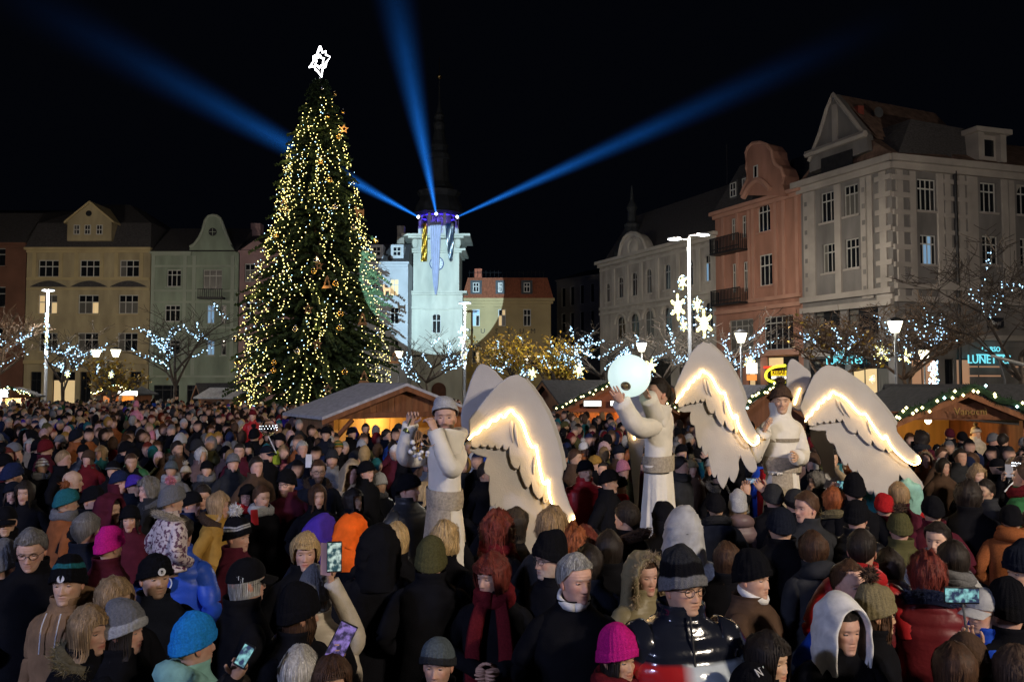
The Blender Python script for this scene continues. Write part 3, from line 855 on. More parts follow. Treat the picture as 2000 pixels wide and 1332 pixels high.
hip(G, -.1, w + .2, .3, 9, ze + .01, ze + 2.4, .2, 1.4, SLATE, 'lower_roof')

A4 = (26.3, 48.5)
Rr = fasade('corner_house', 'grey corner house front with banded pilasters above a lit optician shop', *A3, 38.0, 52.2)
w2 = Rr['w']
x4 = uz(Rr, 1862, 400)[0]
wn = [(1791, 1828, 350, 412), (1797, 1829, 459, 517), (1914, 1945, 357, 415), (1918, 1949, 461, 517), (1985, 2020, 362, 420), (1992, 2022, 466, 522)]
hs = [rect(Rr, a, y0, b, y1) for a, b, y0, y1 in wn]
gs = [rect(Rr, a, 701, b, 775) for a, b in ((1775, 1832), (1845, 1862), (1868, 1960), (1975, 2060))]
wall(Rr, 0, w2, 0, ze, hs + gs + [rect(Rr, 1921, 590, 1930, 602)], PGR); body(Rr, 0.3, w2, ze, 9, PGR)
for i, h in enumerate(hs): window(Rr, *h, nx=4 if i < 2 else 3, rows=(.3,), fm=FRAME, wm=PGT, blue=(2, 5, 6) if i == 1 else (), arch=(i == 4))
WARM = em('warm_shop_glass', (1.0, .55, .32), .28)
for i, h in enumerate(gs):
    f = window(Rr, *h, nx=1 + (i != 1), rows=(), fm=DARKMETAL, sill=False)
    for c in f.children:
        if i != 1: c.data = c.data.copy(); c.data.materials[0] = WARM
cornice(Rr, 0, w2, ze, PGT, 1.7)
zlo = uz(Rr, 1800, 583)[1]
for px_ in (1757, 1782, 1836, 1850, 1878, 1893, 1903, 1962, 1975):
    u, _ = uz(Rr, px_, 450); trim(Rr, [((u - .22, -.12, zlo), (u + .22, .02, ze - .8))], PGT, 'pilaster')
for k in range(12):
    zz = ze - 1.25 - k * 1.02
    if zz > zlo:
        trim(Rr, [((.02, -.15, zz - .15), (uz(Rr, 1782, 400)[0], .02, zz + .15))], PGT, 'corner_band')
        trim(Rr, [((uz(Rr, 1840, 400)[0], -.15, zz - .13), (uz(Rr, 1893, 400)[0], .02, zz + .13))], PGT, 'corner_band')
for py_ in (560, 585, 657):
    z_ = uz(Rr, 1800, py_)[1]; trim(Rr, [((.02, -.3, z_ - .18), (w2, .02, z_ + .14))], PGT, 'string_course')
for k in range(9):
    z_ = uz(Rr, 1900, 592)[1] - k * .55; trim(Rr, [((uz(Rr, 1890, 600)[0], -.05, z_ - .46), (w2, -.003, z_))], PGR, 'stone_course')
mb = MB(); mb.tube([(uz(Rr, 1862, 400)[0], -.2, 2), (uz(Rr, 1862, 400)[0], -.2, ze - .6)], .09, 6); mb.build('downpipe', DARKMETAL, Rr)
xa, xb_ = uz(Rr, 1760, 300)[0], uz(Rr, 1845, 300)[0]
zr_ = uz(Rr, 1745, 212)[1]
hip(Rr, -.1, xb_ + .5, -.4, 9, ze + .01, zr_ - .4, .35, 3.6, BROWNTILE, 'tiled_roof')
R2_ = hip(Rr, xb_ + .9, w2, -.4, 9, ze + .01, zr_ - .2, .25, 3.6, BROWNTILE, 'tiled_roof')
a, z0 = uz(Rr, 1904, 314); b, _ = uz(Rr, 1958, 314); _, z1 = uz(Rr, 1930, 264)
D = trim(Rr, [((a, -.3, z0), (a + .45, 3, z1)), ((b - .45, -.3, z0), (b, 3, z1)), ((a - .3, -.5, z1 + .002), (b + .3, 3.4, z1 + .3)), ((a + .45, .05, z0), (b - .45, .12, z1))], PGT, 'dormer'); D.parent = R2_
MB().box((a + .65, .02, z0 + .35), (b - .65, .045, z1 - .3)).build('dormer_window', GLASS, D)
u, z0 = uz(Rr, 1752, 214); MB().box((u - .2, 3.0, z0 - .6), (u + .25, 3.5, z0 + 1.2)).build('chimney', pm('brick_red_chimney', (.22, .05, .035)), R2_)
o = MB().lathe([(.02, 0), (.3, .1), (.34, .14)], 12).build('satellite_dish', METAL, R2_); o.location = (u + .9, 2.6, z0 + .7); o.rotation_euler = (PI / 2, 0, 0)

# shop signs
CY_ = em('cyan_neon_letters', (.20, .85, 1.0), 1.0)
YE_ = em('yellow_neon', (1.0, .95, .05), 1.6); RD_ = em('red_sign_light', (1.0, .08, .04), .8); WH_ = em('white_sign_light', (1.0, .95, .85), 1.3); OR_ = em('orange_sign_light', (1.0, .35, .08), .9)
YEF = em('yellow_sign_face', (1.0, .72, .02), .9)
for r, lab, (x1, y1), (x2, y2), (lx0, lx1, ly) in (
        (G, 'cyan lit two line optician sign behind the bare twigs', (1656, 693), (1658, 711), (1627, 1690, 697)),
        (Rr, 'cyan lit two line optician sign over the warm shop windows', (1924, 687), (1921, 710), (1896, 1950, 693))):
    s_ = empty('shop_sign', lab, 'sign', r.location, r.rotation_euler[2])
    u, z_ = uz(r, x1, y1); text(s_, 'CORSO', .42, (u, -.42, z_), CY_)
    u, z_ = uz(r, x2, y2); text(s_, 'LUNETTES', .62 if r is G else .72, (u, -.42, z_), CY_)
    u0, z_ = uz(r, lx0, ly); u1, _ = uz(r, lx1, ly); MB().box((u0, -.43, z_ - .03), (u1, -.39, z_ + .03)).build('underline', CY_, s_)
kb = empty('kebab_sign', 'yellow neon kebab sign in the shape of an oval', 'sign', B.location, B.rotation_euler[2])
pl = [uz(B, *p) for p in ((1545, 714), (1524, 717), (1509, 726), (1508, 739), (1522, 746), (1545, 746))]
mb = MB(); mb.tube(smooth_path([(x, -.5, z) for x, z in pl], 24), .09, 6); mb.build('neon_ring', YE_, kb)
q = rect(B, 1516, 724, 1548, 734); MB().box((q[0], -.46, q[2]), (q[1], -.4, q[3])).build('sign_face', YEF, kb)
q2 = rect(B, 1517, 734.6, 1548, 740); MB().box((q2[0], -.46, q2[2]), (q2[1], -.4, q2[3])).build('lower_face', WH_, kb)
text(kb, 'KEBAB', .42, ((q[0] + q[1]) / 2, -.47, q[2] + .08), pm('dark_red_lettering', (.15, .01, .01)))
q = rect(B, 1500, 715, 1516, 720); MB().box((q[0], -.4, q[2]), (q[1], -.35, q[3])).build('red_strip', RD_, kb)
mn = empty('menu_board', 'lit white and orange menu board beside the yellow neon sign', 'sign', B.location, B.rotation_euler[2])
q = rect(B, 1466, 709, 1487, 730); MB().box((q[0], -.4, q[2]), (q[1], -.35, q[3])).build('upper_panel', WH_, mn)
q = rect(B, 1467, 732, 1486, 743); MB().box((q[0], -.4, q[2]), (q[1], -.35, q[3])).build('lower_panel', OR_, mn)
hp = empty('wall_sign', 'small dark sign with pale lettering on the grey corner house', 'sign', Rr.location, Rr.rotation_euler[2])
q = rect(Rr, 1924, 621, 1955, 641); MB().box((q[0], -.2, q[2]), (q[1], -.14, q[3])).build('board', pm('dark_blue_board', (.01, .012, .02)), hp)
text(hp, 'Start', .36, ((q[0] + q[1]) / 2, -.22, q[2] + .18), pm('pale_letter', (.5, .5, .5)))

# ------------------------------------------------------------------ street lamps
LAMPW = em('cool_lamp_glass', (.88, .95, 1.0), 9, sample=False)
LANT = em('lantern_glass', (1.0, .92, .66), 4.5, sample=False)
POLE = pm('grey_lamp_pole', (.30, .31, .33), rough=.45, var=.1, metal=.5)


def tall_lamp(px, py, Y, label, heads=((-1, 0), (1, .08)), power=900, size=.42, dirx=1):
    top = at(px, py, Y)
    r = empty('street_lamp', label, 'street lamp', (top.x, Y, 0), 0, 'tall street lamps on the square')
    mb = MB(); mb.tube([(0, 0, 0), (0, 0, 1), (0, 0, top.z)], [.12, .11, .065], 10); mb.tube([(0, 0, 0), (0, 0, .5)], .17, 10); mb.build('pole', POLE, r, True)
    for sx, dz in heads:
        mb = MB(); mb.tube([(0, 0, top.z - .05 + dz), (sx * .35, 0, top.z + dz)], .04, 6); mb.build('arm', POLE, r)
        hd = MB().ball((sx * .75, 0, top.z + .05 + dz), (size, .2, .07), 14, 6).build('lamp_head', POLE, r, True)
        MB().lathe([(.001, -.03), (.8, -.025), (1, 0), (.8, .02), (.001, .025)], 14).build('lamp_glass', LAMPW, hd, True)
        g_ = hd.children[0]; g_.location = (sx * .75, 0, top.z - .03 + dz); g_.scale = (size * .92, .18, 1)
        lamp('SPOT', (sx * .75, 0, top.z - .12 + dz), power, (.86, .93, 1.0), .2, (sx * .75, 0, -1), r, cone=math.radians(165), blend=.6)
        lamp('POINT', (sx * .75, -.1, top.z - .1 + dz), power * .9, (1.0, .88, .70), .1, None, r)
    return r


def lantern(px, py, Y, label, power=60, double=False):
    top = at(px, py, Y)
    r = empty('lantern_post', label, 'street lamp', (top.x, Y, 0), 0, 'lantern posts round the square')
    mb = MB(); mb.tube([(0, 0, 0), (0, 0, top.z - .3)], [.07, .05], 8); mb.tube([(0, 0, 0), (0, 0, .6)], .12, 8)
    if double: mb.tube([(-.5, 0, top.z - .62), (0, 0, top.z - .5), (.5, 0, top.z - .62)], .035, 6)
    mb.build('pole', POLE, r, True)
    for sx in ((-.62, .62) if double else (0,)):
        sh = MB().lathe([(.16, -.28), (.32, .22)], 10, (sx, 0, top.z - .05)).build('lantern_glass', LANT, r, True)
        MB().lathe([(.36, .18), (.34, .24), (.06, .36)], 10, (sx, 0, top.z - .05)).build('cap', DARKMETAL, sh)
        lamp('POINT', (sx, -.0, top.z + .0), power, (1.0, .86, .55), .25, None, r)
        # the bulb sits inside the glass bowl: let the bowl pass its light
        sh.visible_shadow = True
    return r


tall_lamp(1345, 463, 42, 'tall double headed street lamp beside the salmon house', ((-1, -.1), (1, .12)), 3000, .38)
tall_lamp(94, 567, 52, 'tall single street lamp in front of the ochre yellow house', ((.01, .0),), 3000, .45)
tall_lamp(908, 592, 54, 'tall street lamp in front of the museum tower', ((.01, 0),), 700, .45)

DECO_Y = em('warm_deco_tube', (1.0, .92, .35), 2.4, sample=False)
DECO_W = em('white_deco_tube', (.85, .92, 1.0), 3.0, sample=False)
DECO_B = em('blue_white_bulb', (.42, .72, 1.0), 4.0, sample=False)


def star_deco(px, py, Y, rpx, label, n=6, ang=0.0, group='star shaped light decorations on the lamp posts', sq=1.0):
    """six-petalled light star: yellow petals round a white heart"""
    c = at(px, py, Y); R = rpx / F * Y
    r = empty('light_star', label, 'light decoration', c, 0, group)
    mb = MB()
    for k in range(n):
        t = ang + k * 2 * PI / n
        pts = []
        for s_ in np.linspace(0, 1, 9):
            rad = R * (.25 + .75 * math.sin(PI * s_)); off = (s_ - .5) * 2 * .42 * math.sin(PI * min(1, max(0, s_)) * .5 + .8)
            a_ = t + off * .62
            pts.append((sq * rad * math.cos(a_), 0, rad * math.sin(a_)))
        mb.tube(pts, R * .055, 4)
    mb.build('petal_tubes', DECO_Y, r)
    mb = MB()
    for k in range(n):
        t = ang + PI / n + k * 2 * PI / n
        mb.tube([(0, -.01, 0), (sq * .5 * R * math.cos(t), -.01, .5 * R * math.sin(t))], R * .045, 4)
    mb.build('heart_tubes', DECO_W, r)
    rr = random.Random(int(px * 7 + py))
    C = [(sq * R * 1.15 * q * math.cos(a_), -.02, R * 1.15 * q * math.sin(a_)) for q, a_ in [(rr.uniform(.6, 1.15), rr.uniform(0, 2 * PI)) for _ in range(14)]]
    MB().octas(C, R * .06).build('bulbs', DECO_B, r)['kind'] = 'stuff'
    return r


for i, (px, py, rp, q) in enumerate(((1333, 552, 14, .6), (1324, 600, 26, .55), (1362, 596, 15, .6), (1375, 632, 28, .6), (1335, 636, 12, .6))):
    star_deco(px, py, 42.2, rp, ('small upper star of lights on the double headed lamp', 'large star of lights at the west side of the double headed lamp', 'small star of lights east of the double headed lamp pole', 'largest star of lights low on the double headed lamp', 'small lowest star of lights by the double headed lamp')[i], ang=PI / 2 + .05, sq=q)
for px, py, rp, lab in ((1271, 716, 15, 'star of lights beside the glowing white ball'), (1464, 709, 14, 'star of lights beside the menu board and yellow neon sign'), (1131, 723, 13, 'star of lights under the yellow leaved tree'), (1040, 729, 11, 'dim star of lights behind the wings by the yellow leaved tree'), (1722, 690, 20, 'tall star of lights hanging from the bare tree before the grey corner house'), (132, 731, 7, 'tiny star of lights in front of the ochre house doorway'), (217, 732, 7, 'tiny star of lights beside the ochre house lantern posts'), (1767, 697, 16, 'star of lights hanging beside the bare tree trunk before the grey corner house'), (1652, 738, 7, 'tiny star of lights in the optician shop window'), (1703, 740, 7, 'tiny faint star of lights in the shop window by the pole')):
    star_deco(px, py, 42, rp, lab, sq=.8, ang=.3)


def strip_deco(px, y0, y1, Y, label, wpx=7):
    """garland of tubes and bulbs hung along a pole"""
    r = empty('light_garland', label, 'light decoration', at(px, (y0 + y1) / 2, Y), 0, 'light garlands along the lamp posts')
    L_ = (y1 - y0) / F * Y; W2 = wpx / F * Y; rr = random.Random(int(px))
    for nm, m, n in (('yellow_tubes', DECO_Y, 16), ('white_tubes', DECO_W, 18)):
        mb = MB()
        for k in range(n):
            z = rr.uniform(-.5, .5) * L_; x = rr.uniform(-1, 1) * W2 * .55; t = rr.uniform(-.5, .5)
            mb.tube([(x, -.15, z), (x + .3 * W2 * t, -.18, z + .08 * L_ * .6), (x + .15 * W2, -.15, z + .08 * L_)], .028, 4)
        mb.build(nm, m, r)
    C = [(rr.uniform(-1, 1) * W2, -.2, rr.uniform(-.55, .55) * L_) for _ in range(40)]
    MB().octas(C, .045).build('bulbs', DECO_B, r)['kind'] = 'stuff'


strip_deco(94, 615, 715, 51.7, 'long vertical garland of white and yellow lights on the single street lamp', 5)
strip_deco(905, 640, 722, 53.7, 'thick garland of white lights on the street lamp by the museum tower', 10)
strip_deco(195, 712, 735, 51.7, 'short garland of lights on the twin lantern post', 3)
strip_deco(1819, 708, 752, 38.7, 'leaning garland of yellow and blue lights above the large dark hut', 10)

for px, py, Y, lab in ((779, 690, 58, 'lantern post behind the timber hut beside the museum tower'),
                       (1118, 688, 52, 'lantern post behind the yellow leaved tree'), (1253, 675, 46, 'lantern post above the glowing white ball'),
                       (1447, 656, 40, 'lantern post before the salmon house shopfront'), (1748, 634, 34, 'lantern post with tilted head before the grey corner house'),
                       (1805, 689, 42, 'small lantern post between the bare trees and the optician shop'), (1029, 698, 60, 'lantern half hidden in the yellow leaves')):
    lantern(px, py, Y, lab, 150 if px in (779, 1029) else 420)
lantern(207, 687, 52, 'twin lantern post before the ochre yellow house', 700, True)

# added lamps out of view: one pair brightens the facades, the other the crowd
for x, y, lab in ((25, 27, 'added unseen street lamp brightening the grey corner house'), (-36, 44, 'added unseen street lamp brightening the row by the brown red house')):
    r = empty('street_lamp', lab, 'street lamp', (x, y, 0), 0, 'tall street lamps on the square')
    MB().tube([(0, 0, 0), (0, 0, 9.5)], [.12, .07], 10).build('pole', POLE, r, True)
    MB().ball((0, 0, 9.55), (.5, .3, .12), 14, 6).build('lamp_head', POLE, r, True)
    lamp('POINT', (0, 0, 9.2), EDGE_POWER[0 if x > 0 else 1], (1.0, .86, .68), .2, None, r)
for x, y, lab in ((11, -7, 'tall double street lamp near the photographer on the market side'), (-13, -9, 'tall double street lamp near the photographer on the church side')):
    top = 9.0
    r = empty('street_lamp', lab, 'street lamp', (x, y, 0), 0, 'tall street lamps on the square')  # added behind the camera to brighten the crowd
    MB().tube([(0, 0, 0), (0, 0, top)], [.12, .07], 10).build('pole', POLE, r, True)
    for sx in (-.75, .75):
        MB().ball((sx, 0, top + .05), (.42, .2, .07), 14, 6).build('lamp_head', POLE, r, True)
        lamp('SPOT', (sx, 0, top - .1), NEAR_POWER[0 if x > 0 else 1], NEAR_COL[0 if x > 0 else 1], .35, (sx - .35 * x, 24, 0), r, cone=math.radians(98), blend=1.0)

# ------------------------------------------------------------------ bare trees with fairy lights
BARK = pm('grey_bark', (.075, .060, .048), rough=.9, var=.4, scale=5, bump=.6, bscale=20)
BARKW = pm('warm_bark', (.13, .085, .055), rough=.9, var=.4, scale=5, bump=.6, bscale=20)
LEAFM = colmat('autumn_leaf', rough=.7, var=.3, vscale=4)


def branchy(h, spread, seed, levels=4, trunk=.16, fork=.3):
    """trunk tube list and twig tube list"""
    rr = random.Random(seed)
    tr, tw = [], []

    def grow(p, d, L_, rad, lv):
        pts = [p]; q = p.copy(); dd = d.copy()
        for _ in range(4):
            dd = (dd + Vector((rr.uniform(-1, 1), rr.uniform(-1, 1), rr.uniform(-.5, .9))) * .14).normalized()
            q = q + dd * L_ / 4; pts.append(q.copy())
        (tr if lv < 2 else tw).append((pts, [rad * (1 - .14 * i) for i in range(5)], lv))
        if lv >= levels: return
        nb = (5 if lv == 0 else 4)
        for k in range(nb):
            i = rr.choice((2, 3, 4)) if lv else rr.choice((3, 4, 4))
            up = .75 if lv == 0 else .3
            nd = (dd * .55 + Vector((rr.uniform(-1, 1) * spread, rr.uniform(-1, 1) * spread, rr.uniform(-.25, 1) * up))).normalized()
            grow(pts[i], nd, L_ * rr.uniform(.55, .8), rad * .5, lv + 1)

    grow(Vector((0, 0, 0)), Vector((0, 0, 1)), h * fork, trunk, 0)
    return tr, tw


def bare_tree(px, ypx_top, Y, label, seed, spread=.9, warm=False, lights=60, llabel=None, leaves=0, lc=(.40, .26, .03), levels=4, lboxes=None):
    top = at(px, ypx_top, Y); h = top.z
    r = empty('bare_tree' if not leaves else 'autumn_tree', label, 'tree', (top.x, Y, 0), 0, 'trees round the square')
    tr, tw = branchy(h, spread, seed, levels)
    zmax = max(p.z for pts, _, _ in tw for p in pts); k = h / zmax
    mt, mc = MB(), MB()
    for pts, rad, lv in tr: mt.tube([p * k for p in pts], rad, 7)
    for pts, rad, lv in tw: mc.tube([p * k for p in pts], [max(q, .012) for q in rad], 4 if lv == 2 else 3, cap=False)
    mt.build('trunk', BARKW if warm else BARK, r, True)
    mc.build('crown', BARKW if warm else BARK, r)
    rr = random.Random(seed + 5)
    if leaves:
        V, Fc, Cc = [], [], []
        ends = [p * k for pts, _, lv in tw if lv >= 3 for p in pts[1:]]
        n = 0
        for _ in range(leaves):
            c = rr.choice(ends) + Vector((rr.gauss(0, .22), rr.gauss(0, .22), rr.gauss(0, .16)))
            u = Vector((rr.uniform(-1, 1), rr.uniform(-1, 1), rr.uniform(-1, 1))).normalized(); w_ = u.orthogonal().normalized()
            s_ = rr.uniform(.07, .15)
            V += [c - u * s_, c + w_ * s_ * .6, c + u * s_, c - w_ * s_ * .6]; Fc.append((n, n + 1, n + 2, n + 3)); n += 4
            f_ = rr.uniform(.35, 1.5); Cc += [[lc[0] * f_, lc[1] * f_ * rr.uniform(.85, 1.1), lc[2]]] * 4
        mb = MB(); mb.add(np.array([tuple(v) for v in V]), np.array(Fc), col=np.array(Cc))
        o = mb.build('leaves', LEAFM, r, cols=True); o['kind'] = 'stuff'
    if lights:
        s_ = empty('fairy_lights', llabel, 'string lights', r.location, 0, 'fairy lights wound on the trees')
        br = [pts for pts, _, lv in tw if lv in (2, 3)]; rr.shuffle(br)
        C, mbw = [], MB(); used = 0
        for pts in br:
            P = smooth_path([tuple(p * k) for p in pts], 7 + rr.randrange(5))
            if lboxes:
                wx, wy, wz_ = P[-1] + np.array(r.location)
                qx = CX + F * wx / wy; qy = HOR - F * (wz_ - H) / wy
                if not any(a <= qx <= b and c <= qy <= d for a, b, c, d in lboxes): continue
            C += [p + arr(rr.gauss(0, .05), rr.gauss(0, .05), rr.gauss(0, .05)) for p in P]; mbw.tube(P, .008, 3, cap=False); used += 1
            if len(C) > lights: break
        if len(C) < 8: C = [tuple(p * k) for pts in br[:6] for p in pts]; mbw.tube([(0, 0, h * .5), (0, 0, h * .6)], .008, 3)
        mbw.build('wire', DARKMETAL, s_)
        o = MB().octas(C, [rr.uniform(.026, .054) * Y / 46 for _ in C]).build('bulbs', DECO_B, s_); o['kind'] = 'stuff'
    return r


bare_tree(8, 590, 48, 'warmly lit bare tree at the edge before the brown red house', 3, warm=True, lights=70, llabel='blue white fairy lights on the warmly lit tree at the edge', lboxes=[(-60, 120, 630, 710)])
bare_tree(128, 620, 50, 'bare tree beside the single street lamp before the ochre house', 11, lights=150, llabel='blue white fairy lights on the tree beside the single street lamp', lboxes=[(90, 250, 600, 720)])
bare_tree(340, 575, 46, 'bare tree in front of the pale green house', 23, lights=170, llabel='blue white fairy lights on the tree before the pale green house', spread=1.1, lboxes=[(255, 440, 580, 710)])
bare_tree(845, 640, 52, 'small bare tree in front of the museum tower', 31, lights=150, llabel='blue white fairy lights on the tree before the museum tower', lboxes=[(780, 925, 640, 735)])
bare_tree(215, 690, 47, 'small tree with last yellow leaves by the twin lantern', 37, lights=0, leaves=500)
bare_tree(1010, 640, 54, 'tree with yellow autumn leaves before the museum wing', 41, lights=170, llabel='blue white fairy lights over the yellow leaves before the museum wing', leaves=1500, lboxes=[(950, 1110, 620, 740)])
bare_tree(1085, 650, 49, 'low tree thick with yellow autumn leaves by the lantern', 43, lights=150, llabel='blue white fairy lights on the thick yellow autumn tree', leaves=1900, lboxes=[(1040, 1190, 630, 700)])
bare_tree(1190, 625, 50, 'bare tree behind the glowing white ball', 47, lights=200, llabel='blue white fairy lights on the bare tree behind the glowing ball', spread=1.2, lboxes=[(1090, 1260, 610, 710)])
bare_tree(1290, 615, 47, 'bare tree before the ornate stucco house', 53, lights=120, llabel='blue white fairy lights on the tree before the ornate stucco house', spread=1.1, lboxes=[(1180, 1345, 605, 730)])
bare_tree(1415, 600, 45, 'bare tree in front of the salmon house', 59, lights=130, llabel='blue white fairy lights on the tree before the salmon house', spread=1.0, lboxes=[(1370, 1560, 600, 710)])
bare_tree(1610, 600, 37, 'bare tree with a few yellow leaves behind the wings', 61, lights=80, llabel='blue white fairy lights on the tree with a few yellow leaves', warm=True, leaves=130, spread=1.2, lboxes=[(1560, 1740, 590, 680)], levels=5)
bare_tree(1790, 540, 36, 'large spreading bare tree before the grey corner house', 67, lights=150, llabel='blue white fairy lights on the large spreading tree by the corner house', warm=True, spread=1.2, lboxes=[(1660, 1900, 530, 660)], levels=5)
bare_tree(1990, 440, 30, 'dark bare tree at the edge beside the grey corner house', 71, lights=70, llabel='sparse fairy lights on the dark tree at the edge', spread=1.1, lboxes=[(1880, 2060, 450, 580)], levels=5)

# ------------------------------------------------------------------ the christmas tree
YX = 40.0
tb = at(612, 815, YX)
X0 = tb.x
XT = empty('christmas_tree', 'tall decorated christmas tree hung with warm light strings', 'christmas tree', (X0, YX, 0))
ztop = at(625, 152, YX).z
lean = at(626, 152, YX).x - X0
ROW = [(150, 4), (200, 24), (260, 44), (300, 58), (360, 72), (430, 86), (470, 100), (520, 118), (560, 126), (620, 132), (680, 138), (720, 141), (770, 140), (810, 130)]
RZ = [at(CX, p, YX).z for p, _ in ROW][::-1]; RR = [q / F * YX for _, q in ROW][::-1]
def xr_tree(z): return float(np.interp(z, RZ, RR))
MB().tube([(0, 0, 0), (lean * .5, 0, ztop * .5), (lean, 0, ztop - .1)], [.32, .2, .05], 10).build('trunk', BARK, XT, True)
rr = random.Random(77)
NV, NF_, NC = [], [], []
nv = 0
z = .7
while z < ztop - .15:
    R = xr_tree(z) * .90
    nb = int(8 + R * 4.5)
    t0 = rr.uniform(0, 6)
    for k in range(nb):
        t = t0 + 2 * PI * k / nb + rr.uniform(-.2, .2)
        Lb = R * rr.choice((rr.uniform(.62, 1.0), rr.uniform(.9, 1.32))) + .14
        rise = rr.uniform(-.12, .2) * Lb + .1
        D = arr(math.cos(t), math.sin(t), 0)
        c0 = arr(lean * z / ztop, 0, z)
        def bp(s_): return c0 + D * Lb * s_ + arr(0, 0, rise * math.sin(PI * s_ * .7) - .22 * Lb * s_ ** 2)
        ns = 5 + int(Lb * 7)
        for i in range(ns):
            s_ = (.18 if R > .6 else 0) + (1 - (.18 if R > .6 else 0)) * (i + .5) / ns
            P = bp(s_); sl = (.18 + .34 * (1 - s_)) * min(1, .5 + Lb * .35)
            for sd in (-1, 1):
                a_ = t + sd * rr.uniform(.5, 1.0)
                d2 = arr(math.cos(a_), math.sin(a_), rr.uniform(-.35, .3)); d2 /= np.linalg.norm(d2)
                E = P + d2 * sl
                wv = np.cross(d2, arr(0, 0, 1)); wv = wv / (np.linalg.norm(wv) + 1e-6) * rr.uniform(.035, .06)
                up = arr(0, 0, rr.uniform(.02, .06))
                M = P * .4 + E * .6
                NV += [P, M + wv, E, M - wv, M + up * 1.6, M - up * 1.6]
                NF_ += [(nv, nv + 1, nv + 2, nv + 3), (nv, nv + 4, nv + 2, nv + 5)]; nv += 6
                f_ = rr.uniform(.55, 1.35); NC += [[.030 * f_, .055 * f_, .022 * f_]] * 6
        P = bp(.95); E = bp(1.0) + D * .2 + arr(0, 0, .06)
    z += .30 if z < 9 else .24
mb = MB(); mb.add(np.array(NV), np.array(NF_), col=np.array(NC))
mb.build('crown', colmat('spruce_needles', rough=.8, spec=.25, var=.35, vscale=6), XT, cols=True)

# star on the tip
sc_ = at(624, 121, YX)
st = empty('tree_star', 'glowing white eight pointed star on top of the christmas tree', 'star', sc_)
NEON = em('white_neon_tube', (1.0, .97, 1.0), 9)
def star_pts(k, sc): return [(x / F * YX * sc, 0, -y / F * YX * sc) for x, y in k]
out = [(1, -31), (6, -18), (12, -21), (13, -13), (22, -10), (13, 2), (12, 10), (6, 14), (4, 31), (-3, 20), (-8, 16), (-10, 9), (-20, 12), (-11, -2), (-12, -10), (-5, -14), (1, -31)]
inn = [(0, -14), (4, -7), (9, -7), (7, 0), (7, 6), (2, 9), (0, 14), (-4, 8), (-9, 6), (-6, 0), (-7, -7), (-2, -8), (0, -14)]
mb = MB(); mb.tube(star_pts(out, 1.0), .045, 5); mb.build('outer_tube', NEON, st)
mb = MB(); mb.tube(star_pts(inn, 1.0), .04, 5); mb.build('inner_tube', NEON, st)
mb = MB(); mb.tube([(0, .05, -31 / F * YX), (0, .05, -1.3)], .03, 5); mb.build('stem', METAL, st)
st.rotation_euler = (0, 0, 0)

# hanging strings of warm bulbs
BULB = colmat('warm_bulbs', emis=6.0); BULB.cycles.emission_sampling = 'NONE'
rr = random.Random(5)
tops = []
for k in range(120):
    tops.append((rr.uniform(0, 2 * PI), ((k % 11 + rr.uniform(0, 1)) / 11) ** .8))
for k, (t, q) in enumerate(tops):
    if math.sin(t) > .55: t = -t                                        # most face the crowd
    ztp = 1.6 + (ztop - 2.4) * (1 - q) ** .9
    ln = rr.uniform(2.0, 4.2) if q > .15 else rr.uniform(3, 5)
    C = []; zz = ztp; n = 0; wob = rr.uniform(0, 6)
    while zz > max(.9, ztp - ln):
        R = xr_tree(zz) * rr.uniform(.84, 1.06) + .03
        tt = t + .12 * math.sin(wob + zz * 1.3) + .06 * math.sin(zz * 3 + wob) + rr.gauss(0, .05) / max(.35, R)
        C.append((R * math.cos(tt) + lean * zz / ztop, R * math.sin(tt), zz)); zz -= rr.uniform(.11, .24)
    side = 'above the timber hut' if -1.35 < t % (2 * PI) - 2 * PI < -.5 else 'facing the crowd' if math.sin(t) < -.4 else 'toward the green house' if math.cos(t) < 0 else 'toward the museum'
    part = ('top', 'upper middle', 'lower middle', 'lowest boughs')[min(3, int(q * 4))]
    s_ = empty('light_string', '%s warm bulb string%s at %s of christmas tree %s' % (('long' if ln > 3.1 else 'short'), (' mixed with pale blue' if rr.random() < .5 else ''), part, {'above the timber hut': 'over hut', 'facing the crowd': 'facing crowd', 'toward the green house': 'facing houses', 'toward the museum': 'facing museum'}[side]), 'string lights', XT.location, 0, 'light strings at the %s of the christmas tree %s' % (part, side))
    if len(C) < 3: C += [(C[-1][0], C[-1][1], C[-1][2] - .1), (C[-1][0], C[-1][1], C[-1][2] - .2)]
    MB().tube(C, .007, 3, cap=False).build('wire', DARKMETAL, s_)
    cols = [(.45, .75, 1.0) if rr.random() < .10 else (1.0, .84, .26) for _ in C]
    o = MB().octas(C, [rr.uniform(.014, .030) for _ in C], col=cols).build('bulbs', BULB, s_, cols=True); o['kind'] = 'stuff'
# warm glow of the bulbs on the needles: small lamps among the branches
for k in range(9):
    zz = 1.8 + k * 1.65
    for t in (-.5, -1.3, -2.2, -2.9):
        R = xr_tree(zz) * 1.0 + .35
        lamp('POINT', (X0 + R * math.cos(t) + lean * zz / ztop, YX + R * math.sin(t), zz), 17, (1.0, .70, .28), .15, name='string_glow')

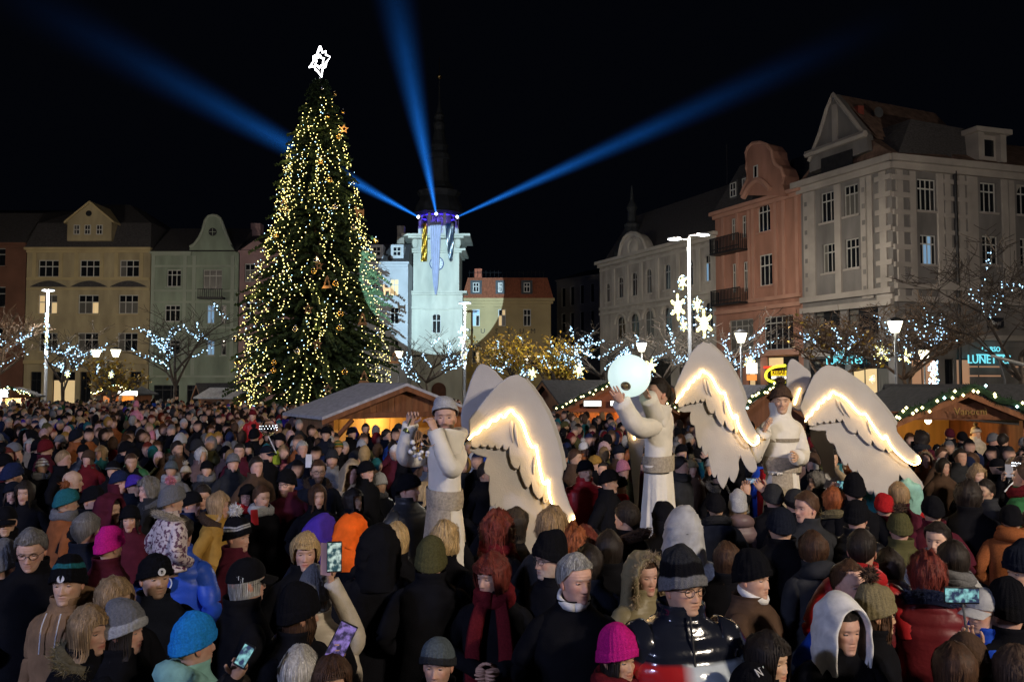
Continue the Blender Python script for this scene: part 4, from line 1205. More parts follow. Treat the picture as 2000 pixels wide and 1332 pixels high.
# baubles and wooden ornaments
BAUB = pm('gold_bauble', (.75, .48, .16), rough=.18, metal=1.0, var=.1)
BAUS = pm('silver_bauble', (.75, .72, .68), rough=.15, metal=1.0, var=.1)
WOODO = pm('ply_wood', (.30, .16, .075), rough=.6, var=.25, scale=3)
def on_tree(px, py):
    p = at(px, py, YX); z_ = p.z; R = xr_tree(z_); x = p.x - X0 - lean * z_ / ztop
    y = -math.sqrt(max(.04, (R * 1.06) ** 2 - min(R * 1.0, abs(x)) ** 2))
    q = at(px, py, YX + y)
    return q
bp_ = [(629, 174), (654, 184), (670, 219), (605, 247), (640, 227), (661, 268), (564, 302), (626, 316), (644, 352), (654, 405), (540, 462), (734, 470), (618, 509), (655, 554), (613, 530), (577, 643), (663, 641), (665, 613), (581, 686), (536, 708), (673, 727), (460, 662), (464, 706), (535, 724), (690, 445), (560, 365)]
WHERE = ('near the tip', 'in the upper third', 'at mid height', 'in the lower third')
for i, (px, py) in enumerate(bp_):
    p = on_tree(px, py); R = .14 if py > 250 else .11
    g_ = i % 3 != 0
    wz_ = WHERE[0 if py < 230 else 1 if py < 400 else 2 if py < 600 else 3]
    sd = 'on the green house side' if px < 590 else 'on the museum side' if px > 645 else 'in the middle'
    r = MB().ball((0, 0, 0), R, 14, 10).build('bauble', BAUB if g_ else BAUS, None, True); r.location = p
    tag(r, '%s bauble %s of christmas tree %s' % ('gold' if g_ else 'silver', wz_, sd), 'bauble', '%s baubles %s %s' % ('gold' if g_ else 'silver', wz_, sd))
    MB().lathe([(.03, 0), (.03, .05), (.01, .06)], 6, (0, 0, R * .97)).build('cap', METAL, r)
def wood_star(n=5):
    return [((.22 if k % 2 == 0 else .10) * math.sin(k * PI / n), (.22 if k % 2 == 0 else .10) * math.cos(k * PI / n)) for k in range(2 * n)]
def wood_tree():
    return [(0, .30), (.10, .14), (.06, .14), (.16, -.02), (.10, -.02), (.24, -.22), (-.24, -.22), (-.10, -.02), (-.16, -.02), (-.06, .14), (-.10, .14)]
def wood_deer():
    return [(-.2, .05), (-.24, .2), (-.16, .26), (-.12, .1), (.12, .08), (.16, .14), (.18, -.02), (.16, -.22), (.12, -.22), (.10, -.04), (-.08, -.04), (-.1, -.22), (-.14, -.22)]
def frame_of(pl, k=.55):
    c = np.mean(pl, 0); return [tuple(c + (np.array(p) - c) * k) for p in pl]
for i, (px, py, kind, lab) in enumerate(((603, 604, 'star', 'large wooden star at mid height of the christmas tree'), (624, 520, 'star', 'wooden star under a silver bauble on the christmas tree'), (640, 553, 'tree', 'wooden tree cut-out in the middle of the christmas tree'), (709, 625, 'tree', 'big wooden tree cut-out beside the floodlit turquoise branch'), (757, 567, 'deer', 'wooden deer cut-out hanging from the floodlit branch over the blue wall'), (712, 738, 'tree', 'wooden tree cut-out low behind the timber hut'), (642, 760, 'star', 'wooden star low above the timber hut roof'), (556, 402, 'tree', 'orange lit wooden tree cut-out high on the green house side'), (527, 758, 'star', 'wooden star in the lowest branches on the green house side'), (673, 254, 'star', 'small orange wooden star high on the christmas tree'), (704, 415, 'deer', 'orange wooden deer high on the museum side'), (771, 700, 'tree', 'tall wooden cut-out on the lowest branch beside the lantern'), (621, 673, 'star', 'small pale wooden star below the middle of the christmas tree'))):
    p = on_tree(px, py)
    pl = {'star': wood_star, 'tree': wood_tree, 'deer': wood_deer}[kind](); pl = [(a * 1.1, b * 1.1) for a, b in pl]
    mb = MB()
    if kind != 'deer':
        q = frame_of(pl)
        n = len(pl)
        for k in range(n):
            a, b, c, d = pl[k], pl[(k + 1) % n], q[(k + 1) % n], q[k]
            mb.add([(a[0], -.02, a[1]), (b[0], -.02, b[1]), (c[0], -.02, c[1]), (d[0], -.02, d[1]), (a[0], .02, a[1]), (b[0], .02, b[1]), (c[0], .02, c[1]), (d[0], .02, d[1])],
                   np.array([(0, 1, 2, 3), (7, 6, 5, 4), (0, 4, 5, 1), (3, 2, 6, 7)]))
    else:
        mb.prism(pl, lambda u, v: (u, -.02, v), lambda u, v: (u, .02, v))
    r = mb.build('wooden_ornament', WOODO); r.location = p + Vector((0, -.12, 0)); r.rotation_euler = (0, 0, rr.uniform(-.5, .5))
    tag(r, lab, 'ornament', 'wooden ornaments on the christmas tree')

# ------------------------------------------------------------------ timber huts
PLK = [pm('hut_plank_%d' % i, c, rough=.6, var=.3, scale=1.6, bump=.3, bscale=14, stretch=(5, 5, .6)) for i, c in enumerate(((.22, .085, .035), (.19, .072, .03), (.24, .10, .042), (.175, .062, .026)))]
HUTIN = pm('hut_pine_inside', (.45, .25, .08), rough=.6, var=.2, scale=1.5, stretch=(4, 4, .5))
FELT = pm('grey_roof_felt', (.46, .46, .50), rough=.9, var=.22, scale=9, bump=.4, bscale=60)
FELTD = pm('dark_roof_felt', (.055, .055, .06), rough=.9, var=.25, scale=9, bump=.4, bscale=60)
GARL = pm('pine_garland', (.02, .045, .02), rough=.9, var=.4, scale=20)


def hut(name_label, apex, rot, W2, D_, ze, zr_, m_roof=FELTD, planks=0, light=40, lcol=(1.0, .62, .22), garland=None, open_z=(.95, None), over=.35, side_open=False, wood=None):
    """front gable faces local -y; apex: world xy of the front gable tip"""
    wood = wood or PLK[1]
    r = empty('market_hut', name_label, 'market hut', (apex[0], apex[1], 0), rot, 'timber market huts')
    zo = open_z[1] or ze - .12
    mb = MB()
    for sx in (-1, 1):
        x = sx * (W2 - .3); mb.box((x - .06, .0, 0), (x + .06, .12, ze)); mb.box((x - .06, D_ - .12, 0), (x + .06, D_, ze))
        mb.box((x - .05, .12, 0), (x + .05, D_ - .12, ze - .1))
    mb.box((-W2 + .36, D_ - .08, 0), (W2 - .36, D_ - .02, ze))
    mb.box((-W2 + .36, .02, 0), (W2 - .36, .08, open_z[0]))
    mb.box((-W2 + .24, -.02, zo), (W2 - .24, .10, zo + .14))
    mb.build('wall', wood, r)
    MB().box((-W2 + .4, .12, open_z[0] - .04), (W2 - .4, .5, open_z[0])).build('counter', PLK[2], r)
    MB().box((-W2 + .42, D_ - .12, .1), (W2 - .42, D_ - .085, ze - .05)).build('back_lining', HUTIN, r)
    slope = (zr_ - ze) / W2
    if planks:
        n = planks; xs = np.linspace(-W2 + .02, W2 - .02, n + 1)
        for k in range(n):
            x0, x1 = xs[k] + .004, xs[k + 1] - .004
            zt0, zt1 = zr_ - abs(x0) * slope - .1, zr_ - abs(x1) * slope - .1
            zb = zo + .142
            if max(zt0, zt1) < zb + .03: continue
            zt0, zt1 = max(zt0, zb + .01), max(zt1, zb + .01)
            y = .02 + .006 * ((k * 7) % 3 - 1)
            pl = [(x0, zb), (x1, zb), (x1, zt1), (x0, zt0)]
            q = MB(); q.prism(pl, lambda u, v: (u, y, v), lambda u, v: (u, y + .03, v)); q.build('plank', PLK[(k * 5 + k // 3) % 4], r)
    else:
        outline(r, [(-W2 + .1, ze + .02), (W2 - .1, ze + .02), (0, zr_ - .1)], .01, .05, wood, 'gable_board')
    # roof slopes with thickness
    for sx in (-1, 1):
        e = sx * (W2 + .05)
        pl = [(0, zr_), (e, ze - .05 * slope), (e, ze - .05 * slope - .07), (0, zr_ - .07)]
        if sx < 0: pl = pl[::-1]
        mb = MB(); mb.prism(pl, lambda u, v: (u, -over, v), lambda u, v: (u, D_ + .2, v)); mb.build('roof_slope', m_roof, r)
        pl = [(0, zr_ - .072), (e, ze - .05 * slope - .072), (e, ze - .05 * slope - .19), (0, zr_ - .19)]
        if sx < 0: pl = pl[::-1]
        mb = MB(); mb.prism(pl, lambda u, v: (u, -over + .01, v), lambda u, v: (u, -over + .045, v)); mb.build('barge_board', PLK[0], r)
    if light:
        lamp('POINT', (0, D_ * .45, ze - .25), light, lcol, .15, None, r)
        lb = MB().lathe([(.02, .1), (.07, .02), (.07, -.03), (.02, -.08)], 8, (0, D_ * .45, ze - .05)).build('ceiling_bulb', em('hut_bulb', (1.0, .8, .5), 8, False), r)
    if garland:
        s_ = empty('garland', garland, 'garland', (apex[0], apex[1], 0), rot, 'pine garlands with bulbs on the huts')
        pts = [(x, -over - .06, zr_ - abs(x) * slope + .02 + .03 * math.sin(x * 9)) for x in np.linspace(-W2 - .05, W2 + .05, 40)]
        mb = MB(); mb.tube(pts, .07, 6)
        rr = random.Random(int(apex[0] * 100))
        V = []; Fq = []; n = 0
        for p in pts:
            for _ in range(14):
                d = arr(rr.gauss(0, 1), rr.gauss(0, 1), rr.gauss(0, 1)); d /= np.linalg.norm(d); s2 = np.cross(d, arr(.3, .5, .8)) * .02
                P = arr(*p) + arr(rr.uniform(-.05, .05), 0, 0); V += [P - s2, P + s2, P + d * .16]; Fq.append((n, n + 1, n + 2)); n += 3
        mb.add(np.array(V), np.array(Fq)); mb.build('pine_sprigs', GARL, s_)
        C = [arr(*p) + arr(rr.uniform(-.06, .06), -.08, rr.uniform(-.08, .08)) for p in pts for _ in range(1) if rr.random() < .8]
        cols = [(.5, .9, .9) if rr.random() < .12 else (1.0, .85, .40) for _ in C]
        o = MB().octas(C, .035, col=cols).build('bulbs', BULB, s_, cols=True); o['kind'] = 'stuff'
    return r


p0 = at(783, 748, 20)
MAINHUT = hut('timber hut with grey felt roof beside the christmas tree', (p0.x, 20.0), .58, 2.06, 2.3, 1.96, at(783, 748, 20).z, FELT, planks=26, light=55, lcol=(1.0, .66, .25), open_z=(.8, 1.86))
mb = MB(); mb.tube([(-1.72, -.02, 1.35), (-1.25, -.02, 1.84)], .06, 4); mb.build('brace', PLK[0], MAINHUT)
for k, (x0, x1) in enumerate(((-1.7, -1.0), (-.98, -.3), (-.28, .4), (.42, 1.1), (1.12, 1.7))):
    MB().box((x0, 1.5, .1), (x1, 1.53, 1.9)).build('inner_board', HUTIN, MAINHUT)
def hut_px(px, py, Y, *a, **k):
    p = at(px, py, Y); return hut(a[0], (p.x, Y), k.pop('rot', 0), *a[1:], zr_=p.z, **k)
hut_px(232, 751, 48, 'small bright hut with lit garland before the ochre house', 1.25, 2.2, 2.0, light=130, garland='garland of warm bulbs on the small bright hut before the ochre house', lcol=(1.0, .6, .25))
hut_px(395, 748, 46, 'hut with dark roof and yellow lit gable before the green house', .85, 2.4, 1.85, light=90, rot=-.9, garland=None, lcol=(1.0, .75, .3))
hut_px(480, 757, 44, 'grey roofed hut behind the lowest branches of the christmas tree', 1.2, 2.2, 1.9, m_roof=FELT, light=20, rot=1.2)
hut_px(20, 757, 46, 'brightly lit hut at the edge before the brown red house', 1.2, 2.2, 1.9, light=260, garland='garland of bulbs on the brightly lit hut at the edge', lcol=(.85, 1.0, .95), rot=.3)
hut_px(1075, 742, 30, 'dark roofed hut directly behind the wings of the bearded angel', 1.75, 3.2, 1.75, light=10, rot=-1.15)
hut_px(1205, 742, 27, 'red lit hut with garland behind the glowing white ball', 1.95, 2.6, 1.85, light=85, lcol=(1.0, .50, .16), garland='garland of bulbs on the red lit hut behind the glowing ball', wood=pm('red_hut_wood', (.36, .10, .035), rough=.6, var=.25, scale=2))
hut_px(1300, 752, 28, 'plain hut behind the long robed angel holding the ball', 1.4, 2.4, 1.9, light=14, rot=.4)
hut_px(1498, 752, 20, 'brown hut with round garland between two angel wings', 1.15, 2.4, 1.75, light=32, m_roof=FELT, garland='garland of bulbs on the brown hut between two angels')
hut_px(1873, 757, 16.5, 'large dark hut with warm lit opening and garland', 1.62, 2.8, 1.95, light=42, garland='garland of bulbs on the large dark hut', open_z=(.9, 2.0))
hut_px(1660, 752, 24, 'dark roofed hut behind the wings of the angel in the bobble hat', 2.1, 3.2, 1.75, light=0, rot=1.25)
hut_px(1995, 750, 22, 'dark roofed hut beside the large dark hut', 2.6, 3.2, 1.7, light=0, rot=1.3)
LT = em('white_light_panel', (1, .97, .85), 3.0)
for px0, px1, y0, y1, Y, lab in ((1141, 1174, 783, 793, 26.6, 'white lit menu panel in the red lit hut'), (1193, 1214, 783, 792, 26.6, 'small pale lit panel in the red lit hut'), (230, 268, 764, 772, 47.5, 'bright white shelf light in the small hut before the ochre house')):
    a, b = at(px0, y1, Y), at(px1, y0, Y)
    o = empty('lit_sign', lab, 'sign', a); MB().box((0, 0, 0), (b.x - a.x, .05, b.z - a.z)).build('panel', LT, o); MB().box((-.03, .051, -.03), (b.x - a.x + .03, .09, b.z - a.z + .03)).build('panel_frame', DARKMETAL, o)
sgn = text(None, 'Vanocni', .2, at(1895, 810, 16.2), pm('gold_hut_letter', (.30, .18, .05)), 'hut_sign'); tag(sgn, 'dim gold lettering over the opening of the large dark hut', 'sign')

fq = at(3, 768, 43)
r = empty('floodlight', 'dazzling white floodlight on a short mast at the edge by the brightly lit hut', 'floodlight', (fq.x, 43, 0))
MB().tube([(0, 0, 0), (0, 0, fq.z - .2)], .04, 6).build('mast', METAL, r)
MB().box((-.3, .06, fq.z - .2), (.3, .2, fq.z + .2)).build('housing', DARKMETAL, r)
MB().box((-.27, .03, fq.z - .17), (.27, .058, fq.z + .17)).build('lamp_glass', em('flood_glass', (.85, 1.0, .97), 14, False), r)
lamp('POINT', (0, -.3, fq.z), 700, (.80, 1.0, .96), .2, None, r)

# floodlight on a stick at the market side and rim of white light
fl = at(1958, 702, 24)
r = empty('floodlight', 'unlit pale floodlight arm on a slanting stand beside the optician sign', 'floodlight', (fl.x, 24, 0))
mb = MB(); mb.tube([(.05, 0, fl.z - .6), (-.12, 0, fl.z)], .03, 6); mb.tube([(.05, 0, 0), (.05, 0, fl.z - .6)], .035, 6); mb.build('stand', METAL, r)
mb = MB(); mb.tube([(-.3, 0, fl.z + .1), (.55, -.1, fl.z - .16)], [.09, .12], 8, flat=.45); mb.build('housing', pm('pale_housing', (.5, .5, .46)), r)

# ------------------------------------------------------------------ searchlights on the tower
def beam_mat(name, r0, strength):
    m = bpy.data.materials.new(name); m.use_nodes = True
    nt = m.node_tree; nt.nodes.clear(); N, L = nt.nodes.new, nt.links.new
    out = N('ShaderNodeOutputMaterial'); e = N('ShaderNodeEmission'); e.inputs['Color'].default_value = (.012, .17, .72, 1)
    tc = N('ShaderNodeTexCoord'); sp_ = N('ShaderNodeSeparateXYZ'); L(tc.outputs['Object'], sp_.inputs[0])
    # rho = sqrt(x^2+y^2) / (r0 + k z): dim towards the rim; along z the painted glow spreads and fades
    def math_(op, a, b=None):
        n = N('ShaderNodeMath'); n.operation = op
        for i, v in enumerate((a, b)):
            if v is None: continue
            if isinstance(v, (int, float)): n.inputs[i].default_value = v
            else: L(v, n.inputs[i])
        return n.outputs[0]
    x2 = math_('MULTIPLY', sp_.outputs[0], sp_.outputs[0]); y2 = math_('MULTIPLY', sp_.outputs[1], sp_.outputs[1])
    rho = math_('SQRT', math_('ADD', x2, y2))
    rz = math_('ADD', math_('MULTIPLY', sp_.outputs[2], r0[1]), r0[0])
    q = math_('DIVIDE', rho, rz)
    fall = math_('POWER', math_('MAXIMUM', math_('SUBTRACT', 1.0, q), 0.0), 2.3)
    ln = math_('DIVIDE', strength, math_('POWER', rz, 1.15))
    ext = math_('POWER', math_('MAXIMUM', math_('SUBTRACT', 1.0, math_('DIVIDE', sp_.outputs[2], r0[2])), 0.0), 2.1)
    no = N('ShaderNodeTexNoise'); no.inputs['Scale'].default_value = .12; L(tc.outputs['Object'], no.inputs['Vector'])
    s_ = math_('MULTIPLY', math_('MULTIPLY', fall, ln), math_('MULTIPLY', ext, math_('ADD', .55, math_('MULTIPLY', no.outputs['Fac'], .9))))
    L(s_, e.inputs['Strength']); L(e.outputs[0], out.inputs['Volume'])
    return m


SPB = em('searchlight_lens', (.75, .8, 1.0), 6)
for i, (px, py, tx, ty, tY, L_, k, stg, lab) in enumerate((
        (817, 424, 120, 40, 34, 54, .034, .95, 'blue searchlight beam passing behind the christmas tree'),
        (852, 418, 760, -60, 44, 46, .046, 1.0, 'blue searchlight beam rising beside the tower spire'),
        (893, 424, 1700, 60, 40, 50, .032, .85, 'blue searchlight beam sweeping over the museum wing'))):
    Y0 = 80.25
    p = at(px, py, Y0); q = at(tx, ty, tY); d = (q - p).normalized()
    cr = empty('searchlight', ('searchlight on the tower gallery nearest the christmas tree', 'middle searchlight on the tower gallery', 'searchlight on the tower gallery nearest the museum wing')[i], 'searchlight', p)
    R_ = d.to_track_quat('Z', 'Y').to_euler()
    hd = MB().lathe([(.10, -.5), (.2, -.4), (.24, -.1), (.24, 0.0)], 12).build('lamp_housing', DARKMETAL, cr, True); hd.rotation_euler = R_
    ln = MB().lathe([(.001, .0), (.16, .005)], 12).build('lens', SPB, cr); ln.rotation_euler = R_
    MB().box((-.05, -.05, -.9), (.05, .05, -.2)).build('yoke', DARKMETAL, cr)
    mb = MB(); mb.lathe([(.12, .1), (.12 + k * L_, L_)], 24)
    b = mb.build('light_beam', beam_mat('beam_glow_%d' % i, (.12, k, L_), stg), None, True)  # self-glowing cone stands in for haze lit by the searchlight
    b.location = p; b.rotation_euler = R_
    tag(b, lab, 'light beam', 'blue searchlight beams', 'stuff')
for px_, py_ in ((826, 436), (852, 432), (880, 436)):
    p = at(px_, py_, 80.85); lamp('POINT', p, 22, (.10, .05, 1.0), .1, name='gallery_glow')
    p = at(px_, py_ + 12, 80.2); lamp('POINT', p, 6, (.30, .28, 1.0), .1, name='gallery_glow')

# the white follow spot on the stage that lights the museum tower
ps = Vector((-1.35, -.6, 4.4))
tgt = at(858, 567, 80)
fs = empty('follow_spot', 'white follow spot on a stand aimed at the museum tower', 'spotlight', (ps.x, ps.y, 0))
mb = MB(); mb.tube([(0, 0, 0), (0, 0, ps.z - .2)], .03, 6); mb.build('stand', DARKMETAL, fs)
hd = MB().lathe([(.12, -.6), (.17, -.5), (.17, -.05)], 12).build('housing', DARKMETAL, fs, True); hd.location = (0, 0, ps.z); hd.rotation_euler = (tgt - ps).to_track_quat('Z', 'Y').to_euler()
lamp('SPOT', ps, SPOT_POWER, (.55, .82, 1.0), .012, tgt, None, cone=math.radians(9.0), blend=.03, name='follow_spot_light')

# ------------------------------------------------------------------ people: shapes
C_ = dict(black=(.007, .007, .009), ink=(.010, .012, .02), navy=(.015, .022, .06), charcoal=(.026, .027, .031), grey=(.15, .15, .16), lightgrey=(.36, .36, .37), white=(.62, .61, .60),
          cream=(.48, .42, .33), beige=(.34, .26, .17), brown=(.075, .045, .03), tan=(.22, .13, .07), rust=(.26, .085, .03), orange=(.85, .13, .015), red=(.36, .015, .018), darkred=(.12, .012, .016),
          maroon=(.07, .012, .022), magenta=(.52, .015, .20), pink=(.60, .22, .28), palepink=(.50, .33, .33), purple=(.06, .03, .30), blue=(.02, .07, .42), sky=(.02, .22, .60), teal=(.02, .12, .14), mint=(.22, .42, .38),
          green=(.03, .12, .045), olive=(.075, .07, .03), khaki=(.20, .165, .09), yellow=(.58, .40, .04), lime=(.42, .50, .04), mauve=(.13, .085, .085), slate=(.085, .105, .12), ochre=(.32, .18, .04),
          blond=(.44, .30, .14), fair=(.28, .18, .09), dark=(.018, .012, .009), chestnut=(.06, .028, .014), redhair=(.13, .022, .014), ginger=(.24, .065, .02), silver=(.34, .33, .31), salt=(.15, .14, .13), silverlight=(.46, .44, .41))
SKIN = colmat('skin', rough=.55, spec=.35, var=.10, vscale=40)
CLOTH = colmat('woven_cloth', rough=.95, spec=.05, bump=.35, bscale=160, var=.18, vscale=14)
KNIT = colmat('knitted_wool', rough=1.0, spec=.05, bump=.7, bscale=220, var=.22, vscale=90)
PUFF = colmat('quilted_nylon', rough=.45, spec=.28, bump=.25, bscale=40, var=.12, vscale=12)
GLOSS = colmat('lacquered_nylon', rough=.16, spec=.7, bump=.8, bscale=9, var=.1, vscale=10)
HAIR = colmat('hair', rough=.6, spec=.3, bump=.3, bscale=30, stretch=(9, 9, 1.2), var=.35, vscale=12)
FUR = colmat('fur', rough=.9, spec=.2, var=.3, vscale=60)
RIMS = pm('spectacle_rims', (.01, .01, .01), rough=.3)
LENS = pm('dark_lens', (.02, .015, .01), rough=.1, spec=.5)

_ZT = arr(-.10, -.07, -.03, -.012, 0, .012, .03, .05, .07, .09, .11, .13, .155, .18, .205, .222, .232, .2352)
_W = arr(.078, .060, .056, .050, .036, .045, .055, .061, .066, .0705, .0735, .0755, .076, .072, .059, .038, .016, .001)
_YF = arr(.050, .032, .028, .046, .074, .087, .0865, .0885, .0875, .088, .088, .0915, .0915, .083, .062, .035, .012, .0005)
_YB = arr(.078, .072, .064, .060, .058, .058, .060, .066, .078, .088, .097, .101, .100, .092, .070, .042, .016, .0005)
def _sp(T):
    z = np.linspace(_ZT[0], _ZT[-1], 240); v = np.interp(z, _ZT, T); k = np.ones(7) / 7
    s = np.convolve(np.pad(v, 3, 'edge'), k, 'valid'); m = z > .19; s[m] = v[m]
    return z, s
_PW, _PF, _PB = _sp(_W), _sp(_YF), _sp(_YB)
def hw(z): return np.interp(z, *_PW)
def hf(z): return np.interp(z, *_PF)
def hb(z): return np.interp(z, *_PB)
def sgnpow(v, p): return np.sign(v) * np.abs(v) ** p
def G2(x, z, x0, z0, sx, sz): return np.exp(-((x - x0) / sx) ** 2 - ((z - z0) / sz) ** 2)
def sstep(x, a, b): t = np.clip((x - a) / (b - a), 0, 1); return t * t * (3 - 2 * t)


class Pose:
    """turns head-space points (chin at 0, face to +y) into the person's own space"""
    def __init__(s, yaw=0, pitch=0, hs=1.06, chin=1.488, roll=0):
        s.R = np.array((Matrix.Rotation(yaw, 3, 'Z') @ Matrix.Rotation(pitch, 3, 'X') @ Matrix.Rotation(roll, 3, 'Y'))); s.hs, s.chin = hs, chin

    def __call__(s, P, w=None):
        P = np.asarray(P, float); shp = P.shape; P = P.reshape(-1, 3) * s.hs
        piv = arr(0, -.015, -.02); Q = (P - piv) @ s.R.T + piv
        if w is not None: w = np.asarray(w).reshape(-1, 1); Q = P * (1 - w) + Q * w
        return (Q + arr(0, 0.012, s.chin)).reshape(shp)


SEG = {0: (54, 54), 1: (32, 32), 2: (20, 20)}


def body_mesh(mb, ps, lod, rs, skin, brow, sex='m', beard=0.0, beardc=None, wide=1.0, smile=0.0, old=0.0, mouth_open=0.0, slim=1.0):
    nc, nr = SEG[lod]
    u = np.linspace(0, 2 * PI, nc, endpoint=False); a = u - .5 * np.sin(u)
    z = np.concatenate([.2352 - .05 * (np.linspace(0, 1, max(5, nr // 7)) ** 1.6), np.linspace(.178, -.012, nr - max(5, nr // 7) - 4), [-.03, -.05, -.075, -.10]])
    jm = {'m': 1.0, 'f': .93, 'c': .97}[sex] * wide; jt = 1.0 + (wide - 1) * .4; jaw = jt + (jm - jt) * sstep(z, .12, .06)
    Wd, Yf, Yb = hw(z) * jaw, hf(z), hb(z)
    if sex == 'c': Yf = Yf - .006 * sstep(z, .105, .07)
    p = 2 / 2.25
    X = Wd[:, None] * sgnpow(np.sin(a), p)[None]
    c = np.cos(a)[None]
    Y = np.where(c > 0, Yf[:, None], Yb[:, None]) * sgnpow(c, p)
    Z = np.repeat(z[:, None], nc, 1)
    f = sstep(c, .05, .45) * np.ones_like(X)
    nz = {'m': 1.0, 'f': .82, 'c': .6}[sex] * rs.uniform(.9, 1.15)
    nose = .020 * nz * np.exp(-(X / (.0085 + .007 * sstep(Z, .105, .075))) ** 2) * sstep(Z, .128, .080) * sstep(Z, .064, .074)
    nose += .006 * nz * (G2(X, Z, .013, .074, .007, .007) + G2(X, Z, -.013, .074, .007, .007))
    sock = -.0115 * (G2(X, Z, .031, .118, .017, .012) + G2(X, Z, -.031, .118, .017, .012))
    browb = (.0055 if sex == 'm' else .003) * (G2(X, Z, .028, .136, .022, .008) + G2(X, Z, -.028, .136, .022, .008))
    cheek = (.004 + .004 * smile) * (G2(X, Z, .042, .086, .018, .016) + G2(X, Z, -.042, .086, .018, .016))
    mw = .023 + .004 * smile
    zm = .049 + .006 * smile * (X / mw) ** 2
    lips = .0045 * np.exp(-(X / mw) ** 4) * (np.exp(-((Z - zm - .006) / .005) ** 2) + 1.15 * np.exp(-((Z - zm + .006) / .006) ** 2))
    line = -(.005 + .012 * mouth_open) * np.exp(-(X / mw) ** 4) * np.exp(-((Z - zm) / (.0028 + .005 * mouth_open)) ** 2)
    fold = -.0035 * (smile + old * .8) * (np.exp(-((np.abs(X) - .030 - .25 * (.075 - Z)) / .005) ** 2) * sstep(Z, .04, .055) * sstep(Z, .085, .07))
    chin = .004 * G2(X, Z, 0, .014, .016, .012)
    Y = Y + f * (nose + sock + browb + cheek + lips + line + fold + chin)
    if old: Y += f * old * .0012 * np.sin(Z * 420) * (Z > .14)
    # colours
    S = np.array(skin)
    Cc = np.tile(S, (*X.shape, 1))
    def mixc(m, col):
        nonlocal Cc
        m = np.clip(m * f, 0, 1)[..., None]; Cc = Cc * (1 - m) + np.array(col) * m
    mixc(.55 * (G2(X, Z, .045, .085, .022, .02) + G2(X, Z, -.045, .085, .022, .02)) + .5 * G2(X, Z, 0, .078, .014, .014), S * arr(1.02, .74, .70))
    lipm = np.exp(-(X / mw) ** 4) * np.exp(-((Z - zm) / .0115) ** 2)
    mixc((.9 if sex == 'f' else .6) * lipm, S * (arr(.80, .38, .38) if sex == 'f' else arr(.82, .58, .54)))
    mixc(np.exp(-(X / (mw * .95)) ** 4) * np.exp(-((Z - zm) / (.0022 + .006 * mouth_open)) ** 2), S * arr(.25, .14, .13))
    mixc((.55 if sex != 'm' else .8) * (G2(X, Z, .029, .1355 + 0, .019, .0042) + G2(X, Z, -.029, .1355, .019, .0042)), np.array(brow))
    if beard:
        bm = sstep(Z, .075, .06) * (1 - .9 * lipm) * sstep(Z, -.03, -.005)
        ch = np.exp(-((np.abs(X) - .0) / .03) ** 4) * np.exp(-((Z - .0625) / .006) ** 2)
        side = sstep(np.abs(X), .048, .062) * sstep(Z, .11, .08)
        bm = np.clip(np.maximum(np.maximum(bm * sstep(c, -.15, .15), ch), side * sstep(c, -.05, .2)) * beard, 0, 1)
        Cc = Cc * (1 - bm[..., None]) + np.array(beardc or brow) * bm[..., None]
        if beard > .7:
            n_ = np.sin(X * 900 + Z * 300) * np.sin(Z * 800 - X * 200) * .0018
            Y += bm * (.008 + n_) * np.maximum(c, 0); X = X * (1 + .06 * bm); Z = Z - .012 * bm * sstep(Z, .05, .0)
    wgt = sstep(Z, -.09, -.005)
    P = ps(np.stack([X, Y, Z], -1), wgt)
    # torso under the clothes
    T = []
    for zz, w_, d_ in ((1.37, .15, .09), (1.30, .17, .10), (1.1, .16, .10), (.95, .155, .10), (.84, .13, .09)):
        w_ *= .85 * slim; d_ *= .85 * slim
        T.append(np.stack([w_ * sgnpow(np.sin(a), p), d_ * sgnpow(np.cos(a), p), np.full(nc, zz)], -1))
    P = np.concatenate([P, np.array(T)], 0); Cc = np.concatenate([Cc, np.tile(S, (len(T), nc, 1))], 0)
    mb.grid(P, True, True, True, col=Cc)
    if lod < 2:
        for sx in (-1, 1):
            n = 10 if lod == 0 else 8; m = 9 if lod == 0 else 7
            ph = np.linspace(-PI / 2 + .1, PI / 2 - .1, m); t = np.linspace(0, 2 * PI, n, endpoint=False)
            L = np.stack([np.cos(ph)[:, None] * np.cos(t), np.cos(ph)[:, None] * np.sin(t), np.repeat(np.sin(ph)[:, None], n, 1)], -1)
            cx = arr(sx * .031, .0735, .1175 - .002 * smile)
            ec = np.where((np.hypot(L[..., :1] * .0135, L[..., 2:] * .008) < .0068), arr(.018, .013, .010), arr(.36, .32, .30)); ec = np.where((L[..., 2:] > .05) & (L[..., 2:] <= .34), arr(.02, .014, .012), ec)
            lid = L[..., 2:] > (.30 if not smile else .1); ec = np.where(lid | (L[..., 2:] < -.55), S * .82, ec)
            mb.grid(ps(L * arr(.0140, .0105, .0082) + cx), True, True, True, col=ec)
            e = np.stack([np.cos(ph)[:, None] * np.cos(t) * .008, np.cos(ph)[:, None] * np.sin(t) * .016, np.repeat(np.sin(ph)[:, None], n, 1) * .028], -1)
            e[..., 1] -= e[..., 2] * .25; e[..., 0] += sx * (.075 * wide ** .4) + sx * .25 * np.maximum(-e[..., 1], 0)
            mb.grid(ps(e + arr(0, -.008, .10)), True, True, True, col=np.tile(S * arr(1.02, .82, .78), (m, n, 1)))


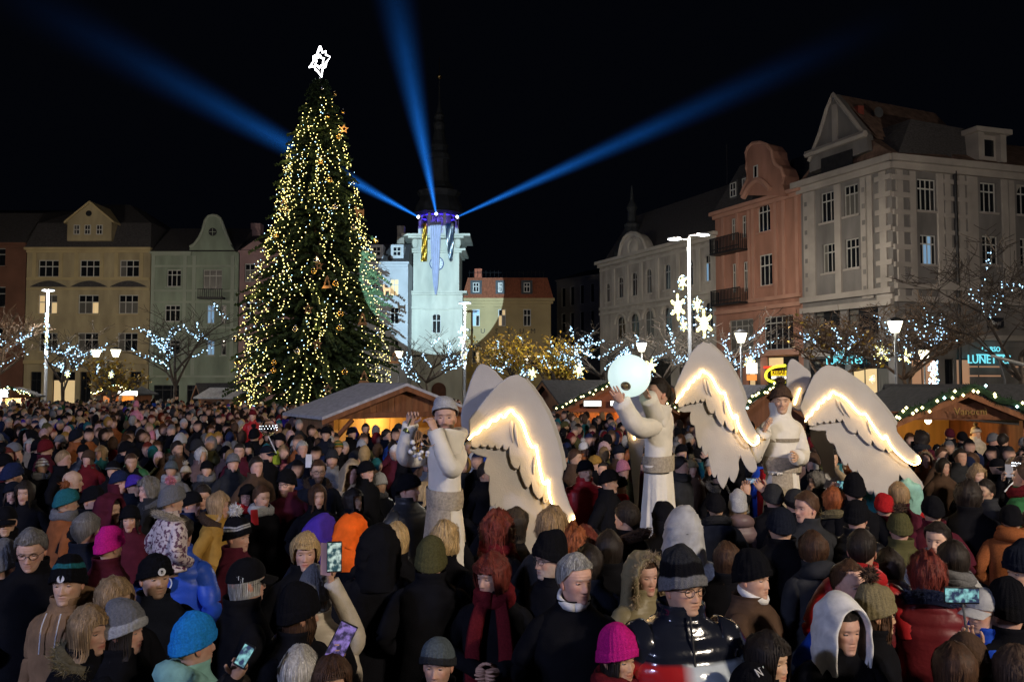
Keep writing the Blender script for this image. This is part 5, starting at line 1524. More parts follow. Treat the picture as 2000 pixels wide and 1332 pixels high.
def hand(mb, W, d, n, skin, curl=.5, s=1, size=1.0, spread=.12, fn=5):
    """hand at wrist W pointing along d, palm facing n; s: which side the thumb is on"""
    d = np.array(d, float) / np.linalg.norm(d); n = np.array(n, float); n -= d * n.dot(d); n /= np.linalg.norm(n); x = np.cross(d, n) * s
    k = size
    def pt(a, b, c_): return W + k * (d * a + x * b + n * c_)
    ring = lambda a, w, h: [pt(a, w * math.cos(t), h * math.sin(t)) for t in np.linspace(0, 2 * PI, 8, endpoint=False)]
    mb.grid(np.array([ring(-.03, .026, .020), ring(0, .028, .019), ring(.04, .041, .016), ring(.082, .043, .014), ring(.094, .036, .010)]), True, True, True, col=skin)
    for i, (b, L) in enumerate(((.032, .068), (.011, .078), (-.011, .072), (-.031, .056))):
        pts = [pt(.075, b, 0)]; ang = 0; q = np.array([.082, b, 0.0])
        for j in range(3):
            ang += curl * (.55 if j == 0 else .8)
            st = L * (.44, .32, .24)[j]
            q = q + arr(st * math.cos(ang), st * spread * (b / .03) * .5, st * math.sin(ang)); pts.append(pt(*q))
        mb.tube(pts, [.0098 * k, .0095 * k, .0085 * k, .0062 * k], fn, col=skin)
    pts = [pt(.015, .028, .004), pt(.04, .052, .014 + .01 * curl), pt(.066, .060, .026 + .012 * curl), pt(.088, .056, .036 + .02 * curl)]
    mb.tube(pts, [.013 * k, .0115 * k, .010 * k, .007 * k], fn, col=skin)


ARM = {
    'down': lambda s: [(s * .25, -.03, 1.11), (s * .24, .08, .87)],
    'pocket': lambda s: [(s * .275, -.07, 1.12), (s * .17, .13, .98)],
    'front': lambda s: [(s * .27, .02, 1.13), (s * .06, .26, 1.10)],
    'clap': lambda s: [(s * .27, .06, 1.16), (s * .05, .30, 1.30)],
    'phone': lambda s: [(s * .26, .20, 1.24), (s * .085, .40, 1.52)],
    'face': lambda s: [(s * .25, .12, 1.18), (s * .08, .20, 1.46)],
}


def wrinkle(P, rs, amp=.006, k=14):
    f = np.zeros(P.shape[:-1])
    for i in range(5):
        kv = rs.normal(size=3) * k * (1 + .5 * i); f += np.sin(P @ kv + rs.uniform(0, 6)) / (1 + .6 * i)
    return f * amp * .5


def coat_mesh(mb, lod, rs, col, pose, kind='cloth', hem=.72, wide=1.0, collar='stand', colf=None, lining=None, hoodback=False, fat=0.0, sleeve=1.0, slim=1.0):
    nc, nr = {0: (36, 48), 1: (24, 26), 2: (16, 12)}[lod]
    K = [(hem, .205, .150), (.9, .205, .150), (1.05, .195, .145), (1.2, .200, .145), (1.30, .206, .140), (1.36, .204, .128), (1.395, .188, .116), (1.425, .152, .106), (1.448, .118, .098), (1.47, .097, .096), (1.495, .091, .095)]
    if collar == 'stand': K += [(1.52, .095, .10), (1.535, .093, .098)]
    elif collar == 'open': K += [(1.515, .096, .10)]
    elif collar == 'high': K += [(1.56, .100, .104), (1.60, .098, .102)]
    K = np.array(K); t = np.linspace(0, 1, len(K))
    zz = np.linspace(0, 1, nr) ** .8
    z = np.interp(zz, t, K[:, 0]); w = np.interp(zz, t, K[:, 1]) * wide; d = np.interp(zz, t, K[:, 2])
    sl_ = 1 + (slim - 1) * sstep(z, 1.44, 1.2); w = w * sl_; d = d * sl_
    d = d + fat * .10 * np.exp(-((z - 1.05) / .22) ** 2); w = w + fat * .05 * np.exp(-((z - 1.05) / .3) ** 2)
    a = np.linspace(0, 2 * PI, nc, endpoint=False); p = 2 / 2.5
    pf = 1.0
    if kind in ('puff', 'gloss'):
        q = np.abs(np.sin(PI * (z - hem) / .085)) ** .6; pf = 1 + (.075 * q - .03) * (z < 1.47)
    X = (w * pf)[:, None] * sgnpow(np.sin(a), p); Y = (d * pf)[:, None] * sgnpow(np.cos(a), p)
    Z = np.repeat(z[:, None], nc, 1)
    Y = Y - .012 * sstep(Z, 1.3, 1.5)
    P = np.stack([X, Y, Z], -1)
    P = P * (1 + ((wrinkle(P, rs, .045 if kind == 'cloth' else .04) + wrinkle(P, rs, .03, 30)) * (Z < 1.46))[..., None] * arr(1, 1, 0))
    inner = P[-1:] * arr(.86, .86, 1) + arr(0, 0, -.02); inner2 = inner * arr(.9, .9, 1) + arr(0, 0, -.05)
    P = np.concatenate([P, inner, inner2])
    cc = np.tile(np.array(col), (*P.shape[:2], 1))
    if colf is not None: cc = colf(P, cc)
    if lining is not None: cc[-2:] = lining
    mb.grid(P, True, True, False, col=cc)
    if hoodback:
        tt = np.linspace(-2.2, 2.2, 12)
        path = np.stack([.105 * np.sin(tt), -.03 - .095 * np.cos(tt), 1.445 + .045 * np.cos(tt)], -1)
        mb.tube(path, [.02] + [.045 + .025 * math.cos(x) for x in tt[1:-1]] + [.02], 8, col=col if colf is None else colf(np.array([[0, -.15, 1.45]]), np.array([col]))[0])
    na, nra = {0: (14, 24), 1: (10, 14), 2: (7, 8)}[lod]
    for s in (-1, 1):
        E, Wr = [arr(*q) for q in (pose.get(s) or ARM['down'](s))[:2]]
        S0 = arr(s * .120 * wide, -.01, 1.365); S1 = arr(s * .185 * wide, -.01, 1.325)
        path = smooth_path([S0, S1, E, Wr], nra)
        L = np.linspace(0, 1, nra)
        rad = np.interp(L, [0, .12, .3, .62, .9, 1], [.050, .070, .070, .060, .050, .052]) * (1.12 if kind in ('puff', 'gloss') else 1.0) * (1 + .4 * fat)
        rad = rad * (1 + (sleeve - 1) * sstep(L, .15, .7))
        if kind in ('puff', 'gloss'): rad = rad * (1 + .09 * np.abs(np.sin(PI * L * 6.5)) ** .6 - .04)
        rad = rad * (1 + .05 * np.sin(L * 31 + rs.uniform(0, 6)) * np.exp(-((L - .62) / .18) ** 2))
        c2 = np.tile(np.array(col), (nra, na, 1))
        if colf is not None:
            c2 = colf(np.repeat(path[:, None], na, 1), c2)
        mb.tube(path, rad, na, col=c2.reshape(-1, 3))


def legs_mesh(mb, col, hemtop=.86):
    for s in (-1, 1):
        mb.tube([(s * .09, 0, hemtop), (s * .10, .01, .5), (s * .105, -.01, .09)], [.10, .075, .065], 7, col=col)
        mb.add(*_shoe(s), col=np.array([(.012, .011, .01)] * 8))
def _shoe(s):
    x = s * .105
    v = [(x - .045, -.08, 0), (x + .045, -.08, 0), (x + .05, .17, 0), (x - .05, .17, 0), (x - .04, -.07, .10), (x + .04, -.07, .10), (x + .04, .15, .05), (x - .04, .15, .05)]
    return v, np.array([(0, 3, 2, 1), (4, 5, 6, 7), (0, 1, 5, 4), (1, 2, 6, 5), (2, 3, 7, 6), (3, 0, 4, 7)])


def spikes(mb, pts, nrm, L, w, rs, col, n):
    """fur: n thin triangles rooted on pts"""
    i = rs.integers(0, len(pts), n); P = np.asarray(pts)[i] + rs.normal(size=(n, 3)) * L * .25
    D = np.asarray(nrm)[i] + rs.normal(size=(n, 3)) * .55; D /= np.linalg.norm(D, axis=1, keepdims=True)
    S = np.cross(D, rs.normal(size=(n, 3))); S /= np.linalg.norm(S, axis=1, keepdims=True) + 1e-6
    E = P + D * L * rs.uniform(.6, 1.2, (n, 1))
    V = np.stack([P - S * w, P + S * w, E], 1).reshape(-1, 3)
    c = np.asarray(col)[None] * rs.uniform(.6, 1.35, (n, 1)); c = np.repeat(c, 3, 0)
    mb.add(V, np.arange(3 * n).reshape(-1, 3), col=c)


def pompom(mb, c, r, col, rs, n=220):
    d = rs.normal(size=(n, 3)); d /= np.linalg.norm(d, axis=1, keepdims=True)
    mb.ball(c, r * .7, 10, 8, col=np.array(col) * .7)
    spikes(mb, np.asarray(c) + d * r * .5, d, r * .62, r * .07, rs, col, n)


def hat_beanie(mb, ps, lod, rs, col, wide=1.0, cuff=None, slack=.0, stripes=None, tilt=0.0, low=0.0, taper=.5, ribs=True):
    nc, nr = {0: (72, 26), 1: (40, 16), 2: (18, 9)}[lod]
    a = np.linspace(0, 2 * PI, nc, endpoint=False); t = np.linspace(0, 1, nr)
    zb = .112 - low + (.036 + tilt) * np.cos(a); zt = .262 + slack
    T = t[:, None]
    Z = zb + (zt - zb) * T
    k = np.maximum(.02, np.maximum(0, 1 - T ** 3.1) ** .56)
    off = .0145 + .006 * (T < .27) + (.0032 * np.cos(a * 24) * (T < .95) if ribs and lod < 2 else 0)
    p = 2 / 2.15; c = np.cos(a)
    sl = slack * 1.4
    X = (.076 * max(1, .4 + .6 * wide) + off) * k * sgnpow(np.sin(a), p)
    Y = np.where(c > 0, .0925 + off, .101 + off) * k * sgnpow(c, p) - sl * .35 * T ** 2
    Z = Z + rs.uniform(-.002, .002) + slack * .12 * np.sin(3 * a + 1) * T * (1 - T) * 2
    P = np.stack([X, Y, Z], -1)
    P = P * (1 + wrinkle(P, rs, .03 * (1 + slack * 8), 22))[..., None] if lod < 2 else P
    P = np.concatenate([P[:1] * arr(.92, .92, 1) + arr(0, 0, .012), P])
    cc = np.tile(np.array(col), (*P.shape[:2], 1))
    tt = np.concatenate([[0], t])
    if cuff is not None: cc[tt < .30] = cuff
    if stripes:
        for lo, hi, sc in stripes: cc[(tt >= lo) & (tt < hi)] = sc
    mb.grid(ps(P), True, False, True, col=cc)


def hat_cap(mb, ps, lod, rs, col):
    nc = {0: 48, 1: 32, 2: 16}[lod]
    a = np.linspace(0, 2 * PI, nc, endpoint=False); t = np.linspace(0, 1, 12)
    T = t[:, None]; zb = .138 + .012 * np.cos(a); Z = zb + (.252 - zb) * T
    k = np.maximum(.02, np.sqrt(np.maximum(0, 1 - T ** 2.2))); c = np.cos(a)
    X = .087 * k * np.sin(a); Y = np.where(c > 0, .104, .112) * k * c
    mb.grid(ps(np.stack([X, Y, Z * np.ones_like(X)], -1)), True, False, True, col=np.array(col) * np.ones((12, nc, 1)))
    b = np.linspace(-1.15, 1.15, 13); r = np.linspace(0, 1, 5)[:, None]
    B = np.stack([(.087 + .0 * r) * np.sin(b) * (1 - .08 * r), .104 * np.cos(b) + .075 * r * np.cos(b * .75) ** .6, .148 - .028 * r - .02 * np.sin(b) ** 2 + 0 * r], -1)
    mb.grid(ps(B), False, col=np.array(col) * np.ones((5, 13, 1))); mb.grid(ps(B[:, ::-1] - arr(0, 0, .004)), False, col=np.array(col) * np.ones((5, 13, 1)))


def hood_up(mb, ps, lod, rs, col, peak=0.0, depth=0.0, colf=None):
    n = {0: 40, 1: 26, 2: 14}[lod]
    prof = [(.072 + depth, .088, .238), (.100 + depth, .092, .246), (.105 + depth, .102, .258), (.085 + depth, .110, .270), (.03, .118, .284 + peak * .4), (-.03, .120, .288 + peak), (-.085, .112, .272 + peak), (-.125, .092, .235 + peak * .6), (-.15, .060, .18), (-.158, .02, .12)]
    prof = smooth_path(prof, {0: 26, 1: 18, 2: 10}[lod])
    th = np.linspace(-PI * .5 - .55, PI * .5 + .55, n)                  # from one jaw over the crown to the other
    P = []
    for y, w, zt in prof:
        zc = .06; hgt = zt - zc; low = (zc + .115) * max(.15, min(1, w / .1))
        x = w * np.sin(th) * (1 + .10 * np.maximum(0, -np.cos(th))); z = zc + np.where(np.cos(th) > 0, hgt, low * 1.5) * np.sign(np.cos(th)) * np.abs(np.cos(th)) ** .85
        P.append(np.stack([x, np.full(n, y) - .05 * np.maximum(0, -np.cos(th)) * (y > 0), z], -1))
    P = np.array(P) * arr(1.08, 1, 1); P = P + (wrinkle(P, rs, .022, 18))[..., None] * arr(1, .6, 1)
    cc = np.array(col) * np.ones((*P.shape[:2], 1))
    if colf is not None: cc = colf(P, cc)
    Q = ps(P); mb.grid(Q, False, col=cc)
    # neck part of the hood, closing it at the back
    a = np.linspace(.55 * PI - .9, 1.45 * PI + .9, n)
    r = np.linspace(0, 1, 6)[:, None]
    Nk = np.stack([(.122 + .03 * r) * np.sin(a), (.128 + .02 * r) * np.cos(a) - .025, .13 - .25 * r + 0 * a], -1)
    mb.grid(ps(Nk, sstep(Nk[..., 2], -.12, .0)), False, col=np.array(col) * np.ones((6, n, 1)) * .9)
    return Q[1]


def hair_mesh(mb, ps, lod, rs, style, col):
    nc, nr = {0: (56, 24), 1: (36, 16), 2: (18, 9)}[lod]
    a = np.linspace(-PI, PI, nc, endpoint=False); A = np.abs(a)
    off, ztop, amp = .012, .249, .003
    face = .85
    if style == 'short': zb = np.where(A < .8, .188, np.where(A < 1.7, .188 - (A - .8) / .9 * .085, np.where(A < 1.95, .10, .10 - (A - 1.95) / 1.19 * .07)))
    elif style == 'receding': zb = np.where(A < .9, .212, np.where(A < 1.7, .212 - (A - .9) / .8 * .105, .10 - np.maximum(0, A - 1.95) / 1.19 * .07)); off = .010
    elif style == 'crop': zb = np.where(A < .8, .186, np.where(A < 1.7, .186 - (A - .8) / .9 * .08, .10 - np.maximum(0, A - 1.9) * .05)); off, amp, ztop = .005, .001, .242
    elif style == 'bob': zb = np.where(A < .62, .165, np.where(A < .95, .165 - (A - .62) / .33 * .17, -.012 - .02 * np.sin((A - .95)))); off, amp = .024, .005
    elif style == 'fringe_bob': zb = np.where(A < .85, .160, np.where(A < 1.08, .160 - (A - .85) / .23 * .165, -.008)); off, amp = .026, .006
    elif style == 'shortlady': zb = np.where(A < .75, .158, np.where(A < 1.1, .158 - (A - .75) / .35 * .09, .055 - np.maximum(0, A - 1.4) * .035)); off, amp = .022, .005
    elif style == 'curly': zb = np.where(A < .7, .175, np.where(A < 1.05, .175 - (A - .7) / .35 * .10, .05 - np.maximum(0, A - 1.2) * .05)); off, amp, ztop = .026, .012, .262
    elif style == 'bigcurly': zb = np.where(A < .65, .17, np.where(A < .95, .17 - (A - .65) / .3 * .2, -.07)); off, amp, ztop = .042, .016, .268
    else: zb = np.where(A < .55, .178, np.where(A < .9, .178 - (A - .55) / .35 * .20, -.10 - .13 * np.clip((A - .9) / 1.2, 0, 1))); off, amp = .020, .005      # long
    t = np.linspace(0, 1, nr)[:, None]
    Z = ztop - (ztop - zb) * (1 - (1 - t) ** 1.0) * t ** .55 if False else ztop - (ztop - zb) * t ** 1.25
    zc = np.clip(Z, .02, .2352); low = np.clip((.09 - Z) / .12, 0, 1)
    fl = {'bob': .012, 'fringe_bob': .016, 'bigcurly': .02}.get(style, 0.0) * low
    Wd = np.maximum(hw(zc), .068 * low) + off * np.clip((ztop - Z) / .03, .05, 1) ** .5 + fl
    Yf, Yb = hf(np.clip(Z, .09, .2352)) + off, np.maximum(hb(zc), .078 * low) + off + fl
    top = np.clip((ztop - Z) / .055, 0, 1) ** .5
    Wd = np.where(Z > .19, .084 * top * 1.02 + .0, Wd); 
    c = np.cos(a); p = 2 / 2.15
    s_ = np.where(Z > .19, top, 1.0)
    Yf = np.where(Z > .19, (.083 + off) * s_, Yf); Yb = np.where(Z > .19, (.092 + off) * s_, Yb)
    X = Wd * sgnpow(np.sin(a), p); Y = np.where(c > 0, Yf, Yb) * sgnpow(c, p)
    if style == 'long': Y = Y - .03 * np.clip(-Z / .15, 0, 1)
    P = np.stack([X, Y, Z], -1)
    P = P + (rs.normal(size=X.shape) * amp * .5 + wrinkle(P, rs, amp * 1.6, 40))[..., None] * P / (np.linalg.norm(P, axis=-1, keepdims=True) + 1e-6)
    strand = (rs.uniform(.8, 1.18, nc)[None] * np.ones((nr, 1)))[..., None]
    wt = sstep(P[..., 2], -.22, .02) if style == 'long' else np.ones(P.shape[:2])
    Q = ps(P, wt)
    cc = np.array(col) * strand
    mb.grid(Q, True, True, False, col=cc)
    P2 = P * arr(.88, .88, 1) + arr(0, 0, .012); mb.grid(ps(P2, wt)[:, ::-1], True, False, False, col=cc[:, ::-1] * .8)
    if lod == 2: return
    n = {0: 320, 1: 60}[lod]
    j = rs.integers(0, nc, n); V = []; Fq = []; Cq = []; b = 0
    i0 = rs.uniform(.05, .55, n); w_ = rs.uniform(.0012, .0028, n)
    ctr = ps(arr(0, 0, .12))
    for k in range(n):
        rows = np.linspace(i0[k], 1.0 + .06, 6) * (nr - 1); rr_ = np.clip(rows, 0, nr - 1.001); lo_ = rr_.astype(int); fr = (rr_ - lo_)[:, None]
        jj = (j[k] + int(rs.integers(-1, 2))) % nc
        path = Q[lo_, j[k]] * (1 - fr) + Q[np.minimum(lo_ + 1, nr - 1), j[k]] * fr
        out = path - ctr; out /= np.linalg.norm(out, axis=1, keepdims=True)
        lift = rs.uniform(.001, .007 if 'curly' not in style else .014) * np.sin(np.linspace(.2, PI * .9, 6))[:, None]
        path = path + out * lift
        if 'curly' in style: path = path + rs.normal(size=path.shape) * .007
        sd = np.cross(out, np.gradient(path, axis=0)); sd /= np.linalg.norm(sd, axis=1, keepdims=True) + 1e-6
        wv = w_[k] * arr(.6, 1, 1, 1, .8, .15)[:, None]
        V.append(np.stack([path - sd * wv, path + sd * wv], 1).reshape(-1, 3))
        q = np.arange(5)[:, None] * 2 + arr(0, 1, 3, 2).astype(int)[None] + b; Fq.append(q); b += 12
        Cq.append(np.tile(np.array(col) * rs.uniform(.6, 1.7), (12, 1)))
    mb.add(np.concatenate(V), np.concatenate(Fq), col=np.concatenate(Cq))


def glasses_mesh(mb, ps, tint=False):
    for sx in (-1, 1):
        c = arr(sx * .033, .098, .116)
        mb.tube(ps(np.array([(c[0] + .024 * math.cos(t), c[1] - .010 * abs(math.cos(t)) * (1 if sx * math.cos(t) > 0 else 0), c[2] + .019 * math.sin(t)) for t in np.linspace(0, 2 * PI, 15)])), .0018, 4)
        mb.tube(ps(np.array([(sx * .056, .088, .12), (sx * .078, .03, .118), (sx * .08, -.02, .112)])), .0018, 4)
    mb.tube(ps(np.array([(-.010, .103, .119), (0, .106, .122), (.010, .103, .119)])), .0016, 4)


def scarf_mesh(mb, rs, col, tails=True):
    t = np.linspace(0, 2 * PI, 20)
    mb.tube(np.stack([.098 * np.sin(t), .098 * np.cos(t) + .005, 1.50 + .012 * np.sin(2 * t) - .015 * np.cos(t)], -1), .038 + .006 * np.sin(5 * t), 9, col=col)
    mb.tube(np.stack([.105 * np.sin(t), .105 * np.cos(t) + .005, 1.47 + .01 * np.cos(3 * t) - .015 * np.cos(t)], -1), .036, 9, col=np.array(col) * .9)
    if tails:
        for s in (-1, 1):
            P = smooth_path([(s * .055, .10, 1.47), (s * .085, .165, 1.36), (s * .105, .185, 1.18), (s * .10, .185, .96)], 14)
            mb.tube(P, np.linspace(.042, .055, 14), 8, col=col, flat=.35)


PEOPLE = []; HEADS = []


def person(px, py, f, label, h=1.70, group='people in the crowd', bf=None, pitch=0.0, sex='m', skin=None, hair=None, hat=None, coat=('black', 'cloth'), pose='pocket', scarf=None, shirt=None, slim=1.0, glasses=False,
           beard=0.0, beardc=None, smile=0.0, old=0.0, wide=1.0, fat=0.0, hs=1.0, Y=None, lod=None, hood=None, fur=None, collar='stand', colf=None, seed=None, hatk=None, mouth=0.0, base=0.0,
           armspec=None, trousers='black', roll=0.0, hoodback=False, cat='person', hem=.72, handcurl=.5, lining=None, armw=None, sleeve=1.0, dy=0.0):
    """one person; px, py: top of the head in the photo; f: where the face turns (0 to us, 90 to picture east, 180 away)"""
    rs = np.random.default_rng(int(px * 131 + py * 17) % (2 ** 31) if seed is None else seed)
    if Y is None: Y = depth_of(py, h + base)
    p = at(px, py, Y)
    if lod is None: lod = 0 if Y < 7.0 else 1 if Y < 10.5 else 2
    sc = (p.z - base) / (1.488 + .24 * hs + (.02 if hat or hood else .0))
    if bf is None: bf = f + rs.uniform(-18, 18)
    rel = max(-1.25, min(1.25, math.radians((f - bf + 180) % 360 - 180))); bfr = math.radians(f) - rel
    ps = Pose(rel, math.radians(pitch), hs, roll=roll)
    skin = skin or tuple(arr(.53, .325, .235) * rs.uniform(.85, 1.12) * arr(1, rs.uniform(.94, 1.05), rs.uniform(.92, 1.06)))
    hc = C_[hair[1]] if hair else C_['chestnut']
    poses = {}
    for s in (-1, 1):
        nm = pose[(s + 1) // 2] if isinstance(pose, tuple) else pose
        if armw and s in armw:
            inv = Matrix.LocRotScale(Vector((p.x, Y, base)), Matrix.Rotation(PI + bfr, 3, 'Z').to_euler(), Vector((sc, sc, sc))).inverted()
            Wl = inv @ Vector(armw[s]); S_ = Vector((s * .19, 0, 1.34)); d_ = Wl - S_; L_ = d_.length
            Wl = S_ + d_ * min(1, .56 / L_) if L_ > .56 else Wl
            mid = (S_ + Wl) / 2; sag = math.sqrt(max(.0, .29 ** 2 - ((Wl - S_).length / 2) ** 2))
            ax = (Wl - S_).normalized(); dn = Vector((s * .5, -.15, -1)); dn = (dn - ax * dn.dot(ax)).normalized()
            poses[s] = [tuple(mid + dn * sag), tuple(Wl)]
        elif armspec and s in armspec: poses[s] = armspec[s]
        else: poses[s] = ARM[nm](s)
    mb = MB()
    body_mesh(mb, ps, lod, rs, skin, np.array(hc) * .8, sex, beard, C_[beardc] if beardc else None, wide, smile, old, mouth, slim)
    for s in (-1, 1):
        nm = pose[(s + 1) // 2] if isinstance(pose, tuple) else pose
        if nm == 'pocket' and not (armspec and s in armspec): continue
        Wr = arr(*poses[s][1]); E = arr(*poses[s][0]); d = Wr - E
        if nm in ('phone',): hand(mb, Wr, d * .3 + arr(0, .02, .12), arr(-s, .25, 0), skin, .9, -s, fn=5 if lod == 0 else 4)
        elif nm == 'clap': hand(mb, Wr, d * .3 + arr(0, .1, .12), arr(-s, 0, 0), skin, .15, -s, fn=5 if lod == 0 else 4)
        elif nm == 'face': hand(mb, Wr, arr(-s * .05, .03, .1), arr(0, -1, 0), skin, .9, s, fn=4)
        elif lod < 2: hand(mb, Wr, d, arr(-s, .3, 0), skin, handcurl, s, fn=5 if lod == 0 else 4)
    root = mb.build('person', SKIN, None, True, cols=True)
    root.location = (p.x, Y, base); root.scale = (sc, sc, sc); root.rotation_euler = (0, 0, PI + bfr)
    tag(root, label, cat, group)
    cc, ck = C_[coat[0]], coat[1]
    mb = MB(); coat_mesh(mb, lod, rs, cc, poses, ck, hem, wide ** .5, collar, colf, lining, hoodback, fat, sleeve, slim)
    mb.build('coat', {'cloth': CLOTH, 'knit': KNIT, 'puff': PUFF, 'gloss': GLOSS}[ck], root, True, cols=True)
    mb = MB(); legs_mesh(mb, C_[trousers]); mb.build('trousers', CLOTH, root, True, cols=True)
    if hair:
        mb = MB()
        st = hair[0]
        if hat:
            st = {'short': None, 'crop': None, 'receding': None, 'curly': None}.get(st, st)
        if st and not (hat and st in ('shortlady',) and hat[0] == 'x'):
            if hat:       # only what shows below the hat
                ph = Pose.__new__(Pose); ph.__dict__ = dict(ps.__dict__)
                old_call = ps
                def under(P, w=None):
                    Q = np.array(P, float); m = Q[..., 2] > .155; g_ = 1 - .17 * sstep(Q[..., 2], .05, .105) * (Q[..., 2] <= .155); Q[..., 0] *= g_; Q[..., 1] *= g_
                    Q[..., 0] = np.where(m, Q[..., 0] * .80, Q[..., 0] * .97); Q[..., 1] = np.where(m, Q[..., 1] * .80, Q[..., 1] * .97); Q[..., 2] = np.where(m, .155 + (Q[..., 2] - .155) * .6, Q[..., 2])
                    return old_call(Q, w)
                hair_mesh(mb, under, lod, rs, st, hc)
            elif hood:
                def under2(P, w=None):
                    Q = np.array(P, float) * arr(.90, .93, .97); return ps(Q, w)
                hair_mesh(mb, under2, lod, rs, st, hc)
            else: hair_mesh(mb, ps, lod, rs, st, hc)
            mb.build('hair', HAIR, root, True, cols=True)
    if hat:
        k, c = hat[0], C_[hat[1]]; kw = dict(hatk or {})
        mb = MB()
        if k in ('beanie', 'pom', 'slouch'):
            if k == 'slouch': kw.setdefault('slack', .045)
            hat_beanie(mb, ps, lod, rs, c, wide, cuff=C_[hat[2]] if len(hat) > 2 and hat[2] and k != 'pom' else None, **kw)
            ho = mb.build('hat', KNIT, root, True, cols=True)
            if k == 'pom':
                mb = MB(); pompom(mb, ps(arr(0, -.012 - .4 * kw.get('slack', 0), .292 + kw.get('slack', 0))), .058 if hs < 1.25 else .07, C_[hat[2]] if len(hat) > 2 else c, rs, 480 if lod == 0 else 120)
                mb.build('pompom', FUR, ho, False, cols=True)
        elif k == 'cap':
            hat_cap(mb, ps, lod, rs, c); mb.build('cap', CLOTH, root, True, cols=True)
        elif k == 'band':
            hat_beanie(mb, ps, lod, rs, c, ribs=True, stripes=None); me = mb.build('headband', KNIT, root, True, cols=True)
    if hood:
        mb = MB(); edge = hood_up(mb, ps, lod, rs, C_[hood[0]], *(hood[1:] if len(hood) > 1 else ()))
        mb.build('hood', PUFF if ck == 'puff' else CLOTH, root, True, cols=True)
        if fur:
            mb = MB(); nm = np.gradient(edge, axis=0) * 0 + (edge - ps(arr(0, 0, .1))); nm /= np.linalg.norm(nm, axis=1, keepdims=True)
            mb.tube(edge, .016, 6, col=np.array(C_[fur]) * .6); spikes(mb, edge, nm, .045, .0022, rs, C_[fur], 1100 if lod == 0 else 260); mb.build('fur_trim', FUR, root, False, cols=True)
    elif fur:
        mb = MB(); t = np.linspace(-2.5, 2.5, 30)
        E_ = np.stack([.108 * np.sin(t), -.025 - .105 * np.cos(t), 1.455 + .05 * np.cos(t)], -1); nm = E_ - arr(0, -.02, 1.44); nm /= np.linalg.norm(nm, axis=1, keepdims=True)
        mb.tube(E_, .046, 7, col=np.array(C_[fur]) * .5); spikes(mb, E_ + nm * .025, nm, .05, .0022, rs, C_[fur], 1200 if lod == 0 else 320); mb.build('fur_collar', FUR, root, False, cols=True)
    if glasses and lod < 2:
        mb = MB(); glasses_mesh(mb, ps); mb.build('glasses', RIMS, root, True)
    if shirt:
        t = np.linspace(0, 2 * PI, 18); mb = MB(); mb.tube(np.stack([.076 * np.sin(t), .080 * np.cos(t) + .012, 1.515 - .03 * np.cos(t)], -1), .013, 6, col=C_[shirt], flat=1.8); mb.build('shirt_collar', CLOTH, root, True, cols=True)
    if scarf:
        mb = MB(); scarf_mesh(mb, rs, C_[scarf[0]], len(scarf) > 1); mb.build('scarf', KNIT, root, True, cols=True)
    PEOPLE.append((p.x, Y)); HEADS.append((px, py, Y, sc))
    root['_ps'] = 0
    return root, ps


def world_of(root, P): return Matrix.LocRotScale(root.location, root.rotation_euler, root.scale) @ Vector(P)


SCREENS = {}
def screen_mat(k, c1, c2, s):
    if k in SCREENS: return SCREENS[k]
    m = bpy.data.materials.new('phone_screen_' + k); nt, b = nodes_of(m); N, L = nt.nodes.new, nt.links.new
    tc = N('ShaderNodeTexCoord'); no = N('ShaderNodeTexNoise'); no.inputs['Scale'].default_value = 38; no.inputs['Detail'].default_value = 2
    L(tc.outputs['Object'], no.inputs['Vector'])
    cr = N('ShaderNodeValToRGB'); cr.color_ramp.elements[0].position = .42; cr.color_ramp.elements[0].color = (*c1, 1); cr.color_ramp.elements[1].position = .62; cr.color_ramp.elements[1].color = (*c2, 1)
    L(no.outputs['Fac'], cr.inputs['Fac']); L(cr.outputs[0], b.inputs['Emission Color']); b.inputs['Emission Strength'].default_value = s
    b.inputs['Base Color'].default_value = (.01, .01, .01, 1); SCREENS[k] = m
    return m


PHBODY = pm('phone_body', (.012, .012, .014), rough=.3)
def phone(loc, face, label, mat_, tilt=0.0, w=.075, h=.155, body=None, roll=0.0, up=0.0):
    """face: heading (0 = screen to us) ; loc: world centre"""
    r = empty('phone', label, 'phone', loc, 0, 'phones held up in the crowd')
    mb = MB(); mb.box((-w / 2, -.004, -h / 2), (w / 2, .005, h / 2)); o = mb.build('phone_body', body or PHBODY, r)
    s = MB().box((-w / 2 + .004, -.006, -h / 2 + .008), (w / 2 - .004, -.0045, h / 2 - .008)).build('screen', mat_, r)
    bv = o.modifiers.new('b', 'BEVEL'); bv.width = .004; bv.segments = 2
    r.rotation_euler = (math.radians(up), math.radians(roll), math.radians(face))
    return r

# ------------------------------------------------------------------ the three stilt-walking angels
C_.update(robe=(.66, .62, .545), robeshade=(.52, .48, .42), felt=(.34, .29, .22))
FOAM = pm('wing_foam', (.38, .36, .345), rough=.9, var=.06, scale=5, bump=.12, bscale=90)
LED = em('warm_led_strip', (1.0, .62, .24), LED_POWER)
ROBE = colmat('robe_linen', rough=.9, spec=.15, bump=.9, bscale=14, var=.08, vscale=6)
SASH = colmat('sash_felt', rough=1, spec=.1, bump=.6, bscale=160, var=.25, vscale=50)


def wing_map(M, root, Y0, ky):
    """wing drawing (photo pixels of the third angel, from its LED start) -> world, layer depth d"""
    def f(d):
        def g(u, v):
            q = M @ arr(u - 555, v - 590) / 4.162
            px, py = root[0] + q[0], root[1] + q[1]
            return tuple(at(px, py, Y0 + ky * q[0] + d))
        return g
    return f


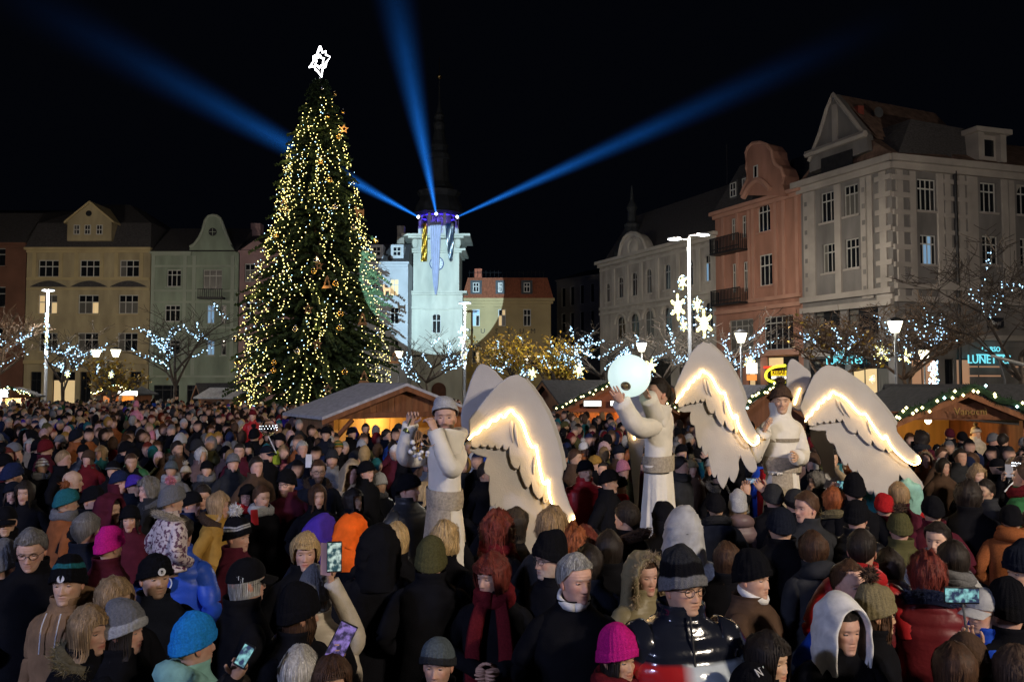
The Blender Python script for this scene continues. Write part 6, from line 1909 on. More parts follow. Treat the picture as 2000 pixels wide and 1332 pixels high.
W_TOP = [(505, 480), (530, 420), (570, 320), (620, 220), (680, 158), (735, 135), (800, 150), (880, 195), (960, 250), (1050, 322), (1120, 395), (1190, 475), (1250, 555), (1290, 625), (1300, 680), (1350, 745), (1420, 822), (1470, 866), (1492, 890), (1487, 918), (1455, 935), (1410, 925), (1368, 900),
         (1325, 862), (1282, 820), (1240, 762), (1212, 700), (1193, 728), (1148, 680), (1090, 595), (1042, 522), (1015, 530), (960, 482), (900, 415), (850, 378), (808, 362), (785, 345), (765, 362), (745, 400), (718, 392), (700, 430), (668, 438), (655, 480), (622, 490), (605, 532), (578, 545), (555, 585)]
W_LED = W_TOP[17:][:1] + [(1490, 905), (1470, 930), (1435, 936), (1400, 920)] + W_TOP[22:]
W_BACK = [(800, 138), (880, 180), (965, 235), (1060, 305), (1130, 375), (1200, 455), (1262, 535), (1302, 600), (1300, 628), (1268, 628), (1200, 520), (1000, 330), (800, 190)]
W_COV = [(560, 575), (640, 470), (785, 340), (900, 400), (1040, 515), (1150, 670), (1215, 700), (1262, 800), (1256, 838), (1238, 856), (1222, 846), (1206, 812), (1190, 836), (1165, 826), (1128, 800), (1094, 752), (1086, 790), (1062, 780), (1020, 742), (985, 702), (972, 668), (966, 694), (935, 690), (905, 668), (875, 625), (852, 578),
         (842, 600), (820, 598), (804, 574), (792, 602), (770, 610), (752, 590), (742, 606), (718, 612), (700, 596), (690, 614), (664, 618), (648, 606), (636, 632), (606, 634), (582, 628)]
W_FLY = [(575, 560), (600, 560), (900, 420), (1200, 640), (1300, 790), (1365, 890), (1395, 960), (1440, 1012), (1500, 1085), (1517, 1125), (1508, 1150), (1480, 1162), (1440, 1150), (1390, 1110), (1345, 1060), (1318, 1025), (1312, 1075), (1330, 1130), (1322, 1190), (1300, 1235), (1262, 1215), (1236, 1180), (1222, 1235), (1200, 1280), (1165, 1255), (1120, 1205), (1104, 1160), (1096, 1190), (1070, 1182), (1040, 1140),
         (1005, 1070), (972, 990), (966, 1014), (940, 1008), (912, 975), (896, 935), (886, 956), (862, 948), (842, 905), (815, 860), (800, 815), (786, 778), (752, 770), (730, 745), (720, 700), (722, 672), (650, 672), (585, 660)]


def led_line(pts, parent, name='led_strip', r=.0085):
    mb = MB(); mb.tube(pts, r, 6); return mb.build(name, LED, parent, True)


def plate(pl, g0, g1, parent, name, bevel=.014):
    mb = MB(); mb.prism(pl, g0, g1); o = mb.build(name, FOAM, parent)
    b = o.modifiers.new('edge', 'BEVEL'); b.width = bevel; b.segments = 3; b.limit_method = 'ANGLE'; b.angle_limit = .9
    return o


def wing(label, M, root, Y0, ky, group='angel wings'):
    f = wing_map(np.array(M, float), root, Y0, ky)
    r = empty('angel_wing', label, 'angel wing', (0, 0, 0), 0, group)
    r.location = f(0)(555, 590)
    off = np.array(r.location)
    def L(d):
        g = f(d)
        return lambda u, v: tuple(np.array(g(u, v)) - off)
    plate(W_BACK, L(.03), L(.07), r, 'rear_layer')
    plate(W_FLY, L(.045), L(.09), r, 'flight_feathers')
    plate(W_COV, L(.0), L(.043), r, 'covert_feathers')
    plate(W_TOP, L(-.04), L(.02), r, 'arm_layer')
    # the strip runs along the lower edge of the arm layer
    g = L(-.058); pts = [g(u - 3, v + 10) for u, v in W_LED]
    led_line(smooth_path(pts, len(pts) * 3), r)
    # soft creases below the top of the strip
    for (u0, v0), (u1, v1) in (((800, 410), (868, 545)), ((835, 425), (915, 560)), ((1060, 580), (1090, 700))):
        mb = MB(); g = L(-.006); mb.tube(smooth_path([g(u0, v0), g((u0 + u1) / 2 - 6, (v0 + v1) / 2), g(u1, v1)], 8), [.003, .012, .016, .016, .014, .012, .008, .003], 6); mb.build('feather_crease', FOAM, r, True)
    return r


def small_wing(label, parts, Y0, ky=0.0, led=None, x0=None):
    r = empty('angel_wing', label, 'angel wing', at(*parts[0][0], Y0), 0, 'angel wings')
    off = np.array(r.location); x0 = x0 or parts[0][0][0]
    def L(d): return lambda u, v: tuple(np.array(at(u, v, Y0 + ky * (u - x0) + d)) - off)
    for i, pl in enumerate(parts):
        plate([tuple(q) for q in smooth_path(pl + pl[:1], len(pl) * 3)[:-1, :2]] if i == 0 else pl, L(.05 * i), L(.05 * i + .04), r, ('arm_layer', 'flight_feathers')[min(i, 1)])
    if led: led_line([L(-.02)(*q) for q in led], r)
    return r


def robe(root, ps, wr, c, hang, z0=1.04, z1=-.86, folds=9, apron=None, seed=1, w1=.30, sash=(.93, 1.07), sl=.8):
    rs = np.random.default_rng(seed)
    a = np.linspace(0, 2 * PI, 96, endpoint=False); n = 40
    t = np.linspace(0, 1, n)[:, None]
    z = z0 + (z1 - z0) * t
    w = .165 * sl + (w1 - .165 * sl) * t ** .8; d = .14 * sl + (w1 * .86 - .14 * sl) * t ** .8
    ph = rs.uniform(0, 6, 4)
    fd = np.sin(folds * a + ph[0] + 1.2 * t) * .55 + np.sin((folds * 2 + 1) * a + ph[1] - 2 * t) * .3 + np.sin(4 * a + ph[2] + 2 * t) * .5
    k = 1 + .085 * fd * sstep(t, .0, .35)
    P = np.stack([w * k * np.sin(a), d * k * np.cos(a), z * np.ones_like(k)], -1)
    mb = MB(); mb.grid(P, True, False, False, col=np.array(C_[c]) * np.ones((n, 96, 1)))
    mb.build('robe_skirt', ROBE, root, True, cols=True)
    if apron:
        a0, a1 = [math.radians(x) for x in apron]; aa = np.linspace(a0, a1, 30)
        kk = 1.035 + .03 * np.sin(5 * aa + t * 2) * t
        P = np.stack([w * kk * np.sin(aa) * 1.03, d * kk * np.cos(aa) * 1.03, z * np.ones_like(kk)], -1)
        mb = MB(); mb.grid(P, False, col=np.array(C_['felt']) * np.ones((n, 30, 1))); mb.build('felt_panel', SASH, root, True, cols=True)
    tt = np.linspace(0, 1, 12)[:, None]; kk = 1 + .03 * np.sin(PI * tt) + .012 * np.sin(3 * a + 5 * tt)
    P = np.stack([.205 * sl * kk * np.sin(a), .170 * sl * kk * np.cos(a), (sash[1] + (sash[0] - sash[1]) * tt) * np.ones_like(kk) + .012 * np.sin(a)], -1)
    mb = MB(); mb.grid(P, True, False, False, col=np.array(C_['felt']) * np.ones((12, 96, 1))); mb.build('sash', SASH, root, True, cols=True)
    mb = MB()
    for s in (-1, 1):
        x = s * .11; mb.tube([(x, 0, .02), (x, 0, -.84)], .035, 6); mb.box((x - .05, -.06, -.85), (x + .05, .1, -.82))
    mb.build('stilts', METAL, root)


def bell_sleeve(root, ps, A, B, Cp, c='robe'):
    """wide sleeve hanging from forearm A-B (world points) to tip Cp"""
    inv = Matrix.LocRotScale(root.location, root.rotation_euler, root.scale).inverted()
    A, B, Cp = [np.array(inv @ Vector(q)) for q in (A, B, Cp)]
    P = []
    for i in range(12):
        t = i / 11
        e0 = A + (Cp - A) * t; e1 = B + (Cp - B) * t
        mid = (e0 + e1) / 2; r = np.linalg.norm(e1 - e0) / 2 + .015; ax = (e1 - e0) / (np.linalg.norm(e1 - e0) + 1e-6)
        nrm = np.cross(ax, Cp - A); nrm /= np.linalg.norm(nrm) + 1e-6
        th = .062 * (1 - t) ** .6 + .006
        P.append([mid + ax * r * math.cos(q) * (1 + .08 * math.sin(4 * q + 3 * t)) + nrm * th * math.sin(q) for q in np.linspace(0, 2 * PI, 20, endpoint=False)])
    mb = MB(); mb.grid(np.array(P), True, True, True, col=np.array(C_[c]) * np.ones((12, 20, 1))); mb.build('bell_sleeve', ROBE, root, True, cols=True)


def fix_coat(root):
    for ch in root.children:
        if ch.name.startswith('coat'):
            ch.name = 'tunic'; ch.data.materials[0] = ROBE
        if ch.name.startswith('trousers'): bpy.data.objects.remove(ch)


GA = 'angels on stilts'
I1 = [[1.067, -.447], [.284, 1.263]]
# first angel: bearded, ringing a bell
YA = 6.4
hb_, hr_ = at(802, 828, 6.22), at(850, 842, 6.02)
a1, ps1 = person(869, 778, 3, 'person as angel on stilts with brown beard and grey knit hat holding hoop and bell', Y=YA, base=.86, bf=-55, hat=('beanie', 'lightgrey'), hatk=dict(slack=.02, ribs=False, low=-.036), pitch=5, slim=.74, beard=1.0, beardc='chestnut', hair=('short', 'chestnut'), coat=('robe', 'cloth'),
               armw={1: hb_, -1: hr_}, sleeve=1.2, collar='open', hem=.98, lod=0, group=GA, smile=.7, pose='down', hs=1.08, handcurl=1.1)
fix_coat(a1)
robe(a1, ps1, None, 'robe', 0, apron=(-75, 20), seed=3, w1=.30)
mb = MB(); t_ = np.linspace(-2.6, 2.6, 24)
mb.tube(np.stack([.115 * np.sin(t_), -.03 - .115 * np.cos(t_), 1.465 + .03 * np.cos(t_)], -1), .045, 9, col=C_['robeshade']); mb.build('cowl', ROBE, a1, True, cols=True)
bell_sleeve(a1, ps1, at(868, 838, 6.05), at(905, 850, 6.3), at(893, 902, 6.15))
inner = MB(); 
wing('big white wing of the bearded angel edged with warm light', I1, (916.6, 857), 6.62, .0012)
small_wing('far wing of the bearded angel rising behind his shoulder', [[(978, 737), (965, 722), (948, 712), (935, 713), (922, 735), (912, 765), (904, 790), (900, 815), (903, 838), (918, 850), (950, 830), (985, 780), (990, 752)]], 7.0)
# hoop with hanging baubles, and the bell
hp_ = at(851, 846, 5.96)
HO = empty('bauble_hoop', 'wooden hoop hung with white and gold baubles in the hand of the bearded angel', 'bauble hoop', hp_)
mb = MB(); t_ = np.linspace(0, 2 * PI, 25); mb.tube(np.stack([.058 * np.cos(t_) - .045, .02 * np.sin(t_), .058 * np.sin(t_) - .035], -1), .0026, 5); mb.build('hoop', WOODO, HO, True)
BW = pm('white_bauble', (.62, .62, .64), rough=.3, var=.03); GOLDB = pm('small_gold_bauble', (.7, .45, .08), rough=.2, metal=1.0)
wr_ = MB()
bt = at(818, 853, 5.96); ctr = np.array(bt - hp_)
mb = MB(); mb.tube(smooth_path([ctr + arr(-.03, 0, -.02), ctr + arr(-.02, 0, .03), ctr + arr(.0, 0, .045), ctr + arr(.03, 0, .02)], 12), .0035, 5)
for dx in (-.015, .0, .015): mb.tube([ctr + arr(dx, 0, .04), ctr + arr(dx * 1.4, 0, -.14)], .0025, 4)
mb.tube([ctr + arr(.02, 0, .03), (-.09, 0, -.05)], .002, 4); mb.build('cord', WOODO, HO)
for i, (px, py, r_, w_) in enumerate(((806, 864, 5.2, 1), (825, 867, 3.2, 1), (809, 875, 4, 1), (802, 882, 5.2, 1), (811, 889, 5.2, 1), (819, 887, 4, 1), (824, 883, 4.2, 1), (821, 895, 4.4, 1), (835, 884, 4.2, 1), (834, 889, 3.4, 1), (818, 866, 3, 0), (815, 871, 2.6, 0), (816, 880, 2.6, 0), (829, 888, 3.4, 0), (827, 893, 2.8, 0), (812, 863, 2.4, 0))):
    q = np.array(at(px, py, 5.93 + .03 * math.sin(i * 2.1)) - hp_); o = MB().ball(q, r_ / 1600 * 5.95, 14, 10).build('hoop_bauble', BW if w_ else GOLDB, HO, True)
bl_ = at(795, 838, 6.19)
BE = empty('hand_bell', 'small green bronze hand bell rung by the bearded angel', 'bell', bl_)
mb = MB(); mb.lathe([(.032, -.022), (.027, -.012), (.021, .01), (.018, .022), (.006, .03), (.007, .075), (.010, .08), (.004, .088)], 14); mb.ball((0, 0, -.026), .007, 8, 6); o = mb.build('bell_body', pm('bronze_bell', (.10, .12, .05), rough=.3, metal=.9), BE, True); o.rotation_euler = (0, .35, 0)

# second angel: holds the glowing ball
YB = 7.6
h1_, h2_ = at(1253, 757, 7.15), at(1213, 784, 7.05)
a2, ps2 = person(1285, 740, -72, 'person as angel on stilts with dark tied hair lifting a glowing white ball', Y=YB, base=.98, bf=-118, hair=('crop', 'dark'), coat=('robe', 'cloth'), armw={1: h1_, -1: h2_}, sleeve=1.55, collar='open', hem=.98, lod=0, group=GA, pose='down', hs=1.08, pitch=6, handcurl=.15, old=.2, slim=.78)
fix_coat(a2)
robe(a2, ps2, None, 'robe', 0, apron=(-10, 75), seed=5, w1=.245)
mb = MB(); q = ps2(smooth_path([(0, -.10, .14), (0, -.128, .09), (0, -.12, .02), (0, -.10, -.04)], 8)); mb.tube(q, [.03, .035, .03, .02, .022, .02, .014, .006], 8, col=C_['dark']); mb.build('ponytail', HAIR, a2, True, cols=True)
bell_sleeve(a2, ps2, at(1262, 785, 7.35), at(1310, 800, 7.55), at(1296, 838, 7.45))
bc = at(1229, 734, 7.12); R_ = 41.5 / 1600 * 7.12
BALL = empty('glowing_ball', 'large glowing pale green white ball held up by the second angel', 'ball', bc)
mb = MB(); mb.ball((0, 0, 0), R_, 48, 32); mb.build('shell', em('ball_glow', (.66, .84, .80), .95), BALL, True)
pd = (at(1219, 763, 6.9) - bc).normalized()
o = MB().lathe([(.042, 0), (.044, .004), (.036, .007), (.034, .003), (.001, .004)], 24).build('battery_port', pm('port_brown', (.30, .27, .18), rough=.4, metal=.4), BALL, True); o.location = pd * (R_ - .003); o.rotation_euler = pd.to_track_quat('Z', 'Y').to_euler()
o2 = MB().lathe([(.022, 0), (.022, .005), (.001, .006)], 16).build('port_cover', pm('port_gold', (.30, .24, .12), rough=.35, metal=.6), o, True); o2.location = (0, 0, .006)
wing('big white wing of the angel lifting the glowing ball edged with warm light', [[.78, -.175], [-.033, 1.06]], (1321, 785), 7.85, .0012)
small_wing('narrow hanging wing on the ball side of the second angel', [[(1222, 780), (1222, 830), (1230, 892), (1236, 950), (1241, 1000), (1247, 980), (1250, 924), (1260, 860), (1268, 800), (1250, 770)]], 7.95, led=[(1241, 825), (1240, 838), (1239, 858)])
# third angel: bobble hat
YC = 8.35
h3_, h4_ = at(1556, 893, 8.0), at(1492, 842, 8.1)
a3, ps3 = person(1525, 752, -12, 'smiling person as angel on stilts in dark bobble hat and cream tunic', Y=YC, base=.88, bf=22, hat=('pom', 'brown', 'brown'), coat=('robe', 'cloth'), armw={-1: h3_, 1: h4_}, sleeve=1.45, collar='high', hem=.98, lod=0, group=GA, smile=1, pose='down', hs=1.1, handcurl=.4, hatk=dict(low=-.014), slim=.88)
fix_coat(a3)
robe(a3, ps3, None, 'robe', 0, apron=(0, 70), seed=9, w1=.25, sl=.92)
mb = MB(); mb.grid(np.array([[(w * math.sin(q), d * math.cos(q), z) for q in np.linspace(0, 2 * PI, 40, endpoint=False)] for z, w, d in ((1.22, .195, .142), (1.255, .197, .143))]), True, col=np.array(C_['felt']) * .7 * np.ones((2, 40, 1))); mb.build('chest_band', SASH, a3, True, cols=True)
wing('big white wing of the angel in the bobble hat edged with warm light', [[1, 0], [0, 1]], (1573.4, 821.8), 8.62, .0013)
small_wing('upright far wing behind the head of the angel in the bobble hat', [[(1536, 728), (1539, 709), (1546, 701), (1555, 704), (1570, 716), (1584, 730), (1580, 752), (1568, 775), (1566, 800), (1551, 800), (1537, 783)], [(1582, 835), (1613, 840), (1628, 870), (1632, 930), (1620, 939), (1612, 935), (1600, 890), (1583, 860)]], 9.0, led=[(1552, 790), (1558, 772), (1563, 758)])
bl2 = at(1491, 853, 8.08)
BE2 = empty('hand_bell', 'small gold hand bell held low by the angel in the bobble hat', 'bell', bl2)
mb = MB(); mb.lathe([(.032, -.03), (.027, -.015), (.021, .01), (.018, .022), (.006, .03), (.007, .06)], 14); mb.build('bell_body', pm('gold_bell', (.45, .28, .06), rough=.3, metal=.9), BE2, True)

# ------------------------------------------------------------------ the crowd: people one can point to
P_ = person
def blocks(P, c):
    """navy yoke over a red and a white panel"""
    c = c.copy(); low = P[..., 2] < 1.31
    c[low & (P[..., 0] > .0)] = C_['red']; c[low & (P[..., 0] <= .0)] = (.50, .56, .60); c[P[..., 2] < 1.06] = (.006, .008, .02)
    return c
PHWHITE = pm('white_phone', (.5, .5, .52))
# front row
P_(857, 1243, -8, 'man in grey blue folded knit hat with moustache looking at the photographer', h=1.53, hat=('beanie', 'slate', 'charcoal'), beard=.35, beardc='brown', coat=('black', 'cloth'), collar='open', hair=('crop', 'brown'))
P_(1203, 1230, 38, 'smiling woman in magenta knit hat and red collar', h=1.57, hat=('slouch', 'magenta'), sex='f', hair=('bob', 'dark'), smile=1, scarf=('darkred',), coat=('black', 'cloth'), wide=1.08)
GM, GMp = P_(1330, 1085, 26, 'heavy man in glasses wearing a glossy navy puffer with red and white panels', h=1.90, hat=('beanie', 'charcoal', 'grey'), hatk=dict(slack=.05, stripes=[(.30, .62, C_['black'])]), glasses=True, coat=('ink', 'gloss'), colf=blocks, wide=1.14, old=.7, fat=1.0, pose='down', bf=8, hs=.95)
NY, NYp = P_(1462, 1293, 40, 'person in black cap with white NY letters at the bottom edge', h=1.50, hat=('beanie', 'black'), coat=('black', 'cloth'), bf=40, lod=0)
P_(1496, 1238, 42, 'dark haired smiling woman behind the black cap with white letters', h=1.58, sex='f', hair=('bob', 'dark'), smile=.7, coat=('black', 'cloth'), bf=60)
P_(1640, 1175, 16, 'boy in white hood and black jacket', h=1.60, hood=('white', .02), sex='c', hair=('short', 'dark'), coat=('black', 'cloth'), hs=1.1, bf=-15)
P_(1706, 1150, 78, 'woman in brown grey knitted bobble hat and glasses seen from the side', h=1.62, hat=('pom', 'khaki', 'brown'), hatk=dict(slack=.05), glasses=True, sex='f', hair=('long', 'chestnut'), coat=('black', 'cloth'))
P_(1655, 1098, 22, 'man with high forehead and short brown hair in blue jacket behind the white hooded boy', h=1.72, hair=('receding', 'chestnut'), coat=('blue', 'cloth'))
P_(1682, 1036, 150, 'man with cropped dark hair in red quilted jacket turned away', h=1.80, hair=('crop', 'dark'), coat=('red', 'puff'), hoodback=True)
P_(1466, 1080, 42, 'old man in black knit hat brown coat and white shirt collar', h=1.74, hat=('beanie', 'black'), hatk=dict(slack=.03), old=1, wide=1.12, coat=('brown', 'cloth'), collar='open', shirt='white', fat=.5)
P_(1256, 1080, 24, 'woman in quilted khaki hood with fur edge', h=1.68, hood=('khaki',), fur='beige', sex='f', old=.6, hair=('short', 'chestnut'), coat=('khaki', 'puff'))
P_(1335, 997, 172, 'person in grey hooded sweatshirt seen from behind', h=1.80, hood=('lightgrey', .0), coat=('lightgrey', 'knit'), hair=('short', 'dark'), wide=1.25, hs=1.12)
P_(1441, 963, 172, 'woman in light grey knit hat and mauve brown jacket seen from behind', h=1.66, hat=('slouch', 'lightgrey'), sex='f', hair=('bob', 'fair'), coat=('mauve', 'puff'), hoodback=True)
P_(1226, 982, -135, 'dark haired man in black jacket with brown fur collar', h=1.78, hair=('short', 'dark'), fur='brown', coat=('black', 'cloth'))
P_(1297, 978, 178, 'person in black knit hat directly in front of the second angel', h=1.76, hat=('beanie', 'black'), coat=('black', 'cloth'), collar='high')
P_(1547, 1103, 180, 'child in blue flower patterned hat', h=1.38, hat=('beanie', 'sky'), sex='c', coat=('blue', 'cloth'), hs=1.2)
P_(1190, 1040, 172, 'woman with long straight dark hair seen from behind', h=1.70, sex='f', hair=('long', 'dark'), coat=('black', 'cloth'))
P_(1141, 1030, 168, 'woman with auburn hair lit by the wing tip', h=1.68, sex='f', hair=('fringe_bob', 'redhair'), coat=('brown', 'cloth'))
P_(1118, 1034, -160, 'woman with bushy ginger hair under the wing tip', h=1.68, sex='f', hair=('bigcurly', 'ginger'), coat=('black', 'cloth'))
P_(1150, 1068, 175, 'woman with very long black hair beside the grey haired old man', h=1.67, sex='f', hair=('long', 'dark'), coat=('ink', 'cloth'))
P_(1120, 1085, 30, 'old man with grey hair and pale turtleneck looking aside', h=1.80, hair=('short', 'silver'), old=1, coat=('black', 'cloth'), shirt='white', collar='open', bf=0)
P_(1078, 1046, -58, 'bearded old man in black knit hat and glasses in profile', h=1.78, hat=('slouch', 'black'), glasses=True, old=1, beard=.5, beardc='silver', coat=('black', 'cloth'), collar='open')
P_(966, 1083, -42, 'woman with red bobbed hair and long dark red scarf', h=1.68, sex='f', hair=('fringe_bob', 'redhair'), scarf=('darkred', 1), coat=('black', 'cloth'), bf=-8, pitch=-4, pose='front', old=.4, hs=1.06)
P_(842, 1046, 180, 'person in olive ear flap hat and wide black coat seen from behind', h=1.76, hat=('beanie', 'olive'), hatk=dict(low=.03), coat=('black', 'cloth'), wide=1.1)
BW1, BW1p = P_(868, 1027, 172, 'blonde woman in black jacket raising a phone toward the bearded angel', h=1.70, sex='f', hair=('curly', 'blond'), coat=('black', 'cloth'), pose='phone', bf=180)
P_(970, 1008, 150, 'woman with dark red curls in black coat with red scarf', h=1.72, sex='f', hair=('bigcurly', 'redhair'), scarf=('darkred', 1), coat=('black', 'cloth'))
P_(1004, 995, 105, 'dark haired woman in profile under the great wing', h=1.70, sex='f', hair=('bob', 'dark'), coat=('black', 'cloth'))
P_(1077, 1000, 145, 'man with curly grey brown hair in dark coat under the great wing', h=1.80, hair=('curly', 'fair'), coat=('charcoal', 'cloth'))
AD, ADp = P_(738, 1030, 172, 'person in black jacket with three white sleeve stripes seen from behind', h=1.78, hair=('short', 'dark'), hood=('black',), coat=('black', 'cloth'))
P_(772, 1024, 168, 'woman with long golden blonde hair seen from behind', h=1.72, sex='f', hair=('long', 'blond'), coat=('black', 'cloth'))
P_(683, 1010, 170, 'person in bright orange hood', h=1.72, hood=('orange',), coat=('black', 'cloth'), hair=('short', 'dark'))
P_(626, 1012, 172, 'person in purple blue hood beside the orange hood', h=1.72, hood=('purple',), coat=('ink', 'cloth'), hair=('short', 'dark'))
P_(597, 1042, 14, 'blonde woman with short fringe in black coat facing the photographer', h=1.72, sex='f', hair=('shortlady', 'blond'), coat=('black', 'cloth'), old=.5)
WP, WPp = P_(616, 1116, 150, 'woman in grey ribbed hat and cream puffer holding up a phone', h=1.68, sex='f', hat=('slouch', 'grey'), hair=('shortlady', 'silver'), coat=('cream', 'puff'))
P_(478, 1085, 128, 'white haired man in black peaked cap and black jacket', h=1.78, hat=('cap', 'black'), hair=('shortlady', 'silver'), glasses=True, coat=('black', 'cloth'), old=1)
LP, LPp = P_(582, 1150, 120, 'person in black knit hat with long brown hair looking at a purple lit phone', h=1.66, sex='f', hat=('slouch', 'black'), hair=('long', 'chestnut'), coat=('black', 'cloth'), pose='front', bf=60)
P_(584, 1268, 178, 'person with thick white grey hair seen from behind', h=1.55, hair=('shortlady', 'silverlight'), sex='f', coat=('charcoal', 'cloth'))
P_(648, 1282, 20, 'woman with brown hair half hidden beside thick white hair', h=1.52, sex='f', hair=('bob', 'chestnut'), coat=('black', 'cloth'))
P_(376, 1204, 130, 'person in bright blue knit hat and mint jacket', h=1.62, hat=('beanie', 'sky'), hatk=dict(slack=.03), coat=('mint', 'cloth'), hoodback=True)
PH3, PH3p = P_(452, 1318, 165, 'dark figure holding a glowing phone beside the mint jacket', h=1.45, hair=('short', 'dark'), coat=('black', 'cloth'), pose='front')
P_(175, 1186, 66, 'woman with straight grey blonde hair and fur collar', h=1.62, sex='f', hair=('bob', 'fair'), fur='khaki', coat=('black', 'cloth'), old=.5)
P_(240, 1181, 88, 'person in pale grey ribbed knit hat in profile', h=1.62, sex='f', hat=('slouch', 'grey', 'lightgrey'), hair=('bob', 'dark'), coat=('black', 'cloth'))
P_(222, 1130, 55, 'woman with streaked light brown hair behind the pale grey hat', h=1.66, sex='f', hair=('bob', 'fair'), coat=('black', 'cloth'))
BD, BDp = P_(136, 1088, 8, 'young man in black knit hat with teal patch and tan jacket', h=1.74, hat=('beanie', 'black'), hatk=dict(slack=.02, stripes=[(.55, .72, C_['teal'])]), coat=('tan', 'cloth'), hoodback=True, bf=-10)
P_(66, 1030, 18, 'man with grey swept hair and glasses looking down', h=1.80, hair=('short', 'salt'), glasses=True, pitch=-14, coat=('black', 'cloth'), old=.7)
MB2, MB2p = P_(302, 1078, 42, 'man in black knit hat with round badge and dark moustache', h=1.74, hat=('beanie', 'black'), beard=.4, beardc='dark', coat=('ink', 'cloth'), collar='open')
CAR, CARp = P_(350, 1011, 172, 'man in bright blue jacket with white round emblem carrying a child', h=1.75, Y=6.0, hair=('short', 'dark'), coat=('blue', 'puff'), bf=178)
P_(334, 948, 125, 'small child in pink and grey bobble hat and flowered jacket riding on shoulders', h=1.12, base=.87, Y=5.72, hat=('pom', 'grey', 'pink'), hatk=dict(slack=.01), sex='c', hs=1.2, coat=('palepink', 'puff'), fur='cream', lod=0, trousers='ink', hem=.95)
FLO = bpy.data.materials.new('flowered_nylon'); nt_, b_ = nodes_of(FLO)
_n = nt_.nodes.new('ShaderNodeTexNoise'); _n.inputs['Scale'].default_value = 26; _n.inputs['Detail'].default_value = 3; _t = nt_.nodes.new('ShaderNodeTexCoord'); nt_.links.new(_t.outputs['Object'], _n.inputs['Vector'])
_r = nt_.nodes.new('ShaderNodeValToRGB'); _r.color_ramp.elements[0].position = .42; _r.color_ramp.elements[0].color = (.09, .025, .06, 1); _r.color_ramp.elements[1].position = .5; _r.color_ramp.elements[1].color = (.55, .46, .45, 1)
nt_.links.new(_n.outputs['Fac'], _r.inputs['Fac']); nt_.links.new(_r.outputs[0], b_.inputs['Base Color']); b_.inputs['Roughness'].default_value = .6
for c_ in list(bpy.data.objects):
    if c_.name.startswith('coat') and c_.parent and 'riding' in c_.parent.get('label', ''): c_.data.materials[0] = FLO
    if c_.name.startswith('trousers') and c_.parent and 'riding' in c_.parent.get('label', ''): bpy.data.objects.remove(c_)
P_(168, 1005, 165, 'person with short dark grey hair seen from behind by the magenta beret', h=1.74, hair=('short', 'salt'), coat=('ink', 'cloth'))
P_(212, 1032, 150, 'person in round magenta red knitted beret', h=1.66, hat=('slouch', 'magenta'), hatk=dict(slack=.03, ribs=False), coat=('maroon', 'cloth'), sex='f')
P_(128, 953, 118, 'person in dark teal hat with brown fur bobble and rust jacket', h=1.72, hat=('pom', 'teal', 'rust'), coat=('rust', 'cloth'), scarf=('grey',))
P_(213, 968, 78, 'woman in deep red woollen hood', h=1.68, sex='f', hood=('maroon',), coat=('maroon', 'cloth'), hair=('short', 'dark'))
P_(255, 984, 18, 'woman in black headband smiling in the dark crowd', h=1.64, sex='f', hat=('beanie', 'black'), hair=('bob', 'dark'), coat=('maroon', 'cloth'), smile=.6)
P_(50, 940, 14, 'woman with long dark hair and open mouth', h=1.70, sex='f', hair=('long', 'dark'), coat=('black', 'cloth'), mouth=.7)
P_(8, 1065, 150, 'person in fuzzy grey knit hat at the edge', h=1.66, hat=('slouch', 'grey'), coat=('black', 'cloth'))
P_(12, 985, 30, 'man in black flat hat at the edge with shaded face', h=1.72, hat=('cap', 'black'), coat=('black', 'cloth'))
P_(425, 963, 82, 'woman with light brown hair in ochre coat with fur collar', h=1.68, sex='f', hair=('bob', 'fair'), coat=('ochre', 'cloth'), fur='brown', smile=.5)
P_(462, 1013, 72, 'person in black and white patterned bobble hat and maroon coat', h=1.68, hat=('pom', 'black', 'white'), hatk=dict(slack=.03, stripes=[(.36, .42, C_['lightgrey']), (.48, .54, C_['lightgrey'])]), coat=('maroon', 'cloth'))
P_(562, 918, -14, 'man in black knit hat with glasses and short beard in maroon coat', h=1.80, hat=('beanie', 'black'), glasses=True, beard=.8, beardc='chestnut', coat=('maroon', 'cloth'), hatk=dict(slack=.02))
P_(620, 948, 28, 'woman with very long dark brown hair looking up', h=1.68, sex='f', hair=('long', 'chestnut'), coat=('black', 'cloth'), pitch=4)
P_(692, 956, 58, 'woman with black fringe bob looking up in profile', h=1.64, sex='f', hair=('fringe_bob', 'dark'), coat=('black', 'cloth'), pitch=10)
P_(686, 900, 20, 'boy in tan pointed hood looking down', h=1.72, hood=('beige', .01, .03), sex='c', hair=('short', 'dark'), coat=('beige', 'cloth'), pitch=-6, hs=1.12)
P_(714, 899, 62, 'man in black knit hat close behind the tan hood', h=1.76, hat=('beanie', 'black'), coat=('black', 'cloth'))
P_(621, 899, 22, 'man with messy brown hair glasses beard and fur collar', h=1.82, hair=('short', 'chestnut'), glasses=True, beard=.9, beardc='chestnut', fur='brown', coat=('ink', 'cloth'))
P_(796, 923, 74, 'big man in black knit hat and dark grey jacket near the bearded angel', h=1.86, hat=('beanie', 'black'), coat=('charcoal', 'puff'), wide=1.12)
P_(742, 928, 38, 'child in pale grey hat and dark jacket', h=1.48, hat=('slouch', 'lightgrey'), sex='c', coat=('ink', 'puff'), hs=1.2, scarf=('grey',))
P_(828, 943, 62, 'blonde woman filming beside the robe of the bearded angel', h=1.64, sex='f', hair=('bob', 'blond'), coat=('black', 'cloth'))
RP, RPp = P_(484, 944, 4, 'woman in black hat glasses and red scarf holding a red phone', h=1.66, sex='f', hat=('beanie', 'black'), hair=('bob', 'dark'), glasses=True, scarf=('red',), coat=('charcoal', 'cloth'), pose='front')
